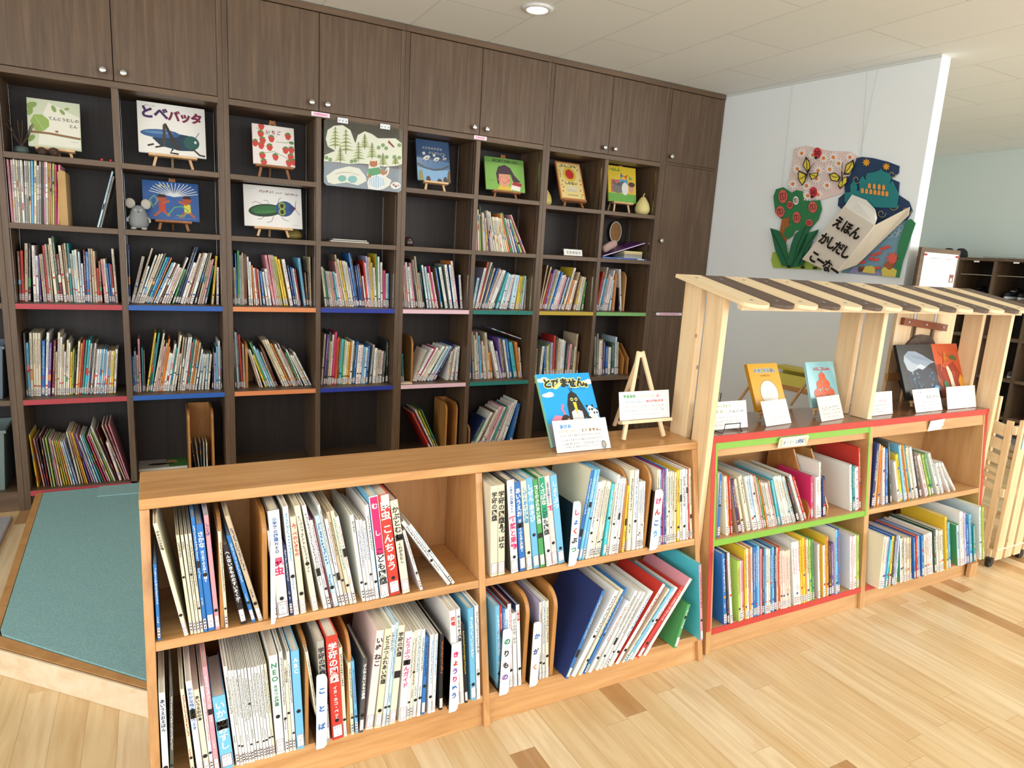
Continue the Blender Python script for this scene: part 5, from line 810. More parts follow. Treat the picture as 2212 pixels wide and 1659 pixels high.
def c_whale(a):
    a.ell('2c3446', .56, .36, .42, .26, 26).poly('8a9aac', [(.12, .70), (.16, .8), (.3, .88), (.5, .87), (.68, .8), (.84, .72), (1, .66), (.86, .64), (.72, .58), (.5, .56), (.36, .52), (.26, .50), (.18, .54)]).poly('aeb8c4', [(.12, .70), (.16, .8), (.24, .74), (.36, .66), (.5, .62), (.68, .6), (.5, .56), (.36, .52), (.26, .50), (.18, .54)]).poly('c2cad4', [(.42, .58), (.56, .64), (.72, .58), (.6, .53)]).poly('aab2bc', [(.3, .52), (.38, .56), (.28, .44)])
    for i in range(7): a.line('6a7a8e', [(.3+.07*i, .82-.012*i), (.5+.06*i, .74-.012*i)], .0015)
    rnd = random.Random(4)
    for i in range(16): a.ell(rnd.choice(['5a6a7a', '7a8a94', '4a8ab0', '6a7480']), rnd.uniform(.24, .9), rnd.uniform(.18, .48), rnd.uniform(.012, .05), rnd.uniform(.008, .02), 8, rnd.uniform(0, 3))
    for i in range(26): a.ell('b09a50', rnd.uniform(.1, .98), rnd.uniform(.13, .24), .005, .004, 6)
    a.ell('4aa8dc', .90, .175, .085, .06)
    for i, ch in enumerate('クジラがしんだら'): a.text('eceae4', ch, .14+.098*i, .115-.004*i, .082 if i < 4 else .07, .03)
    a.scrib('b89a4a', .12, .3, .035, .03, 3)
face_book('black picture book of a pale whale over a dark sea globe', 3.412, .258, -1.992, .800, .246, R_(22), .013, '1c1d22', '151519', c_whale, 'display books on the low bookcases')
easel('easel under the black whale picture book', 3.54, -1.992, ZT, .800, R_(22), .14, .17, t=.013, reach=.02)
def c_red(a):
    rnd = random.Random(11)
    a.poly('8a2a1e', [(0, .0), (.6, .0), (.5, .4), (.2, .62), (0, .6)]).poly('a8341e', [(.2, .5), (.7, .66), (.9, .4), (1, 0), (.4, 0)])
    for i in range(26): u = rnd.uniform(.02, .95); v = rnd.uniform(.05, .6); a.line(rnd.choice(['d8742a', '6a1e1a', 'c85a24', 'e8942e']), [(u, v), (u+rnd.uniform(-.06, .06), v+.05), (u+rnd.uniform(-.05, .05), v+.1)], .003)
    a.poly('e8a02e', [(.76, .3), (.86, .42), (.97, .3), (.98, .12), (.88, .06), (.78, .14)]).poly('ece2c4', [(.38, .56), (.46, .58), (.56, .44), (.6, .02), (.46, .02), (.44, .3)]).ell('2f7a4c', .3, .16, .09, .16, 12, .4).ell('5a6a3a', .72, .73, .14, .05, 14, -.2)
    a.ell('c8842a', .42, .82, .035, .035).poly('c87a24', [(.34, .68), (.5, .68), (.46, .8), (.38, .8)]).line('b8661e', [(.34, .76), (.22, .84)], .006).line('b8661e', [(.5, .76), (.62, .78)], .006).line('b8661e', [(.38, .7), (.3, .62)], .006).line('b8661e', [(.46, .7), (.56, .66)], .006)
    a.text('2a3a6a', 'しんさらぺ', .5, .30, .085, .03, 1.15, True) if False else a.scrib('2a3a6a', .45, .54, .45, .05, 1).scrib('2a3a6a', .46, .55, .35, .05, 2).scrib('2a3a6a', .48, .57, .25, .05, 3)
face_book('orange-red picture book with flames and a running figure, right of the whale book', 3.676, .205, -1.986, .800, .246, R_(22), .012, 'd2562c', '8a2a20', c_red, 'display books on the low bookcases')
easel('easel under the orange-red flame picture book', 3.778, -1.986, ZT, .800, R_(22), .11, .17, t=.012, reach=.015)
def kc(border, head, hc, seed, ink, extra=None):
    def f(a):
        lined(a, border, (.42, .28, .15), seed, ink); a.text('c4c0c0', 'せんせいの', .5, .84, .09, 0, 1.1).text('c8c4c2', 'おすすめえほん', .28, .64, .095, 0, .92)
        if extra: extra(a)
    return f
card('card with yellow-green writing in the black wire stand', 2.219, .190, -2.046, .7675, .095, R_(15), kc('8ab0a0', '', '', 20, ('9a9698',), lambda a: a.scrib('9ab84a', .1, .6, .83, .13, 2).scrib('a8b84a', .06, .42, .64, .13, 3).scrib('2a5a48', .46, .94, .62, .11, 4)), 0)
card('card with faint grey writing in front of the egg book', 2.503, .150, -2.046, ZT+.0015, .092, R_(24), kc('b0848a', '', '', 30, ('a8a4a2',)), R_(6))
card('card with black handwriting in front of the strawberry faces book', 2.795, .156, -2.051, ZT+.0015, .094, R_(22), kc('c4c0bc', '', '', 40, ('5a5656',), lambda a: a.scrib('2a2628', .12, .9, .52, .13, 7).scrib('4a4646', .1, .2, .83, .08, 8)), R_(7), 'ece6da')
card('card with a red title line right of the middle posts', 3.100, .155, -2.040, ZT+.0015, .094, R_(12), kc('c08a8a', '', '', 50, ('3a3636',), lambda a: a.scrib('c8404a', .4, .8, .62, .12, 9)), R_(2))
card('card with navy handwriting in front of the whale book', 3.385, .202, -2.054, ZT+.0015, .098, R_(20), kc('d8d4d0', '', '', 60, ('2f4a8a',), lambda a: a.scrib('3a6ab0', .08, .3, .84, .12, 4).scrib('2a2a30', .46, .95, .63, .15, 5)), R_(2))
card('blue-framed card with faint writing at the right end of the red bookcase', 3.622, .222, -2.049, ZT+.0015, .098, R_(14), kc('7ab0d8', '', '', 70, ('c4c0c0',)), 0)
q = empty('wire_plate_stand', (2.30, -2.055, ZT)); tag(q, 'black wire plate stand holding a card beside the left posts', 'stand'); BW_ = M('1c1c1e', .35)
for sg in (-1, 1):
    c = MB(); c.tube([(sg*.036, -.022, .034), (sg*.036, -.022, .018), (sg*.046, -.024, .003), (sg*.046, .03, .003), (sg*.030, .085, .003)], .0017, BW_, 8); c.build('foot_wire', q, smooth=True)
c = MB(); c.tube([(-.036, -.022, .034), (.036, -.022, .034)], .0017, BW_, 8); c.build('front_loop', q, smooth=True)
c = MB(); c.tube([(-.03, .085, .003), (-.03, .075, .118), (.03, .075, .118), (.03, .085, .003)], .0017, BW_, 8); c.build('back_loop', q, smooth=True)
# ------------------------------------------------------------------ small things in the dark bookcases
FELT = M('8a8d90', .95, 0, .1); FELT2 = M('b9b2a8', .95, 0, .1)
r = empty('mouse_toy', (.522, .06, Z2+.0005)); tag(r, 'grey felt mouse toy with pale round ears beside the blue hose book', 'toy mouse')
q = MB(); q.lathe([(.012, .008), (.034, .010), (.043, .03), (.042, .055), (.034, .082), (.026, .10), (.014, .112), (.002, .115)], FELT, 18); q.build('body', r, smooth=True)
for s in (-1, 1):
    q = MB(); q.ball((s*.033, .004, .122), (.022, .007, .024), FELT2); q.build('ear', r, smooth=True)
    q = MB(); q.ball((s*.022, -.026, .007), (.013, .018, .0065), FELT2); q.build('foot', r, smooth=True)
    q = MB(); q.ball((s*.012, -.028, .092), .0045, M('f0efe8', .4)); q.ball((s*.012, -.0318, .092), .002, BLK); q.build('eye', r, smooth=True)
    q = MB(); q.tube([(s*.036, -.008, .062), (s*.047, -.02, .048), (s*.046, -.03, .038)], .005, FELT2); q.build('arm', r, smooth=True)
q = MB(); q.ball((0, -.032, .082), .004, M('4a4446', .6)); q.build('nose', r, smooth=True)
def gourd(label, loc, w, h, col, tilt=0):
    r = empty('ornamental_gourd', loc, (0, tilt, 0)); tag(r, label, 'gourd', 'ornamental gourds on the dark bookcases')
    q = MB(); q.lathe([(.02*w, 0), (.38*w, .004), (.5*w, .18*h), (.5*w, .32*h), (.42*w, .5*h), (.28*w, .66*h), (.16*w, .78*h), (.05*w, .82*h)], M(col, .45), 20); q.build('body', r, smooth=True)
    q = MB(); q.tube([(0, 0, .80*h), (.01*w, 0, .88*h), (.08*w, 0, .97*h)], .045*w, M('c8b87a', .6)); q.build('stem', r, smooth=True)
gourd('pale yellow gourd with stem standing right of the yellow wolf book', (3.517, .07, Z1d), .1, .146, 'e3d28c')
gourd('pale yellow gourd half hidden left of the red apple book', (2.806, .16, Z1d), .085, .13, 'dcc878')
gourd('dull yellow round gourd behind the right corner of the beetle book', (1.262, .20, Z2+.0005), .085, .075, 'a08a4a')
q = MB(); q.lathe([(.005, 0), (.026, .0), (.031, .014), (.031, .03), (.024, .044), (.012, .052), (.001, .054)], M('3a2a2a', .25, 0, .5, .4), 18); tag(q.build('round_paperweight', loc=(1.868, .06, Z2+.0005), smooth=True), 'small dark glossy dome on the empty pink-edged bay shelf', 'ornament')
for i, (x0, x1, hh, lab) in enumerate(((1.418, 1.63, .009, 'flat black-edged book under the other in the empty navy bay'), (1.43, 1.62, .008, 'upper thin flat book in the empty navy bay'))):
    r = empty('flat_book', (x0, .03, Z2+.0005+.0097*i)); tag(r, lab, 'book', 'flat books in the navy bay')
    q = MB(); q.box(0, x1-x0, 0, .16, 0, .0015, M('2a2628', .4)); q.box(0, x1-x0, 0, .16, hh-.0015, hh, M('2a2628', .4)); q.build('cover', r)
    q = MB(); q.box(.003, x1-x0-.002, .002, .157, .0016, hh-.0016, PAGE); q.build('page_block', r)
r = empty('tent_sign', (2.885, .02, Z2+.0015), (-R_(14), 0, R_(3))); tag(r, 'small clear stand holding a white card on the yellow-edged bay shelf', 'sign')
q = MB(); q.box(0, .155, 0, .002, 0, .045, ACRYL); q.build('acrylic_front', r)
q = MB(); q.box(.006, .149, -.0008, -.0001, .003, .042, M('f2f0ea', .6)); q.build('card', r)
q = MB(); htext(q, '未登録絵本', .022, .022, .02, -.0012, M('3a3a3e'), .0, .0235); q.build('lettering', r)
q = MB(); q.bar((.077, .036, .012), (.077, .004, .044), .15, .0015, ACRYL); q.build('rear_flap', r)
r = empty('flat_book', (3.194, .03, Z2+.0005)); tag(r, 'flat blue book lying at the bottom of the lime bay shelf', 'book')
q = MB(); q.box(0, .368, 0, .2, 0, .002, M('2c62b0', .35)); q.box(0, .368, 0, .2, .007, .009, M('2c62b0', .35)); q.box(.0, .368, 0, .002, .002, .007, M('2f66b8', .35)); q.build('cover', r)
q = MB(); q.box(.003, .366, .003, .197, .0021, .0069, PAGE); q.build('page_block', r)
q = MB(); htext(q, 'えほん', .12, .0045, .006, -.0005, M('e8ecf0'), .02, .011); q.box(.29, .345, -.0004, -.0001, .0012, .0078, M('e8e2dc')); q.build('spine_print', r)
r = empty('card_box_stack', (3.384, .05, Z2+.0101)); tag(r, 'stack of small card cases under the purple book, lime bay', 'card cases')
for i, c in enumerate(('b8b0a8', '9aa09a', 'a8948c', 'd8c88a', 'e0d49a')):
    q = MB(); q.box(0 + .002*(i % 2), .152, 0, .11, .0095*i, .0095*i+.0088, M(c, .4)); q.build('card_case', r)
r = empty('flat_book', (3.225, .06, Z2+.0105), (0, -R_(17), 0)); tag(r, 'purple book lying tilted across the card cases in the lime bay', 'book')
q = MB(); q.box(0, .355, 0, .2, 0, .0018, M('6a2a86', .3)); q.box(0, .355, 0, .2, .0072, .009, M('6f2a8c', .3)); q.build('cover', r)
q = MB(); q.box(.002, .353, .002, .198, .0019, .0071, M('e8e4ea', .7)); q.build('page_block', r)
q = MB()
for u, v in ((.09, .06), (.14, .09), (.07, .1), (.3, .15)): q.add([(u, v, .0093), (u+.03, v, .0093), (u+.03, v+.01, .0093), (u, v+.008, .0093)], [(0, 1, 2, 3)], M('d8d0dc'))
q.build('cover_print', r)
q = MB(); q.lathe([(.004, 0), (.02, .004), (.026, .02), (.026, .10), (.02, .115), (.003, .12)], M('b89a94', .9, 0, .1), 14, Matrix.Translation((3.205, .05, Z2+.053)) @ Matrix.Rotation(R_(62), 4, 'Y') @ Matrix.Diagonal((1, .8, 1, 1)))
r = tag(q.build('pencil_pouch', smooth=True), 'dusty pink rolled pouch on the purple book, lime bay', 'pouch')
r = empty('paper_face_cutout', (3.46, .27, Z2+.0101)); tag(r, 'standing brown oval paper cutout behind the purple book', 'paper cutout')
q = MB(); q.prism([(.052*math.cos(a), .175+.073*math.sin(a)) for a in [2*math.pi*i/24 for i in range(24)]], 1, .001, .003, M('d8d4cc', .7)); q.build('backing', r)
q = MB(); q.prism([(.045*math.cos(a), .175+.066*math.sin(a)) for a in [2*math.pi*i/24 for i in range(24)]], 1, 0, .001, M('a87a48', .8)); q.build('oval', r)
q = MB(); q.box(-.012, .012, .0005, .003, 0, .11, M('d8d4cc', .7)); q.build('support_strip', r)
q = MB()
for s in (-1, 1): disc(q, s*.012, .195, .004, M('4a3424'), -.0006); disc(q, s*.024, .172, .006, M('b8684a'), -.0006)
q.flat([(-.012, .158), (0, .153), (.012, .158), (0, .156)], -.0006, M('6a3424')); q.build('printed_dots', r)
PIN = wood('pinecone', '2a1e18', '4a3428', '5f4636', (60, 60, 60), .8)
for i, (x, y, s, lab) in enumerate(((.160, .045, 1.0, 'brown pinecone at the left under the ladybird book'), (.203, .05, 1.1, 'brown pinecone at the right under the ladybird book'))):
    q = MB(); q.ball((0, 0, .018*s), (.019*s, .019*s, .018*s), PIN, 12)
    for j in range(40):
        a = j*2.4; z = .003+.030*s*j/40; rr = .0195*s*math.sin(math.pi*min(.97, max(.12, z/(.036*s))))
        q.ball((rr*math.cos(a), rr*math.sin(a), z), (.004, .004, .0022), PIN, 6)
    tag(q.build('pinecone', loc=(x, y, Z1+.0003)), lab, 'pinecone', 'pinecones on the top left shelf')
rnd = random.Random(5); r = empty('dried_twigs', (.082, .08, Z1+.0005)); tag(r, 'dark dried twig bundle left of the ladybird book', 'dried plant')
q = MB(); q.lathe([(.002, .0), (.022, .0), (.03, .012), (.024, .03), (.01, .034), (.002, .0345)], M('4a5654', .6), 14); q.build('small_pot', r, smooth=True)
for i in range(7):
    a = rnd.uniform(0, 6.28); q = MB(); q.tube([(0, 0, .03), (.03*math.cos(a), .02*math.sin(a), .08), (.05*math.cos(a), .03*math.sin(a), .12+.02*rnd.random())], .0016, PIN, 6)
    q.build('twig', r)
for x, lab in ((.386, 'left of the two tiny red beads on the top left shelf'), (.421, 'right of the two tiny red beads on the top left shelf')):
    q = MB(); q.ball((0, 0, .006), .006, M('d8402e', .3)); tag(q.build('red_bead', loc=(x, .03, Z1+.0003), smooth=True), lab, 'bead', 'red beads')
r = empty('kraft_file_box', (.211, .035, Z2+.0005)); tag(r, 'kraft paper file box at the right end of the notebooks', 'file box')
q = MB(); q.prism([(0, 0), (.0, .232), (.008, .236), (.010, .243), (.030, .236), (.030, 0)], 1, 0, .2, wood('kraft', 'b08a58', 'bb9764', 'c6a472', (8, 8, 8), .8)); q.build('box', r)
q = MB(); q.prism([(-.0035, .0005), (-.0035, .1), (-.0005, .16), (-.0005, .0005)], 1, .002, .17, M('d9a032', .6)); q.build('yellow_sheet', r)
r = empty('flat_book', (.468, .15, ZC+.0003)); tag(r, 'flat grey and green book lying on the floor-level shelf, mid-blue bay', 'book')
q = MB(); q.box(0, .228, 0, .145, 0, .012, PAGE); q.build('page_block', r)
q = MB(); q.box(-.001, .229, -.001, .146, .0122, .0142, M('b8b4ae', .4)); q.build('cover', r)
q = MB(); up = lambda P, c, z: q.add([(x, y, z) for x, y in P], [tuple(range(len(P)))], M(c, .5))
up([(.145, 0), (.228, 0), (.228, .145), (.125, .145)], '4f8a3e', .0145); up([(.06+.05*math.cos(a)+.03, .06+.02*math.sin(a)) for a in [6.283*i/12 for i in range(12)]], '26221f', .0147); up([(.12, .055), (.165, .05), (.165, .07), (.12, .066)], '26221f', .0147); up([(.155+.03*math.cos(a), .09+.03*math.sin(a)) for a in [6.283*i/12 for i in range(12)]], 'c89a6a', .0146)
q.build('cover_picture', r)
def wood_file(label, x0, x1, y, z, h, D, m, slant=False, books=(), rot=0):
    r = empty('wooden_book_file', (x0, y, z)); tag(r, label, 'book file', 'wooden book files')
    P = [(0, 0), (0, h*.55), (D*.55, h), (D, h), (D, 0)] if slant else [(0, 0), (0, h-.05)] + [(.05-.05*math.cos(k), h-.05+.05*math.sin(k)) for k in [math.pi/2*j/8 for j in range(1, 9)]] + [(D, h), (D, 0)]
    for a in (0, x1-x0-.011): q = MB(); q.prism(P, 0, a, a+.011, m); q.build('side', r, bevel=.001)
    q = MB(); q.box(.011, x1-x0-.011, D-.009, D, 0, h, m); q.build('back', r)
    return r
wood_file('tall light wooden book file on the floor-level shelf, mid-blue bay', .700, .824, .05, ZC+.0004, .335, .2, TOAST)
rnd = random.Random(8)
for i, (x, a, c) in enumerate(((.735, -8, 'z'), (.748, -5, 'g'), (.760, -2, 'z'), (.772, 0, 'g'), (.786, 0, 'c'))):
    o = make_thin('magazine', x, .006, .15, R_(a), ZC+.0008, .08, c, rnd, .12); tag(o, f'thin {NAME[c]} booklet, {ordn(i+1)} inside the tall wooden file, mid-blue bay', 'magazine', 'booklets in the tall wooden file')
wood_file('slanted wooden book file on the lower shelf of the lime bay', 3.47, 3.522, .07, ZB+.0004, .205, .18, TOAST, True)
wood_file('wooden book stand at floor level of the pink-edged bay', 2.135, 2.215, .05, ZC+.0004, .30, .2, TOAST)
for i, (x, t, h, a, c) in enumerate(((2.055, .012, .27, -28, 'r:r'), (2.08, .008, .29, -27, 'w'), (2.095, .006, .28, -26, 'y'), (2.108, .006, .28, -25, 'e'))):
    o = make_book('picture_book', x, t, h, R_(a), ZC+.0006, .09, c, None, None, rnd, dict(d=.18, jit=.0, parts=0, dot='d8506a')); tag(o, f'{NAME[c[0]]} picture book slumped left, {ordn(i+1)} at floor level, pink bay', 'book', 'picture books on the dark bookcases')
q = MB(); q.prism([(0, 0), (0, .11)] + [(.04-.04*math.cos(k), .11+.04*math.sin(k)) for k in [math.pi/2*j/8 for j in range(1, 9)]] + [(.2, .15), (.2, 0)], 0, 0, .012, TOAST); tag(q.build('wooden_bookend', loc=(2.29, .04, ZC+.0004), bevel=.001), 'short wooden bookend left of the floor-level books, teal bay', 'bookend')
T = Matrix.Rotation(R_(17.5), 4, 'Y'); r = empty('flat_book', (2.445, .1, .845), (0, R_(17.2), 0)); tag(r, 'thin book lying on top of the lower teal-edged row', 'book')
q = MB(); q.box(0, .225, 0, .15, 0, .007, M('5a6488', .35)); q.build('cover', r)
q = MB(); q.box(.0, .225, -.0004, -.0001, .001, .006, M('c8ccd4', .5)); q.box(.03, .07, -.0008, -.0004, .001, .006, M('4f8a5a', .5)); q.box(.1, .13, -.0008, -.0004, .001, .006, M('c86a5a', .5)); q.build('spine_print', r)
q = MB(); q.box(0, .07, 0, .04, 0, .009, PALE); tag(q.build('riser_board', loc=(1.829, .016, ZB+.0004)), 'pale wood strip under the small books, lower pink-edged shelf', 'board')
# bins on the left neighbour
def bin_(label, x0, x1, z, h, col, clear=False):
    r = empty('storage_bin', ((x0+x1)/2, .15, z)); tag(r, label, 'bin', 'grey storage bins'); m = M(col, .4)
    wb, wt = (x1-x0)/2-.018, (x1-x0)/2; q = MB(); rg = lambda a, y, zz: [(-a, -y, zz), (a, -y, zz), (a, y, zz), (-a, y, zz)]
    A = rg(wb, .11, 0); B = rg(wt, .125, h); C = rg(wt-.004, .121, h); D = rg(wb-.003, .106, .004)
    q.add(A+B+C+D, [(3, 2, 1, 0)] + [(i, (i+1) % 4, 4+(i+1) % 4, 4+i) for i in range(4)] + [(4+i, 4+(i+1) % 4, 8+(i+1) % 4, 8+i) for i in range(4)] + [(8+i, 8+(i+1) % 4, 12+(i+1) % 4, 12+i) for i in range(4)] + [(12, 13, 14, 15)], m); q.build('tub', r, bevel=.002)
    q = MB()
    for a, b_, c, d in ((-wt-.008, wt+.008, -.133, -.123), (-wt-.008, wt+.008, .123, .133), (-wt-.008, -wt+.001, -.125, .125), (wt-.001, wt+.008, -.125, .125)): q.box(a, b_, c, d, h-.012, h+.002, m)
    q.build('rim', r, bevel=.001)
bin_('blue-grey plastic bin on the middle shelf at the left edge', -.42, -.038, ZB+.0004, .245, '5f6c7a'); bin_('grey-green plastic bin on the lowest shelf at the left edge', -.44, -.06, .0954, .29, '6f7f7c')
# acrylic board with forest cutouts over the navy bay
r = empty('acrylic_board', (1.581, -.012, 1.61)); tag(r, 'clear acrylic flap with forest and bear paper cutouts over the navy bay', 'acrylic board')
rc = lambda x0, x1, z0, z1, k: [(x0+k, z0), (x1-k, z0), (x1, z0+k), (x1, z1-k), (x1-k, z1), (x0+k, z1), (x0, z1-k), (x0, z0+k)]
q = MB(); q.prism(rc(-.208, .212, 0, .332, .014), 1, 0, .003, ACRYL); q.build('panel', r, bevel=.0006)
for x in (-.113, .112):
    q = MB(); q.box(x-.027, x+.027, -.002, -.0002, .318, .343, M('c9ccd0', .3, .9))
    for k in (-.018, 0, .018): disc(q, x+k, .329, .0028, M('2a2a2c'), -.0023)
    q.build('hinge', r)
def relief(lines, root, origin, frame):
    agg = {}
    for ln in lines:
        p = ln.split('|')
        if p[0] in ('TXT', 'TH'): continue
        agg.setdefault(p[0], []).append(p)
    for nm in agg:
        for p in agg[nm]:
            q = MB(); m = M(p[1], .6)
            if p[2] == 'B':
                th = int(p[3])/1000; P = [tuple(int(k)/1000 for k in a.split(',')) for a in p[4].split()]
                F = [frame(u, v, o) for u, v, o in P]; G = [frame(u, v, o-th) for u, v, o in P]; n = len(F)
                q.add([tuple(k-origin) for k in F+G], [tuple(range(n))[::-1], tuple(range(n, 2*n))] + [(i, n+i, n+(i+1) % n, (i+1) % n) for i in range(n)], m)
            else:
                o = int(p[2])/1000; th = int(p[3])/1000; P = [tuple(int(k)/1000 for k in a.split(',')) for a in p[4].split()]; n = len(P)
                F = [frame(u, v, o) for u, v in P]; G = [frame(u, v, o-th) for u, v in P]
                q.add([tuple(k-origin) for k in F+G], [tuple(range(n))[::-1], tuple(range(n, 2*n))] + [(i, n+i, n+(i+1) % n, (i+1) % n) for i in range(n)], m)
            q.build(nm, root)
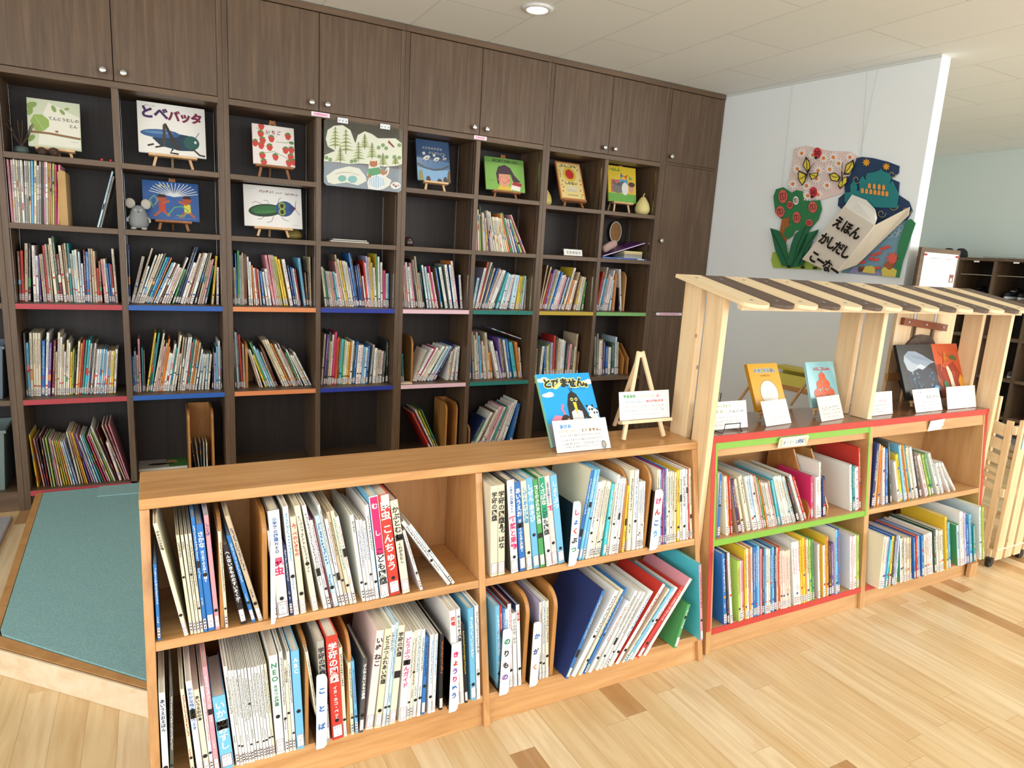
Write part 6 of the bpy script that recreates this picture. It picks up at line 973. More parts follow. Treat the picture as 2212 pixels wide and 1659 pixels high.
FOREST = '''forest_cutout|d9dcca|0|1|1382,1840 1391,1884 1423,1909 1468,1918 1508,1899 1528,1852 1535,1837 1547,1879 1584,1903 1621,1895 1655,1877 1752,1889 1787,1868 1792,1761 1762,1748 1693,1736 1597,1740 1556,1738 1503,1729 1444,1732 1373,1729 1376,1759 1431,1787 1392,1804
conifer_branch|a3ae74|1|1|1417,1886 1424,1895 1430,1903 1436,1897 1442,1890 1435,1892 1430,1889 1425,1891
conifer_branch|8f9e62|1|1|1412,1869 1421,1879 1430,1888 1439,1882 1448,1875 1437,1876 1430,1874 1423,1874
conifer_branch|a3ae74|1|1|1406,1853 1418,1863 1430,1872 1442,1866 1454,1860 1440,1861 1430,1858 1420,1858
conifer_branch|8f9e62|1|1|1400,1836 1415,1847 1430,1856 1445,1851 1460,1844 1442,1845 1430,1842 1418,1842
conifer_branch|a3ae74|1|1|1395,1820 1412,1831 1430,1840 1448,1835 1466,1829 1445,1830 1430,1826 1416,1826
conifer_branch|8f9e62|1|1|1389,1803 1409,1814 1430,1824 1451,1820 1472,1814 1447,1814 1430,1810 1414,1810
conifer_trunk|6a625c|2|1|1428,1906 1429,1796 1432,1796 1431,1906
conifer_branch|a3ae74|1|1|1472,1881 1478,1890 1485,1898 1491,1892 1498,1885 1490,1887 1485,1884 1480,1885
conifer_branch|8f9e62|1|1|1465,1862 1475,1872 1485,1881 1495,1874 1505,1868 1493,1869 1485,1866 1477,1867
conifer_branch|a3ae74|1|1|1459,1843 1472,1853 1485,1863 1498,1857 1512,1850 1496,1851 1485,1848 1475,1849
conifer_branch|8f9e62|1|1|1452,1824 1469,1835 1485,1845 1502,1839 1519,1833 1499,1834 1485,1830 1472,1830
conifer_branch|a3ae74|1|1|1446,1805 1466,1817 1485,1826 1505,1821 1526,1816 1502,1816 1486,1812 1470,1812
conifer_branch|8f9e62|1|1|1440,1787 1463,1798 1486,1808 1509,1804 1533,1798 1504,1798 1486,1794 1467,1794
conifer_trunk|6a625c|2|1|1483,1901 1484,1778 1488,1778 1486,1901
conifer_branch|a3ae74|1|1|1446,1790 1451,1800 1456,1808 1462,1801 1467,1794 1461,1796 1456,1794 1452,1795
conifer_branch|8f9e62|1|1|1442,1779 1449,1789 1456,1797 1464,1791 1471,1784 1462,1786 1457,1783 1451,1784
conifer_branch|a3ae74|1|1|1438,1768 1447,1778 1457,1787 1466,1780 1476,1773 1464,1775 1457,1772 1449,1773
conifer_branch|8f9e62|1|1|1433,1757 1445,1767 1457,1776 1468,1770 1480,1763 1466,1765 1457,1762 1447,1763
conifer_branch|a3ae74|1|1|1429,1746 1443,1756 1457,1766 1471,1760 1485,1753 1468,1754 1457,1751 1446,1752
conifer_branch|8f9e62|1|1|1425,1735 1441,1746 1457,1755 1473,1749 1489,1743 1470,1744 1457,1741 1444,1741
conifer_trunk|6a625c|2|1|1455,1810 1455,1732 1459,1732 1458,1811
conifer_branch|a3ae74|1|1|1573,1871 1579,1881 1584,1889 1589,1882 1595,1875 1588,1877 1584,1875 1580,1876
conifer_branch|8f9e62|1|1|1569,1860 1577,1870 1584,1879 1592,1872 1600,1865 1590,1867 1584,1864 1578,1865
conifer_branch|a3ae74|1|1|1565,1849 1575,1859 1584,1868 1594,1862 1604,1855 1592,1856 1584,1854 1577,1854
conifer_branch|8f9e62|1|1|1561,1838 1573,1849 1584,1858 1596,1851 1609,1845 1594,1846 1585,1843 1575,1844
conifer_branch|a3ae74|1|1|1557,1827 1571,1838 1585,1847 1599,1841 1613,1835 1596,1836 1585,1833 1574,1833
conifer_branch|8f9e62|1|1|1553,1816 1569,1827 1585,1837 1601,1831 1617,1825 1598,1826 1585,1822 1572,1822
conifer_trunk|6a625c|2|1|1582,1891 1583,1813 1587,1814 1586,1892
conifer_branch|a3ae74|1|1|1539,1827 1545,1836 1551,1845 1557,1838 1564,1830 1556,1833 1551,1830 1547,1831
conifer_branch|8f9e62|1|1|1534,1812 1543,1822 1551,1830 1560,1824 1569,1817 1559,1819 1552,1816 1545,1817
conifer_branch|a3ae74|1|1|1529,1797 1540,1807 1552,1816 1563,1810 1575,1803 1561,1805 1552,1802 1543,1802
conifer_branch|8f9e62|1|1|1524,1782 1538,1793 1552,1802 1566,1796 1581,1789 1563,1791 1552,1787 1541,1788
conifer_branch|a3ae74|1|1|1518,1767 1535,1778 1552,1788 1569,1782 1587,1776 1566,1776 1552,1773 1539,1773
conifer_branch|8f9e62|1|1|1513,1752 1533,1763 1552,1773 1572,1768 1592,1762 1568,1762 1553,1759 1537,1759
conifer_trunk|6a625c|2|1|1550,1847 1551,1746 1554,1746 1553,1847
conifer_branch|a3ae74|1|1|1613,1833 1618,1842 1624,1850 1630,1844 1635,1836 1628,1838 1624,1836 1619,1837
conifer_branch|8f9e62|1|1|1608,1820 1616,1830 1624,1839 1632,1832 1640,1825 1631,1827 1624,1824 1618,1825
conifer_branch|a3ae74|1|1|1604,1808 1614,1818 1624,1827 1635,1821 1645,1814 1633,1815 1624,1812 1616,1813
conifer_branch|8f9e62|1|1|1599,1796 1612,1806 1624,1815 1637,1809 1650,1802 1635,1804 1625,1801 1614,1801
conifer_branch|a3ae74|1|1|1595,1783 1610,1794 1625,1803 1640,1798 1655,1791 1637,1792 1625,1789 1613,1789
conifer_branch|8f9e62|1|1|1590,1771 1607,1782 1625,1792 1642,1786 1660,1780 1639,1781 1625,1777 1611,1777
conifer_trunk|6a625c|2|1|1622,1853 1624,1767 1627,1767 1625,1853
conifer_branch|a3ae74|1|1|1674,1786 1679,1795 1684,1803 1690,1796 1695,1789 1689,1791 1684,1789 1680,1790
conifer_branch|8f9e62|1|1|1670,1777 1677,1786 1684,1795 1692,1788 1699,1780 1690,1783 1685,1780 1679,1781
conifer_branch|a3ae74|1|1|1667,1768 1676,1778 1685,1786 1694,1780 1703,1772 1692,1774 1685,1772 1678,1773
conifer_branch|8f9e62|1|1|1664,1759 1674,1769 1685,1778 1696,1771 1707,1764 1694,1766 1685,1763 1676,1764
conifer_branch|a3ae74|1|1|1660,1750 1672,1760 1685,1769 1698,1763 1711,1756 1695,1757 1685,1754 1675,1755
conifer_branch|8f9e62|1|1|1657,1741 1671,1751 1685,1761 1700,1754 1715,1748 1697,1749 1685,1746 1674,1746
conifer_trunk|6a625c|2|1|1682,1806 1684,1739 1687,1739 1686,1806
conifer_branch|a3ae74|1|1|1745,1783 1749,1793 1754,1801 1759,1794 1764,1786 1758,1789 1754,1786 1750,1788
conifer_branch|8f9e62|1|1|1742,1777 1748,1787 1754,1795 1761,1788 1767,1781 1759,1783 1754,1780 1749,1782
conifer_branch|a3ae74|1|1|1739,1771 1747,1781 1754,1790 1762,1783 1770,1775 1761,1777 1755,1775 1748,1776
conifer_branch|8f9e62|1|1|1737,1765 1745,1775 1754,1784 1764,1777 1773,1770 1762,1772 1755,1769 1747,1770
conifer_branch|a3ae74|1|1|1734,1759 1744,1769 1755,1778 1765,1771 1776,1764 1763,1766 1755,1763 1746,1764
conifer_branch|8f9e62|1|1|1731,1753 1743,1763 1755,1772 1767,1766 1779,1758 1765,1760 1755,1757 1745,1758
conifer_trunk|6a625c|2|1|1752,1804 1753,1753 1757,1753 1756,1804
cottage|8a4a44|2|1|1714,1875 1749,1844 1739,1841 1710,1862
bush|7f9a66|2|1|1670,1831 1666,1839 1657,1840 1650,1833 1650,1824 1657,1820 1667,1823
bush|7f9a66|2|1|1694,1847 1690,1854 1681,1855 1673,1849 1673,1840 1681,1835 1690,1838
bush|7f9a66|2|1|1712,1833 1708,1841 1698,1841 1691,1835 1691,1826 1699,1821 1708,1825
bush|7f9a66|2|1|1785,1858 1780,1866 1771,1866 1763,1860 1764,1851 1771,1846 1781,1849
bush|7f9a66|2|1|1396,1749 1392,1756 1383,1757 1377,1751 1377,1742 1384,1737 1392,1740
bush|7f9a66|2|1|1415,1741 1411,1749 1403,1750 1396,1744 1396,1735 1403,1730 1412,1733
bush|7f9a66|2|1|1527,1745 1523,1752 1514,1753 1507,1747 1507,1738 1514,1733 1523,1736
bush|7f9a66|2|1|1547,1750 1542,1757 1533,1758 1526,1752 1526,1743 1534,1739 1543,1742
bush|7f9a66|2|1|1675,1787 1671,1794 1661,1795 1654,1789 1654,1780 1662,1775 1671,1778
bush|7f9a66|2|1|1716,1788 1712,1796 1703,1797 1695,1791 1695,1782 1703,1777 1712,1780
bush|7f9a66|2|1|1758,1793 1754,1801 1744,1802 1737,1795 1737,1786 1745,1782 1754,1785
bush|7f9a66|2|1|1787,1793 1782,1801 1773,1802 1765,1795 1765,1786 1773,1782 1783,1785
hill_cutout|dcddd0|0|1|1385,1657 1431,1693 1503,1718 1557,1713 1591,1678 1599,1653 1551,1625 1491,1635 1425,1619 1393,1626
stone|7fb3a8|1|1|1490,1655 1486,1664 1474,1669 1461,1668 1450,1661 1445,1650 1450,1641 1461,1636 1475,1638 1486,1645
stone|86b8ba|1|1|1548,1656 1543,1667 1530,1673 1515,1671 1502,1663 1497,1651 1502,1641 1515,1635 1531,1636 1543,1645
hill_line|a89a80|1|1|1432,1670 1471,1683 1510,1686 1557,1677 1557,1679 1510,1688 1470,1686 1431,1672
bear_cutout|dcdcd2|1|1|1608,1755 1654,1763 1671,1728 1690,1698 1708,1736 1722,1735 1718,1704 1704,1686 1734,1670 1724,1641 1688,1618 1654,1611 1607,1614 1600,1643 1615,1684 1598,1679 1607,1722
bear_head|b0714e|2|1|1656,1746 1653,1754 1645,1758 1634,1759 1622,1756 1614,1749 1611,1741 1615,1734 1623,1729 1634,1728 1645,1732 1654,1738
bear_head|b0714e|2|1|1624,1754 1622,1758 1619,1759 1615,1757 1613,1753 1615,1750 1619,1748 1623,1750
bear_head|b0714e|2|1|1655,1758 1653,1761 1649,1762 1645,1760 1644,1756 1646,1753 1649,1752 1653,1754
bear_arm|b87a56|2|1|1665,1728 1693,1706 1712,1725 1709,1701 1687,1691 1669,1702
bear_arm|b87a56|2|1|1610,1696 1625,1682 1618,1668 1602,1679
green_scarf|5f9a70|3|1|1606,1716 1666,1731 1675,1698 1625,1681 1604,1688
striped_trousers|dfe6ea|2|1|1696,1658 1691,1674 1679,1686 1662,1692 1643,1690 1626,1681 1614,1666 1610,1650 1615,1634 1627,1622 1644,1616 1663,1618 1680,1627 1692,1641
trouser_stripe|7fa8c4|3|1|1615,1667 1613,1633 1616,1633 1619,1667
trouser_stripe|7fa8c4|3|1|1624,1672 1623,1630 1626,1630 1627,1673
trouser_stripe|7fa8c4|3|1|1633,1678 1632,1626 1636,1626 1636,1678
trouser_stripe|7fa8c4|3|1|1642,1683 1642,1622 1646,1623 1645,1684
trouser_stripe|7fa8c4|3|1|1650,1689 1652,1619 1655,1619 1654,1689
trouser_stripe|7fa8c4|3|1|1659,1685 1661,1624 1665,1624 1663,1685
trouser_stripe|7fa8c4|3|1|1669,1681 1671,1630 1674,1630 1672,1682
trouser_stripe|7fa8c4|3|1|1678,1678 1681,1635 1684,1635 1681,1678
trouser_stripe|7fa8c4|3|1|1687,1674 1690,1640 1694,1641 1690,1675
flower_cutout|dcdcd4|1|1|1788,1647 1782,1658 1767,1664 1748,1662 1734,1653 1728,1642 1734,1631 1749,1625 1768,1627 1782,1636
small_flower|c05048|2|1|1754,1649 1750,1654 1744,1653 1741,1647 1744,1643 1751,1643
small_flower|4a5a9a|2|1|1766,1641 1763,1647 1756,1646 1753,1640 1757,1635 1763,1635
small_flower|c05048|2|1|1778,1646 1776,1650 1771,1649 1769,1646 1772,1642 1776,1643'''
fcount = [0]
def ff(u, v, o): return Vector((u, -.0127 - o*.25 - .0002, v))
def forest():
    for lay, ln in enumerate(FOREST.split('\n')):
        p = ln.split('|'); o = int(p[2])/1000; P = [tuple(int(k)/1000 for k in a.split(',')) for a in p[4].split()]; n = len(P)
        y0 = -.0002 - o*.35 - lay*.000004; q = forest.mb.setdefault(p[0], MB())
        q.prism([(u-1.581, v-1.61) for u, v in P], 1, y0-.00035, y0, M(p[1], .6))
forest.mb = {}; forest()
for k_, q in forest.mb.items(): q.build(k_, r)
# ------------------------------------------------------------------ collage with an open book on the white partition
WALLART = '''night_sky_board|1f3a5e|12|6|996,1977 1027,1982 1095,1970 1180,1944 1247,1916 1249,1878 1214,1851 1261,1830 1267,1763 1331,1723 1356,1675 1337,1628 1275,1599 1177,1589 987,1661 924,1713 923,1755 957,1784 943,1856 973,1884 987,1933
star|d99a30|24|2|1090,1944 1077,1950 1080,1962 1068,1958 1061,1970 1057,1959 1044,1964 1051,1952 1039,1948 1053,1942 1050,1931 1061,1935 1068,1923 1072,1934 1085,1928 1078,1940
star|d99a30|24|2|1204,1914 1193,1920 1195,1930 1185,1926 1179,1937 1176,1927 1164,1932 1170,1921 1160,1917 1172,1912 1169,1902 1179,1905 1186,1895 1189,1905 1200,1900 1194,1911
star|d99a30|24|2|1101,1750 1091,1754 1093,1764 1083,1760 1077,1770 1075,1761 1063,1765 1069,1755 1060,1751 1071,1747 1068,1737 1078,1740 1084,1730 1087,1740 1098,1736 1092,1746
gold_scroll|a8935a|20|1|1239,1874 1235,1861 1223,1858 1212,1863 1207,1873 1209,1881 1216,1883 1222,1880 1225,1876 1224,1871 1228,1870 1229,1876 1224,1883 1215,1887 1206,1883 1203,1873 1210,1861 1224,1854 1238,1858 1243,1872
gold_scroll|a8935a|20|1|1045,1855 1039,1840 1024,1836 1010,1842 1003,1854 1006,1864 1015,1868 1023,1864 1027,1858 1025,1853 1030,1851 1031,1858 1026,1867 1014,1872 1002,1867 999,1854 1007,1840 1025,1832 1042,1837 1049,1853
gold_scroll|a8935a|20|1|1281,1705 1274,1687 1258,1681 1241,1688 1233,1702 1236,1715 1246,1719 1256,1716 1261,1708 1259,1701 1263,1700 1265,1708 1258,1718 1245,1723 1233,1718 1229,1703 1239,1686 1258,1677 1278,1684 1285,1703
gold_scroll|a8935a|20|1|1353,1675 1348,1659 1334,1654 1320,1660 1313,1673 1315,1683 1324,1687 1332,1684 1336,1677 1334,1672 1338,1670 1340,1678 1334,1687 1323,1691 1312,1686 1309,1673 1317,1658 1334,1650 1351,1656 1357,1673
gold_scroll|a8935a|20|1|1219,1663 1213,1648 1200,1643 1186,1649 1179,1660 1182,1670 1190,1674 1198,1671 1202,1665 1200,1660 1204,1658 1206,1665 1200,1674 1189,1678 1178,1673 1175,1660 1183,1646 1200,1639 1216,1645 1223,1661
palace|1f7d80|26|5|971,1731 965,1782 999,1786 991,1822 1007,1853 1032,1820 1037,1790 1051,1794 1040,1847 1057,1873 1078,1847 1076,1872 1081,1886 1116,1889 1145,1897 1155,1906 1170,1892 1202,1879 1218,1859 1216,1821 1228,1837 1247,1810 1275,1761 1277,1690 1106,1698
palace_window|e59a4a|33|1|1103,1802 1119,1801 1116,1823 1106,1831 1099,1824
palace_window|e59a4a|33|1|1131,1798 1147,1797 1144,1819 1135,1827 1128,1820
palace_window|e59a4a|33|1|1159,1794 1175,1793 1172,1815 1162,1823 1156,1815
palace_window|e59a4a|33|1|1185,1790 1201,1789 1197,1810 1188,1819 1181,1811
palace_window|e59a4a|33|1|1066,1777 1082,1776 1079,1798 1069,1806 1062,1799
palace_window|e59a4a|33|1|1091,1773 1108,1772 1104,1794 1095,1802 1088,1795
palace_window|e59a4a|33|1|1116,1769 1133,1769 1129,1790 1120,1798 1113,1791
palace_window|e59a4a|33|1|1140,1765 1157,1765 1153,1786 1144,1794 1137,1787
palace_window|e59a4a|33|1|1163,1762 1179,1761 1176,1782 1167,1791 1160,1783
palace_window|e59a4a|33|1|1186,1758 1202,1757 1198,1779 1189,1787 1182,1779
palace_window|e59a4a|33|1|1208,1754 1224,1754 1221,1775 1211,1783 1205,1776
daisy_panel|e8cfc9|10|6|585,2068 657,2078 827,2032 951,2016 1008,1982 1002,1933 980,1904 949,1825 944,1785 848,1757 792,1743 682,1762 580,1820 576,1886 583,1961
daisy|f4ebe6|18|2|691,2029 663,2036 680,2052 655,2046 657,2070 643,2051 629,2076 631,2051 605,2068 622,2045 593,2049 620,2034 597,2024 625,2024 615,2003 636,2016 642,1991 649,2013 669,1992 659,2017 687,2006 665,2025
daisy_centre|e0853c|22|2|656,2031 652,2039 644,2043 636,2040 634,2033 639,2025 647,2021 654,2024
daisy|f4ebe6|18|2|767,2012 739,2019 756,2035 731,2029 733,2052 719,2034 706,2058 708,2034 683,2050 700,2028 671,2032 698,2018 675,2008 703,2007 693,1986 713,1999 719,1974 725,1997 745,1976 736,2000 763,1990 741,2009
daisy_centre|e0853c|22|2|733,2014 728,2022 720,2026 713,2023 711,2016 715,2008 724,2005 731,2007
daisy|f4ebe6|18|2|839,1989 812,1996 828,2012 804,2005 806,2029 793,2011 780,2034 781,2010 757,2026 774,2004 746,2008 772,1994 750,1984 777,1984 767,1963 787,1976 793,1952 799,1974 818,1953 809,1977 835,1967 814,1986
daisy_centre|e0853c|22|2|806,1991 802,1998 794,2002 787,2000 785,1993 789,1985 797,1981 804,1984
daisy|f4ebe6|18|2|900,1989 874,1996 889,2012 866,2006 868,2029 855,2011 842,2034 844,2010 820,2026 836,2004 809,2008 835,1994 813,1984 839,1984 830,1964 849,1976 855,1952 861,1974 880,1954 871,1978 896,1968 875,1986
daisy_centre|e0853c|22|2|868,1991 864,1999 856,2002 849,2000 847,1993 851,1985 859,1982 866,1984
daisy|f4ebe6|18|2|1002,1981 976,1988 991,2003 969,1997 971,2020 958,2002 946,2025 948,2002 925,2017 940,1996 914,1999 939,1986 918,1976 943,1976 935,1956 953,1969 959,1945 964,1966 982,1947 973,1970 998,1960 978,1978
daisy_centre|e0853c|22|2|971,1983 967,1990 959,1994 953,1992 951,1985 955,1977 962,1974 969,1976
daisy|f4ebe6|18|2|675,1938 647,1945 664,1962 638,1955 641,1979 626,1960 612,1985 614,1960 588,1976 606,1953 576,1957 604,1943 580,1932 609,1932 598,1911 619,1924 626,1899 632,1922 653,1901 643,1926 671,1915 648,1934
daisy_centre|e0853c|22|2|640,1940 635,1948 627,1951 620,1949 618,1941 622,1934 630,1930 638,1932
daisy|f4ebe6|18|2|889,1921 862,1928 878,1944 855,1937 856,1960 843,1942 830,1966 832,1942 808,1957 824,1935 797,1939 823,1925 801,1915 828,1915 818,1894 838,1908 843,1883 849,1905 868,1885 859,1909 885,1899 864,1918
daisy_centre|e0853c|22|2|856,1923 852,1930 844,1934 837,1931 836,1924 840,1917 848,1913 854,1916
daisy|f4ebe6|18|2|939,1951 913,1958 928,1974 906,1967 907,1990 895,1972 882,1995 884,1972 860,1987 876,1965 849,1969 874,1956 853,1946 879,1945 870,1925 889,1938 895,1914 900,1936 919,1916 910,1939 935,1930 915,1948
daisy_centre|e0853c|22|2|907,1953 903,1960 895,1964 889,1961 887,1954 891,1947 899,1943 905,1946
daisy|f4ebe6|18|2|816,1919 789,1926 805,1942 781,1935 783,1958 769,1940 756,1964 758,1939 733,1955 750,1933 722,1936 748,1923 726,1912 753,1912 743,1891 763,1905 769,1880 775,1903 795,1882 785,1906 812,1896 790,1915
daisy_centre|e0853c|22|2|782,1920 778,1928 770,1931 763,1929 761,1922 765,1914 773,1910 780,1913
daisy|f4ebe6|18|2|812,1872 784,1879 801,1895 776,1888 778,1912 765,1893 752,1917 753,1893 729,1909 745,1886 717,1889 743,1876 721,1865 748,1865 739,1844 759,1858 765,1833 771,1856 790,1835 781,1860 808,1850 786,1868
daisy_centre|e0853c|22|2|778,1874 774,1881 766,1885 759,1882 757,1875 761,1867 769,1864 776,1866
daisy|f4ebe6|18|2|659,1848 630,1855 647,1872 622,1865 624,1889 609,1870 595,1894 597,1869 571,1886 588,1862 559,1866 586,1852 562,1841 592,1841 581,1819 602,1833 609,1808 615,1831 636,1810 626,1835 655,1825 631,1844
daisy_centre|e0853c|22|2|623,1850 619,1858 610,1861 603,1858 600,1851 605,1843 613,1839 621,1842
daisy|f4ebe6|18|2|887,1829 860,1836 876,1852 852,1845 854,1868 841,1850 828,1873 830,1849 806,1864 822,1842 795,1845 820,1832 798,1822 825,1822 816,1801 835,1815 841,1790 847,1813 866,1793 857,1817 883,1807 862,1825
daisy_centre|e0853c|22|2|854,1830 850,1838 842,1841 835,1839 833,1831 837,1824 845,1820 852,1823
daisy|f4ebe6|18|2|754,1833 726,1840 743,1857 718,1849 720,1873 706,1854 692,1878 694,1854 669,1870 686,1847 657,1850 684,1837 661,1825 689,1826 679,1804 699,1818 705,1793 712,1816 732,1796 722,1820 750,1811 727,1829
daisy_centre|e0853c|22|2|719,1834 715,1842 707,1846 699,1843 697,1835 702,1828 710,1824 717,1827
daisy|f4ebe6|18|2|771,1775 743,1781 760,1798 735,1790 737,1814 723,1795 710,1819 711,1794 686,1810 703,1787 675,1790 701,1777 678,1766 707,1766 697,1745 717,1759 723,1734 729,1757 749,1737 740,1761 767,1752 745,1770
daisy_centre|e0853c|22|2|737,1775 732,1783 724,1786 717,1784 715,1776 719,1768 727,1765 735,1768
daisy|f4ebe6|18|2|838,1778 811,1784 827,1800 803,1793 805,1817 792,1798 778,1821 780,1797 755,1812 772,1790 744,1793 770,1780 748,1769 775,1769 766,1748 785,1762 791,1737 797,1760 817,1740 807,1764 834,1755 812,1773
daisy_centre|e0853c|22|2|804,1778 800,1786 792,1789 785,1786 783,1779 788,1771 796,1768 803,1771
ladybird|c93540|26|6|777,2024 771,2039 760,2052 747,2057 735,2054 728,2043 727,2028 733,2012 744,1999 757,1994 769,1997 776,2008
ladybird_spot|1d1416|33|1|749,2033 746,2037 742,2037 740,2034 743,2030 747,2030
ladybird_spot|1d1416|33|1|770,2029 767,2033 762,2034 760,2030 763,2026 768,2026
ladybird_spot|1d1416|33|1|753,2016 750,2020 745,2021 744,2017 747,2013 751,2013
ladybird_spot|1d1416|33|1|773,2014 770,2017 766,2018 764,2014 767,2011 771,2010
ladybird_spot|1d1416|33|1|761,2023 758,2027 754,2027 752,2024 755,2020 760,2019
ladybird_spot|1d1416|33|1|761,1995 757,2001 750,2004 744,2002 742,1997 746,1990 753,1987 759,1989
ladybird|c93540|26|6|787,1794 781,1810 770,1821 757,1826 746,1822 738,1812 737,1796 743,1781 754,1769 767,1764 779,1768 786,1779
ladybird_spot|1d1416|33|1|759,1803 756,1807 752,1807 750,1804 753,1800 758,1800
ladybird_spot|1d1416|33|1|780,1800 777,1804 772,1804 770,1801 773,1797 778,1797
ladybird_spot|1d1416|33|1|763,1786 760,1790 755,1790 754,1786 757,1783 761,1783
ladybird_spot|1d1416|33|1|783,1784 781,1788 776,1788 774,1785 777,1781 782,1781
ladybird_spot|1d1416|33|1|771,1793 769,1797 764,1797 762,1794 765,1790 770,1790
ladybird_spot|1d1416|33|1|771,1766 767,1772 760,1775 754,1772 752,1766 756,1760 763,1758 769,1760
butterfly_wing|22201c|34|2|708,1910 670,1958 685,2008 711,1981 723,1933
butterfly_wing_patch|e6cf4c|38|1|709,1920 679,1957 691,1996 711,1975 721,1938
butterfly_stripe|22201c|41|1|714,1909 706,1957 692,2007 688,2007 702,1957 711,1909
butterfly_wing|22201c|34|2|720,1905 781,1908 780,1885 743,1866
butterfly_wing_patch|e6cf4c|38|1|731,1901 778,1903 777,1885 749,1871
butterfly_stripe|22201c|41|1|725,1902 760,1888 784,1882 785,1885 761,1891 725,1905
butterfly_wing|22201c|34|2|707,1903 647,1930 650,1877 686,1835 703,1860
butterfly_wing_patch|e6cf4c|38|1|703,1897 656,1918 659,1877 687,1844 701,1864
butterfly_stripe|22201c|41|1|710,1903 682,1881 654,1878 655,1875 684,1878 712,1900
butterfly_wing|22201c|34|2|944,1886 952,1943 991,1968 1003,1930 977,1884
butterfly_wing_patch|e6cf4c|38|1|953,1893 959,1938 990,1957 999,1927 979,1892
butterfly_stripe|22201c|41|1|950,1883 979,1920 997,1966 994,1968 976,1922 947,1886
butterfly_wing|22201c|34|2|929,1874 887,1902 850,1894 873,1855 918,1847
butterfly_wing_patch|e6cf4c|38|1|923,1874 890,1895 861,1889 879,1859 914,1852
butterfly_stripe|22201c|41|1|932,1875 896,1875 855,1894 853,1892 895,1872 933,1872
butterfly_wing|22201c|34|2|937,1864 919,1826 935,1803 973,1840 973,1877
butterfly_wing_patch|e6cf4c|38|1|941,1858 927,1829 940,1811 970,1840 969,1869
butterfly_stripe|22201c|41|1|939,1862 950,1841 938,1803 941,1802 953,1841 942,1863
butterfly_body|22201c|42|2|710,1874 729,1931 722,1933 703,1877
butterfly_body|22201c|42|2|727,1931 755,1966 753,1967 725,1933
butterfly_body|22201c|42|2|952,1847 938,1903 932,1903 945,1847
butterfly_body|22201c|42|2|936,1903 933,1954 930,1954 934,1903
camellia_tree|2c7a48|20|6|483,1779 496,1823 546,1834 609,1796 643,1813 682,1804 698,1761 696,1748 751,1743 809,1747 829,1694 816,1631 766,1569 669,1566 655,1533 627,1510 595,1538 598,1577 633,1597 623,1621 621,1648 557,1638 512,1678
tree_trunk|a5632e|14|5|564,1650 616,1660 618,1588 611,1466 561,1481 559,1577
camellia_flower|d6625a|28|2|590,1774 582,1795 568,1811 551,1817 536,1813 527,1798 525,1777 533,1755 547,1740 564,1734 579,1739 589,1754
flower_lines|5a2420|31|1|538,1791 572,1794 579,1763 548,1756 540,1793 536,1793 546,1753 583,1761 574,1797 537,1794
flower_lines|5a2420|31|1|548,1796 564,1758 567,1759 552,1797
camellia_flower|d6625a|28|2|584,1681 577,1699 564,1712 547,1717 533,1713 523,1700 522,1682 528,1664 542,1651 558,1646 573,1651 582,1664
flower_lines|5a2420|31|1|534,1694 567,1698 573,1672 543,1665 536,1696 532,1696 541,1663 577,1670 569,1700 534,1698
flower_lines|5a2420|31|1|544,1699 558,1667 562,1668 548,1700
camellia_flower|d6625a|28|2|638,1721 633,1733 624,1742 612,1745 601,1743 594,1734 593,1722 598,1710 607,1701 619,1697 630,1700 637,1709
flower_lines|5a2420|31|1|603,1729 626,1731 630,1715 609,1711 604,1731 600,1731 607,1708 634,1712 628,1734 602,1733
flower_lines|5a2420|31|1|609,1733 619,1711 623,1712 613,1734
camellia_flower|d6625a|28|2|702,1644 695,1661 684,1674 669,1679 656,1674 648,1662 647,1644 654,1627 666,1614 680,1609 693,1614 701,1627
flower_lines|5a2420|31|1|659,1656 686,1660 693,1634 667,1628 660,1658 656,1658 665,1625 696,1632 688,1662 658,1660
flower_lines|5a2420|31|1|667,1661 680,1630 683,1630 670,1662
camellia_flower|d6625a|28|2|802,1704 796,1721 784,1734 769,1739 755,1735 746,1722 745,1705 752,1688 764,1676 779,1671 793,1675 801,1687
flower_lines|5a2420|31|1|757,1717 786,1720 793,1695 765,1689 758,1719 755,1718 763,1687 796,1693 788,1722 756,1720
flower_lines|5a2420|31|1|766,1721 779,1691 782,1691 769,1722
camellia_flower|d6625a|28|2|789,1611 784,1622 774,1630 761,1633 750,1630 742,1622 741,1611 746,1600 756,1593 768,1590 780,1593 787,1600
flower_lines|5a2420|31|1|751,1618 776,1620 780,1606 757,1602 753,1620 749,1619 756,1599 783,1603 778,1623 750,1621
flower_lines|5a2420|31|1|759,1621 769,1602 772,1603 762,1622
camellia_flower|e8e6e0|28|2|672,1747 668,1760 659,1770 648,1774 639,1770 633,1761 633,1748 637,1735 646,1725 657,1721 666,1725 672,1734
flower_lines|5a2420|31|1|641,1756 661,1759 666,1740 648,1736 643,1758 639,1758 646,1733 669,1738 663,1761 640,1760
flower_lines|5a2420|31|1|647,1760 656,1736 660,1737 650,1761
fern_leaf|1f6846|36|4|501,1578 566,1562 633,1474 666,1341 623,1342 558,1441
leaf_vein|10402a|41|1|503,1576 593,1455 668,1341 671,1342 597,1456 506,1578
fern_leaf|1f6846|36|4|754,1596 778,1574 758,1468 692,1337 652,1352 666,1477 683,1543
leaf_vein|10402a|41|1|756,1596 714,1479 694,1337 697,1337 717,1478 759,1595
fern_leaf|1f6846|36|4|837,1571 830,1542 792,1480 741,1345 696,1337 723,1445 756,1544
leaf_vein|10402a|41|1|839,1572 770,1468 742,1345 746,1344 773,1467 842,1570
fern_leaf|1f6846|36|4|811,1499 780,1404 765,1346 732,1367
leaf_vein|10402a|41|1|812,1500 774,1405 766,1346 770,1346 777,1404 816,1499
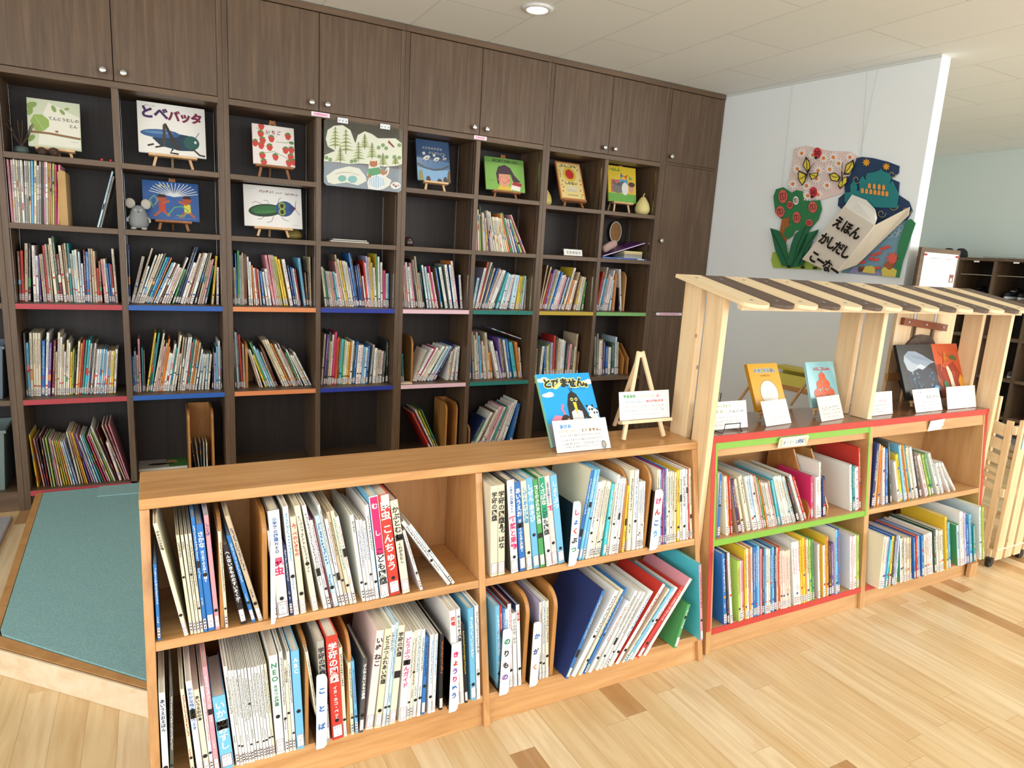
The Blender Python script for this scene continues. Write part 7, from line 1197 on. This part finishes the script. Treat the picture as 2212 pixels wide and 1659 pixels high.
grass_panel|a2bd4c|12|6|525,1424 568,1442 787,1405 891,1345 875,1331 546,1327 523,1372
black_clip|20201e|42|3|660,1348 685,1349 688,1333 663,1332
black_clip|20201e|42|3|758,1348 782,1349 784,1334 760,1332
black_clip|20201e|42|3|840,1348 864,1350 866,1335 843,1333
sea_panel|7599ad|10|6|1173,1609 1317,1633 1351,1623 1358,1580 1344,1523 1319,1444 1338,1316 1007,1322 1034,1362 1079,1416 1132,1479
wave_ring|c8d8dc|18|1|1256,1570 1255,1563 1248,1559 1239,1560 1232,1566 1231,1573 1236,1579 1244,1580 1252,1576 1257,1569 1258,1570 1254,1578 1244,1582 1235,1581 1229,1574 1230,1565 1238,1558 1248,1557 1256,1561 1258,1569
wave_ring|c8d8dc|18|1|1278,1585 1277,1577 1270,1574 1261,1575 1254,1581 1253,1588 1258,1593 1266,1595 1275,1591 1279,1584 1280,1584 1276,1592 1266,1597 1257,1595 1251,1589 1253,1580 1260,1573 1270,1572 1278,1576 1280,1584
wave_ring|c8d8dc|18|1|1306,1565 1304,1558 1297,1554 1288,1556 1282,1561 1281,1569 1285,1574 1294,1575 1302,1572 1306,1564 1308,1565 1303,1573 1294,1577 1284,1576 1279,1569 1280,1561 1288,1554 1298,1553 1306,1557 1308,1565
wave_ring|c8d8dc|18|1|1326,1585 1325,1578 1318,1574 1309,1575 1303,1581 1302,1588 1306,1593 1315,1595 1323,1591 1327,1584 1328,1585 1324,1592 1315,1597 1305,1595 1300,1589 1301,1580 1309,1573 1318,1572 1326,1576 1328,1584
wave_ring|c8d8dc|18|1|1326,1556 1325,1549 1318,1545 1309,1546 1303,1552 1302,1559 1306,1565 1315,1566 1323,1562 1327,1555 1328,1556 1324,1563 1315,1568 1305,1566 1300,1560 1301,1551 1309,1545 1318,1543 1326,1547 1328,1555
wave_ring|c8d8dc|18|1|1299,1546 1297,1539 1291,1535 1282,1536 1275,1542 1274,1549 1279,1555 1287,1556 1295,1552 1299,1545 1301,1546 1297,1554 1287,1558 1278,1556 1272,1550 1274,1541 1281,1534 1291,1533 1299,1537 1301,1545
wave_ring|c8d8dc|18|1|1271,1541 1269,1534 1262,1530 1253,1531 1247,1537 1246,1544 1250,1550 1259,1551 1267,1547 1271,1540 1273,1541 1268,1548 1259,1553 1249,1551 1244,1545 1245,1536 1253,1529 1263,1528 1271,1532 1273,1540
seaweed|2c7a50|22|6|1338,1622 1360,1631 1388,1608 1378,1551 1364,1465 1353,1397 1348,1311 1314,1319 1320,1415 1315,1502 1328,1570
coral|d65a4c|22|4|1337,1417 1319,1425 1324,1442 1306,1436 1299,1454 1290,1439 1273,1449 1278,1430 1259,1428 1275,1415 1264,1401 1283,1400 1284,1381 1298,1393 1311,1378 1313,1396 1332,1392 1321,1409
sea_rock|9a5c34|20|4|1306,1377 1299,1390 1285,1398 1270,1398 1258,1389 1255,1375 1263,1361 1277,1353 1293,1354 1304,1363
sea_rock|8c5838|18|4|1151,1349 1145,1360 1133,1366 1118,1365 1108,1358 1105,1347 1111,1336 1124,1330 1138,1331 1149,1338
sponge|d2bf58|26|4|1248,1352 1261,1368 1293,1352 1310,1365 1332,1352 1330,1316 1259,1316
sponge|d2bf58|26|4|1139,1331 1154,1365 1189,1371 1212,1360 1212,1327
sea_bed|8d8db6|18|4|1055,1323 1081,1364 1147,1352 1242,1337 1330,1337 1334,1316
fish|d2483f|30|2|1248,1473 1255,1486 1270,1483 1276,1489 1278,1470 1269,1473 1260,1467
fish|d2483f|30|2|1221,1463 1229,1476 1243,1474 1250,1480 1252,1460 1243,1464 1234,1458
fish|d2483f|30|2|1205,1438 1213,1451 1228,1448 1235,1455 1236,1435 1227,1438 1218,1432
fish|d2483f|30|2|1178,1427 1186,1440 1201,1438 1208,1444 1209,1424 1201,1428 1191,1421
fish|d2483f|30|2|1195,1400 1203,1414 1217,1411 1225,1418 1226,1398 1217,1401 1208,1395
fish|d2483f|30|2|1210,1356 1218,1369 1233,1367 1240,1373 1241,1353 1232,1357 1223,1351
fish|d2483f|30|2|1164,1404 1173,1418 1187,1415 1195,1421 1196,1401 1187,1405 1178,1399
fish|d2483f|30|2|1119,1382 1127,1396 1142,1393 1150,1399 1151,1379 1142,1383 1132,1376
book_page|efece6|B|4|992,1700,60 1024,1768,50 1123,1733,70 1191,1679,90 1216,1630,100 1224,1589,130
book_inner_page|cfc3ae|B|5|1224,1589,130 1356,1691,50 1357,1648,50 1150,1404,60 1119,1370,60 1047,1326,120
book_cover|ece2d4|B|6|997,1702,70 1231,1588,140 1056,1322,140 969,1332,120 778,1389,70
TXT|959,1639,94 1163,1546,144 801,1450,85
TH|511,2471 529,1821 981,2452 1024,1979 1042,2465 1013,1980'''
o0 = WP(.95, 1.65, 0); r = empty('wall_collage', o0); tag(r, 'paper collage of flowers, palace, sea and a big open book on the white partition', 'wall display')
relief(WALLART.split('\n'), r, o0, WP)
tl = [l for l in WALLART.split('\n') if l.startswith('TXT')][0].split('|')[1].split()
A_, B_, C_ = [WP(*[int(k)/1000 for k in a.split(',')]) for a in tl]
ex = (B_-A_).normalized(); ez = (A_-C_); ez = (ez - ex*ez.dot(ex)).normalized(); en = ex.cross(ez)
tm = Matrix(((ex.x, -en.x, ez.x, A_.x), (ex.y, -en.y, ez.y, A_.y), (ex.z, -en.z, ez.z, A_.z), (0, 0, 0, 1)))
if (tm @ Vector((0, -1, 0)) - A_).dot(WN) < 0: tm = Matrix(((ex.x, en.x, ez.x, A_.x), (ex.y, en.y, ez.y, A_.y), (ex.z, en.z, ez.z, A_.z), (0, 0, 0, 1)))
q = MB(); wl = (B_-A_).length; hl = (A_-C_).length
for i, t in enumerate(('えほん', 'かしだし', 'こーなー')):
    n = len(t)
    for j, ch in enumerate(t): put(q, ch, wl*(.10 if i == 0 else .0) + (j+.5)*wl*1.0/ (3.4 if i == 0 else 4)*1.08, -.012 - hl*.47*i, .070, -.009, BLK, .045)
q.v = [tuple(tm @ Vector(p) - o0) for p in q.v]; q.build('lettering', r)
th = [tuple(int(k)/1000 for k in a.split(',')) for a in [l for l in WALLART.split('\n') if l.startswith('TH')][0].split('|')[1].split()]
for i in (0, 2, 4):
    q = MB(); q.tube([WP(th[i][0], min(th[i][1], 2.45), .012)-o0, WP(th[i+1][0], th[i+1][1], .012)-o0], .0008, M('b8bcc0', .4), 5); q.build('hanging_thread', r)
# yellow tray against the partition
r = empty('yellow_tray', WP(.72, .58, .07), (0, 0, math.atan2(WE.y, WE.x))); tag(r, 'pale yellow tray shelf against the white partition, behind the egg book', 'shelf')
for nm, a in (('tray_top', (0, .42, -.065, .06, .125, .14)), ('tray_back', (0, .42, .05, .06, .03, .125)), ('tray_front', (0, .42, -.065, -.055, .03, .10)), ('wood_base', (0, .42, -.065, .06, -.0, .03))):
    q = MB(); q.box(*a, OAK_H if nm == 'wood_base' else M('e6dc6a' if nm == 'tray_front' else 'd4c44e', .5)); q.build(nm, r)
q = MB(); q.box(0, .42, -.06, .055, -.58, -.0005, M('dfe4e6', .7)); q.build('white_cabinet', r)
# ------------------------------------------------------------------ notice stand, shoe rack, cart
r = empty('notice_stand', (4.40, -1.45, 0)); tag(r, 'brown framed notice stand with a printed white sheet by the partition end', 'notice stand')
q = MB(); q.box(-.182, .182, 0, .018, .98, 1.482, WAL_H); q.build('board', r, bevel=.002)
q = MB(); q.box(-.153, .162, -.002, -.0003, 1.02, 1.457, M('f2f3f3', .6)); q.build('notice_sheet', r)
q = MB(); rr = random.Random(3)
scribble(q, -.11, .12, 1.428, .013, -.0026, M('3a3a4a'), rr)
for z, x1 in ((1.40, .15), (1.389, .15), (1.378, -.06), (1.355, .12), (1.295, .14), (1.283, .02)): scribble(q, -.135, x1, z, .007, -.0026, M('6a6a74'), rr)
q.build('printing', r)
for z in (1.325, 1.255): q = MB(); q.box(.11, .15, -.0028, -.0021, z-.022, z+.022, M('8a5a48', .5)); q.box(.12, .14, -.0032, -.0028, z-.018, z+.002, M('d8d4d0', .5)); q.build('small_photo', r)
for x in (-.145, .145): q = MB(); q.ball((x, -.006, 1.445), (.012, .005, .006), M('b8283a', .5)); q.build('red_ribbon_pin', r, smooth=True)
q = MB(); q.box(-.02, .02, .019, .045, 0.012, 1.2, WAL_V); q.build('post', r)
q = MB(); q.box(-.16, .16, -.06, .14, 0, .012, WAL_H); q.build('base', r)
r = empty('shoe_rack', (7.08, -.6, 0)); tag(r, 'dark wooden shoe rack with open cells against the far wall', 'shoe rack'); X = 7.08; Y = -.6
def rk(nm, x0, x1, y0, y1, z0, z1, m): q = MB(); q.box(x0-X, x1-X, y0-Y, y1-Y, z0, z1, m); return q.build(nm, r)
rk('top_board', 6.9, 7.28, -1.95, .45, 1.495, 1.52, WAL_H); rk('back_panel', 7.26, 7.28, -1.94, .44, .05, 1.494, WAL_IN)
for y in (.44, .14, -.16, -.46, -.76, -1.06, -1.36, -1.66, -1.96): rk('divider', 6.905, 7.259, y-.013, y+.013, .05, 1.494, WAL_V)
for z in (1.185, .865, .525, .205): 
    for y in (.14, -.16, -.46, -.76, -1.06, -1.36, -1.66, -1.96): rk('cell_shelf', 6.90, 7.259, y+.0135, y+.2865, z-.028, z, WAL_H)
for y in (-.31, -.61, -.01): 
    q = MB(); q.tube([(6.92-X, y-.135-Y, 1.375), (6.92-X, y+.135-Y, 1.375)], .003, CHROME, 6); q.build('cell_rail', r)
for y, z in ((-.31, 1.488), (-.62, 1.488), (-.57, 1.172), (-.9, 1.172), (-.31, 1.172)): rk('cell_label', 6.8975, 6.8995, y-.022, y+.022, z-.007, z+.006, M('e8e8e8', .6))
rk('floor_grate', 6.86, 6.9, -1.9, .4, 0.0, .05, M('8a8e92', .4, .6))
def shoe(label, y, z, col, sole, ang=0, x=6.96):
    r = empty('shoe', (x, y, z), (0, 0, ang)); tag(r, label, 'shoe', 'shoes in the rack')
    q = MB(); P = [(-.0+.13*(1+math.cos(a))*1.0, .040*math.sin(a)*(1.0 if math.cos(a) < 0 else .85)) for a in [2*math.pi*i/20 for i in range(20)]]; q.prism(P, 2, 0, .022, M(sole, .5)); q.build('sole', r, bevel=.004)
    q = MB(); q.ball((.075, 0, .035), (.075, .036, .030), M(col, .45)); q.ball((.18, 0, .052), (.075, .036, .047), M(col, .45)); q.build('upper', r, smooth=True)
    q = MB()
    for i in range(3): q.bar((.085+.022*i, -.018, .060+.008*i), (.085+.022*i, .018, .060+.008*i), .006, .004, M('e8e8e8' if sole != '1c1a1a' else '2a2626', .6))
    q.build('laces', r)
shoe('left black loafer in the rack cell behind the notice stand', -.27, 1.1855, '1a1818', '1c1a1a'); shoe('right black loafer in the rack cell behind the notice stand', -.36, 1.1855, '1a1818', '1c1a1a')
shoe('left black sneaker with white sole in the upper rack cell', -.555, 1.1855, '24262c', 'eceef0'); shoe('right black sneaker with white sole in the upper rack cell', -.66, 1.1855, '24262c', 'eceef0')
shoe('pale grey sneaker in the upper rack cell next to the notice', -.09, 1.1855, 'b8b2a8', 'd8d4cc'); shoe('grey laced sneaker in a low rack cell', -.70, .5255, '5a5a58', 'd8d6d0'); shoe('white sneaker in a middle rack cell', -.86, .8655, 'd8d8e0', 'eceef0')
for y, lab in ((0.01, 'left dark cap on top of the shoe rack'), (-.10, 'right dark cap on top of the shoe rack')):
    r = empty('cap', (7.02, y, 1.5205)); tag(r, lab, 'cap', 'caps on the shoe rack'); m = M('1c1e26', .8)
    q = MB(); q.lathe([(.075, 0), (.078, .02), (.066, .055), (.035, .078), (.002, .082)], m, 16, Matrix.Diagonal((1, .62, 1, 1))); q.build('crown', r, smooth=True)
    q = MB(); q.prism([(.06*math.cos(a)-.07, .045*math.sin(a)) for a in [math.pi/2+math.pi*i/10 for i in range(11)]], 2, .0, .006, m); q.build('brim', r)
q = MB(); q.box(-.15, .15, -.13, .13, 0, .012, M('9aa09c', .6)); tag(q.build('flat_board', loc=(7.06, -.48, 1.5205)), 'flat grey board on top of the shoe rack', 'board')
r = empty('slatted_book_cart', (4.3, -1.95, 0)); tag(r, 'pale pine slatted book cart on black casters, right of the red case', 'cart'); X, Y = 4.3, -1.95
def ct(nm, x0, x1, y0, y1, z0, z1, m, rot=0):
    q = MB(); q.box(x0-X, x1-X, y0-Y, y1-Y, z0, z1, m); return q.build(nm, r, bevel=.001)
for i in range(7): ct('front_slat', 4.034+.083*i, 4.094+.083*i, -2.162, -2.146, .03, .71, PINE_V)
for z in (.06, .36, .66): ct('cross_batten', 4.02, 4.60, -2.1455, -2.128, z-.02, z+.02, PINE_Y)
q = MB(); q.tube([(4.03-X, -2.164-Y, .085), (4.6-X, -2.164-Y, .085)], .004, M('e8dcc0', .7), 6); q.build('rope', r)
for i, (z, h) in enumerate(((.645, .055), (.575, .05), (.505, .042), (.45, .02), (.415, .02), (.372, .028), (.24, .055), (.165, .045), (.10, .04))):
    q = MB(); q.bar((4.03-X, -2.125-Y, z), (4.05-X, -1.78-Y, z+.05), .014, h, PINE_Y, (0, 0, 1)); q.build('side_board', r)
ct('paper_strip', 4.018, 4.0205, -2.0, -1.86, .655, .70, M('eceae6', .7))
for x, y in ((4.04, -1.80), (4.58, -1.80)): ct('corner_post', x-.012, x+.012, y, y+.03, .03, .72, PINE_V)
ct('corner_post', 4.021, 4.033, -2.1275, -2.10, .03, .70, PINE_V)
for i in range(4): ct('rear_slat', 4.06+.14*i, 4.16+.14*i, -1.768, -1.754, .05, .7, PINE_V)
ct('bottom_board', 4.06, 4.58, -2.12, -1.80, .045, .06, PINE_Y)
for x, y in ((4.01, -2.15), (4.28, -2.15), (4.56, -2.15), (4.06, -1.82), (4.56, -1.82)):
    q = MB(); q.lathe([(.005, -.009), (.02, -.009), (.021, 0), (.02, .009), (.005, .009)], M('1c1c1e', .5), 16, Matrix.Translation((x-X, y-Y, .021)) @ Matrix.Rotation(R_(90), 4, 'X')); q.box(x-X-.012, x-X+.012, y-Y-.012, y-Y+.012, .026, .045, M('242426', .5)); q.build('caster', r)
r = empty('hanging_card', (4.055, -2.1655, .575), (0, 0, 0)); tag(r, 'light blue framed picture card hanging on the pine cart', 'card')
q = MB(); q.box(0, .11, 0, .002, 0, .14, M('a8cfe2', .5)); q.build('frame', r)
q = MB(); q.box(.008, .102, -.0008, -.0001, .008, .132, M('f0ece4', .6)); q.build('paper', r)
a = Art(.11, .14); a.k = 20
for v, c in ((.75, 'd8a040'), (.55, 'c85a4a'), (.35, '7a9a5a'), (.2, '8a6ab0')): a.poly(c, [(.14, v), (.5, v), (.5, v+.06), (.14, v+.06)]); a.scrib('4a4a4a', .5, .9, v+.03, .05, 3)
a.done(r, 'card_picture', 'card_lettering')
wood_file('rear wooden book file on the bottom right shelf of the red-edged case', 3.70, 3.81, -1.985, .0904, .26, .125, TOAST, True)
# ------------------------------------------------------------------ ceiling lights
def downlight(x, y, lab):
    r = empty('downlight', (x, y, 2.47)); tag(r, lab, 'ceiling light', 'round ceiling downlights')
    q = MB(); q.lathe([(.05, -.0005), (.075, -.0008), (.078, -.004), (.06, -.010), (.052, -.010), (.05, -.004)], M('e4e4e2', .4), 28); q.build('trim_ring', r, smooth=True)
    q = MB(); q.lathe([(.001, -.006), (.05, -.006), (.05, -.002), (.001, -.002)], emit('lamp_glow', 'fff6e8', 9), 28); q.build('lamp', r)
    l = bpy.data.lights.new('downlight_lamp', 'SPOT'); l.energy = 22; l.spot_size = R_(130); l.spot_blend = .8; l.shadow_soft_size = .05; l.color = (1, .93, .82)
    o = bpy.data.objects.new('downlight_lamp', l); COL.objects.link(o); o.location = (x, y, 2.452)
downlight(2.238, -.624, 'round white downlight in the ceiling in front of the dark bookcases')
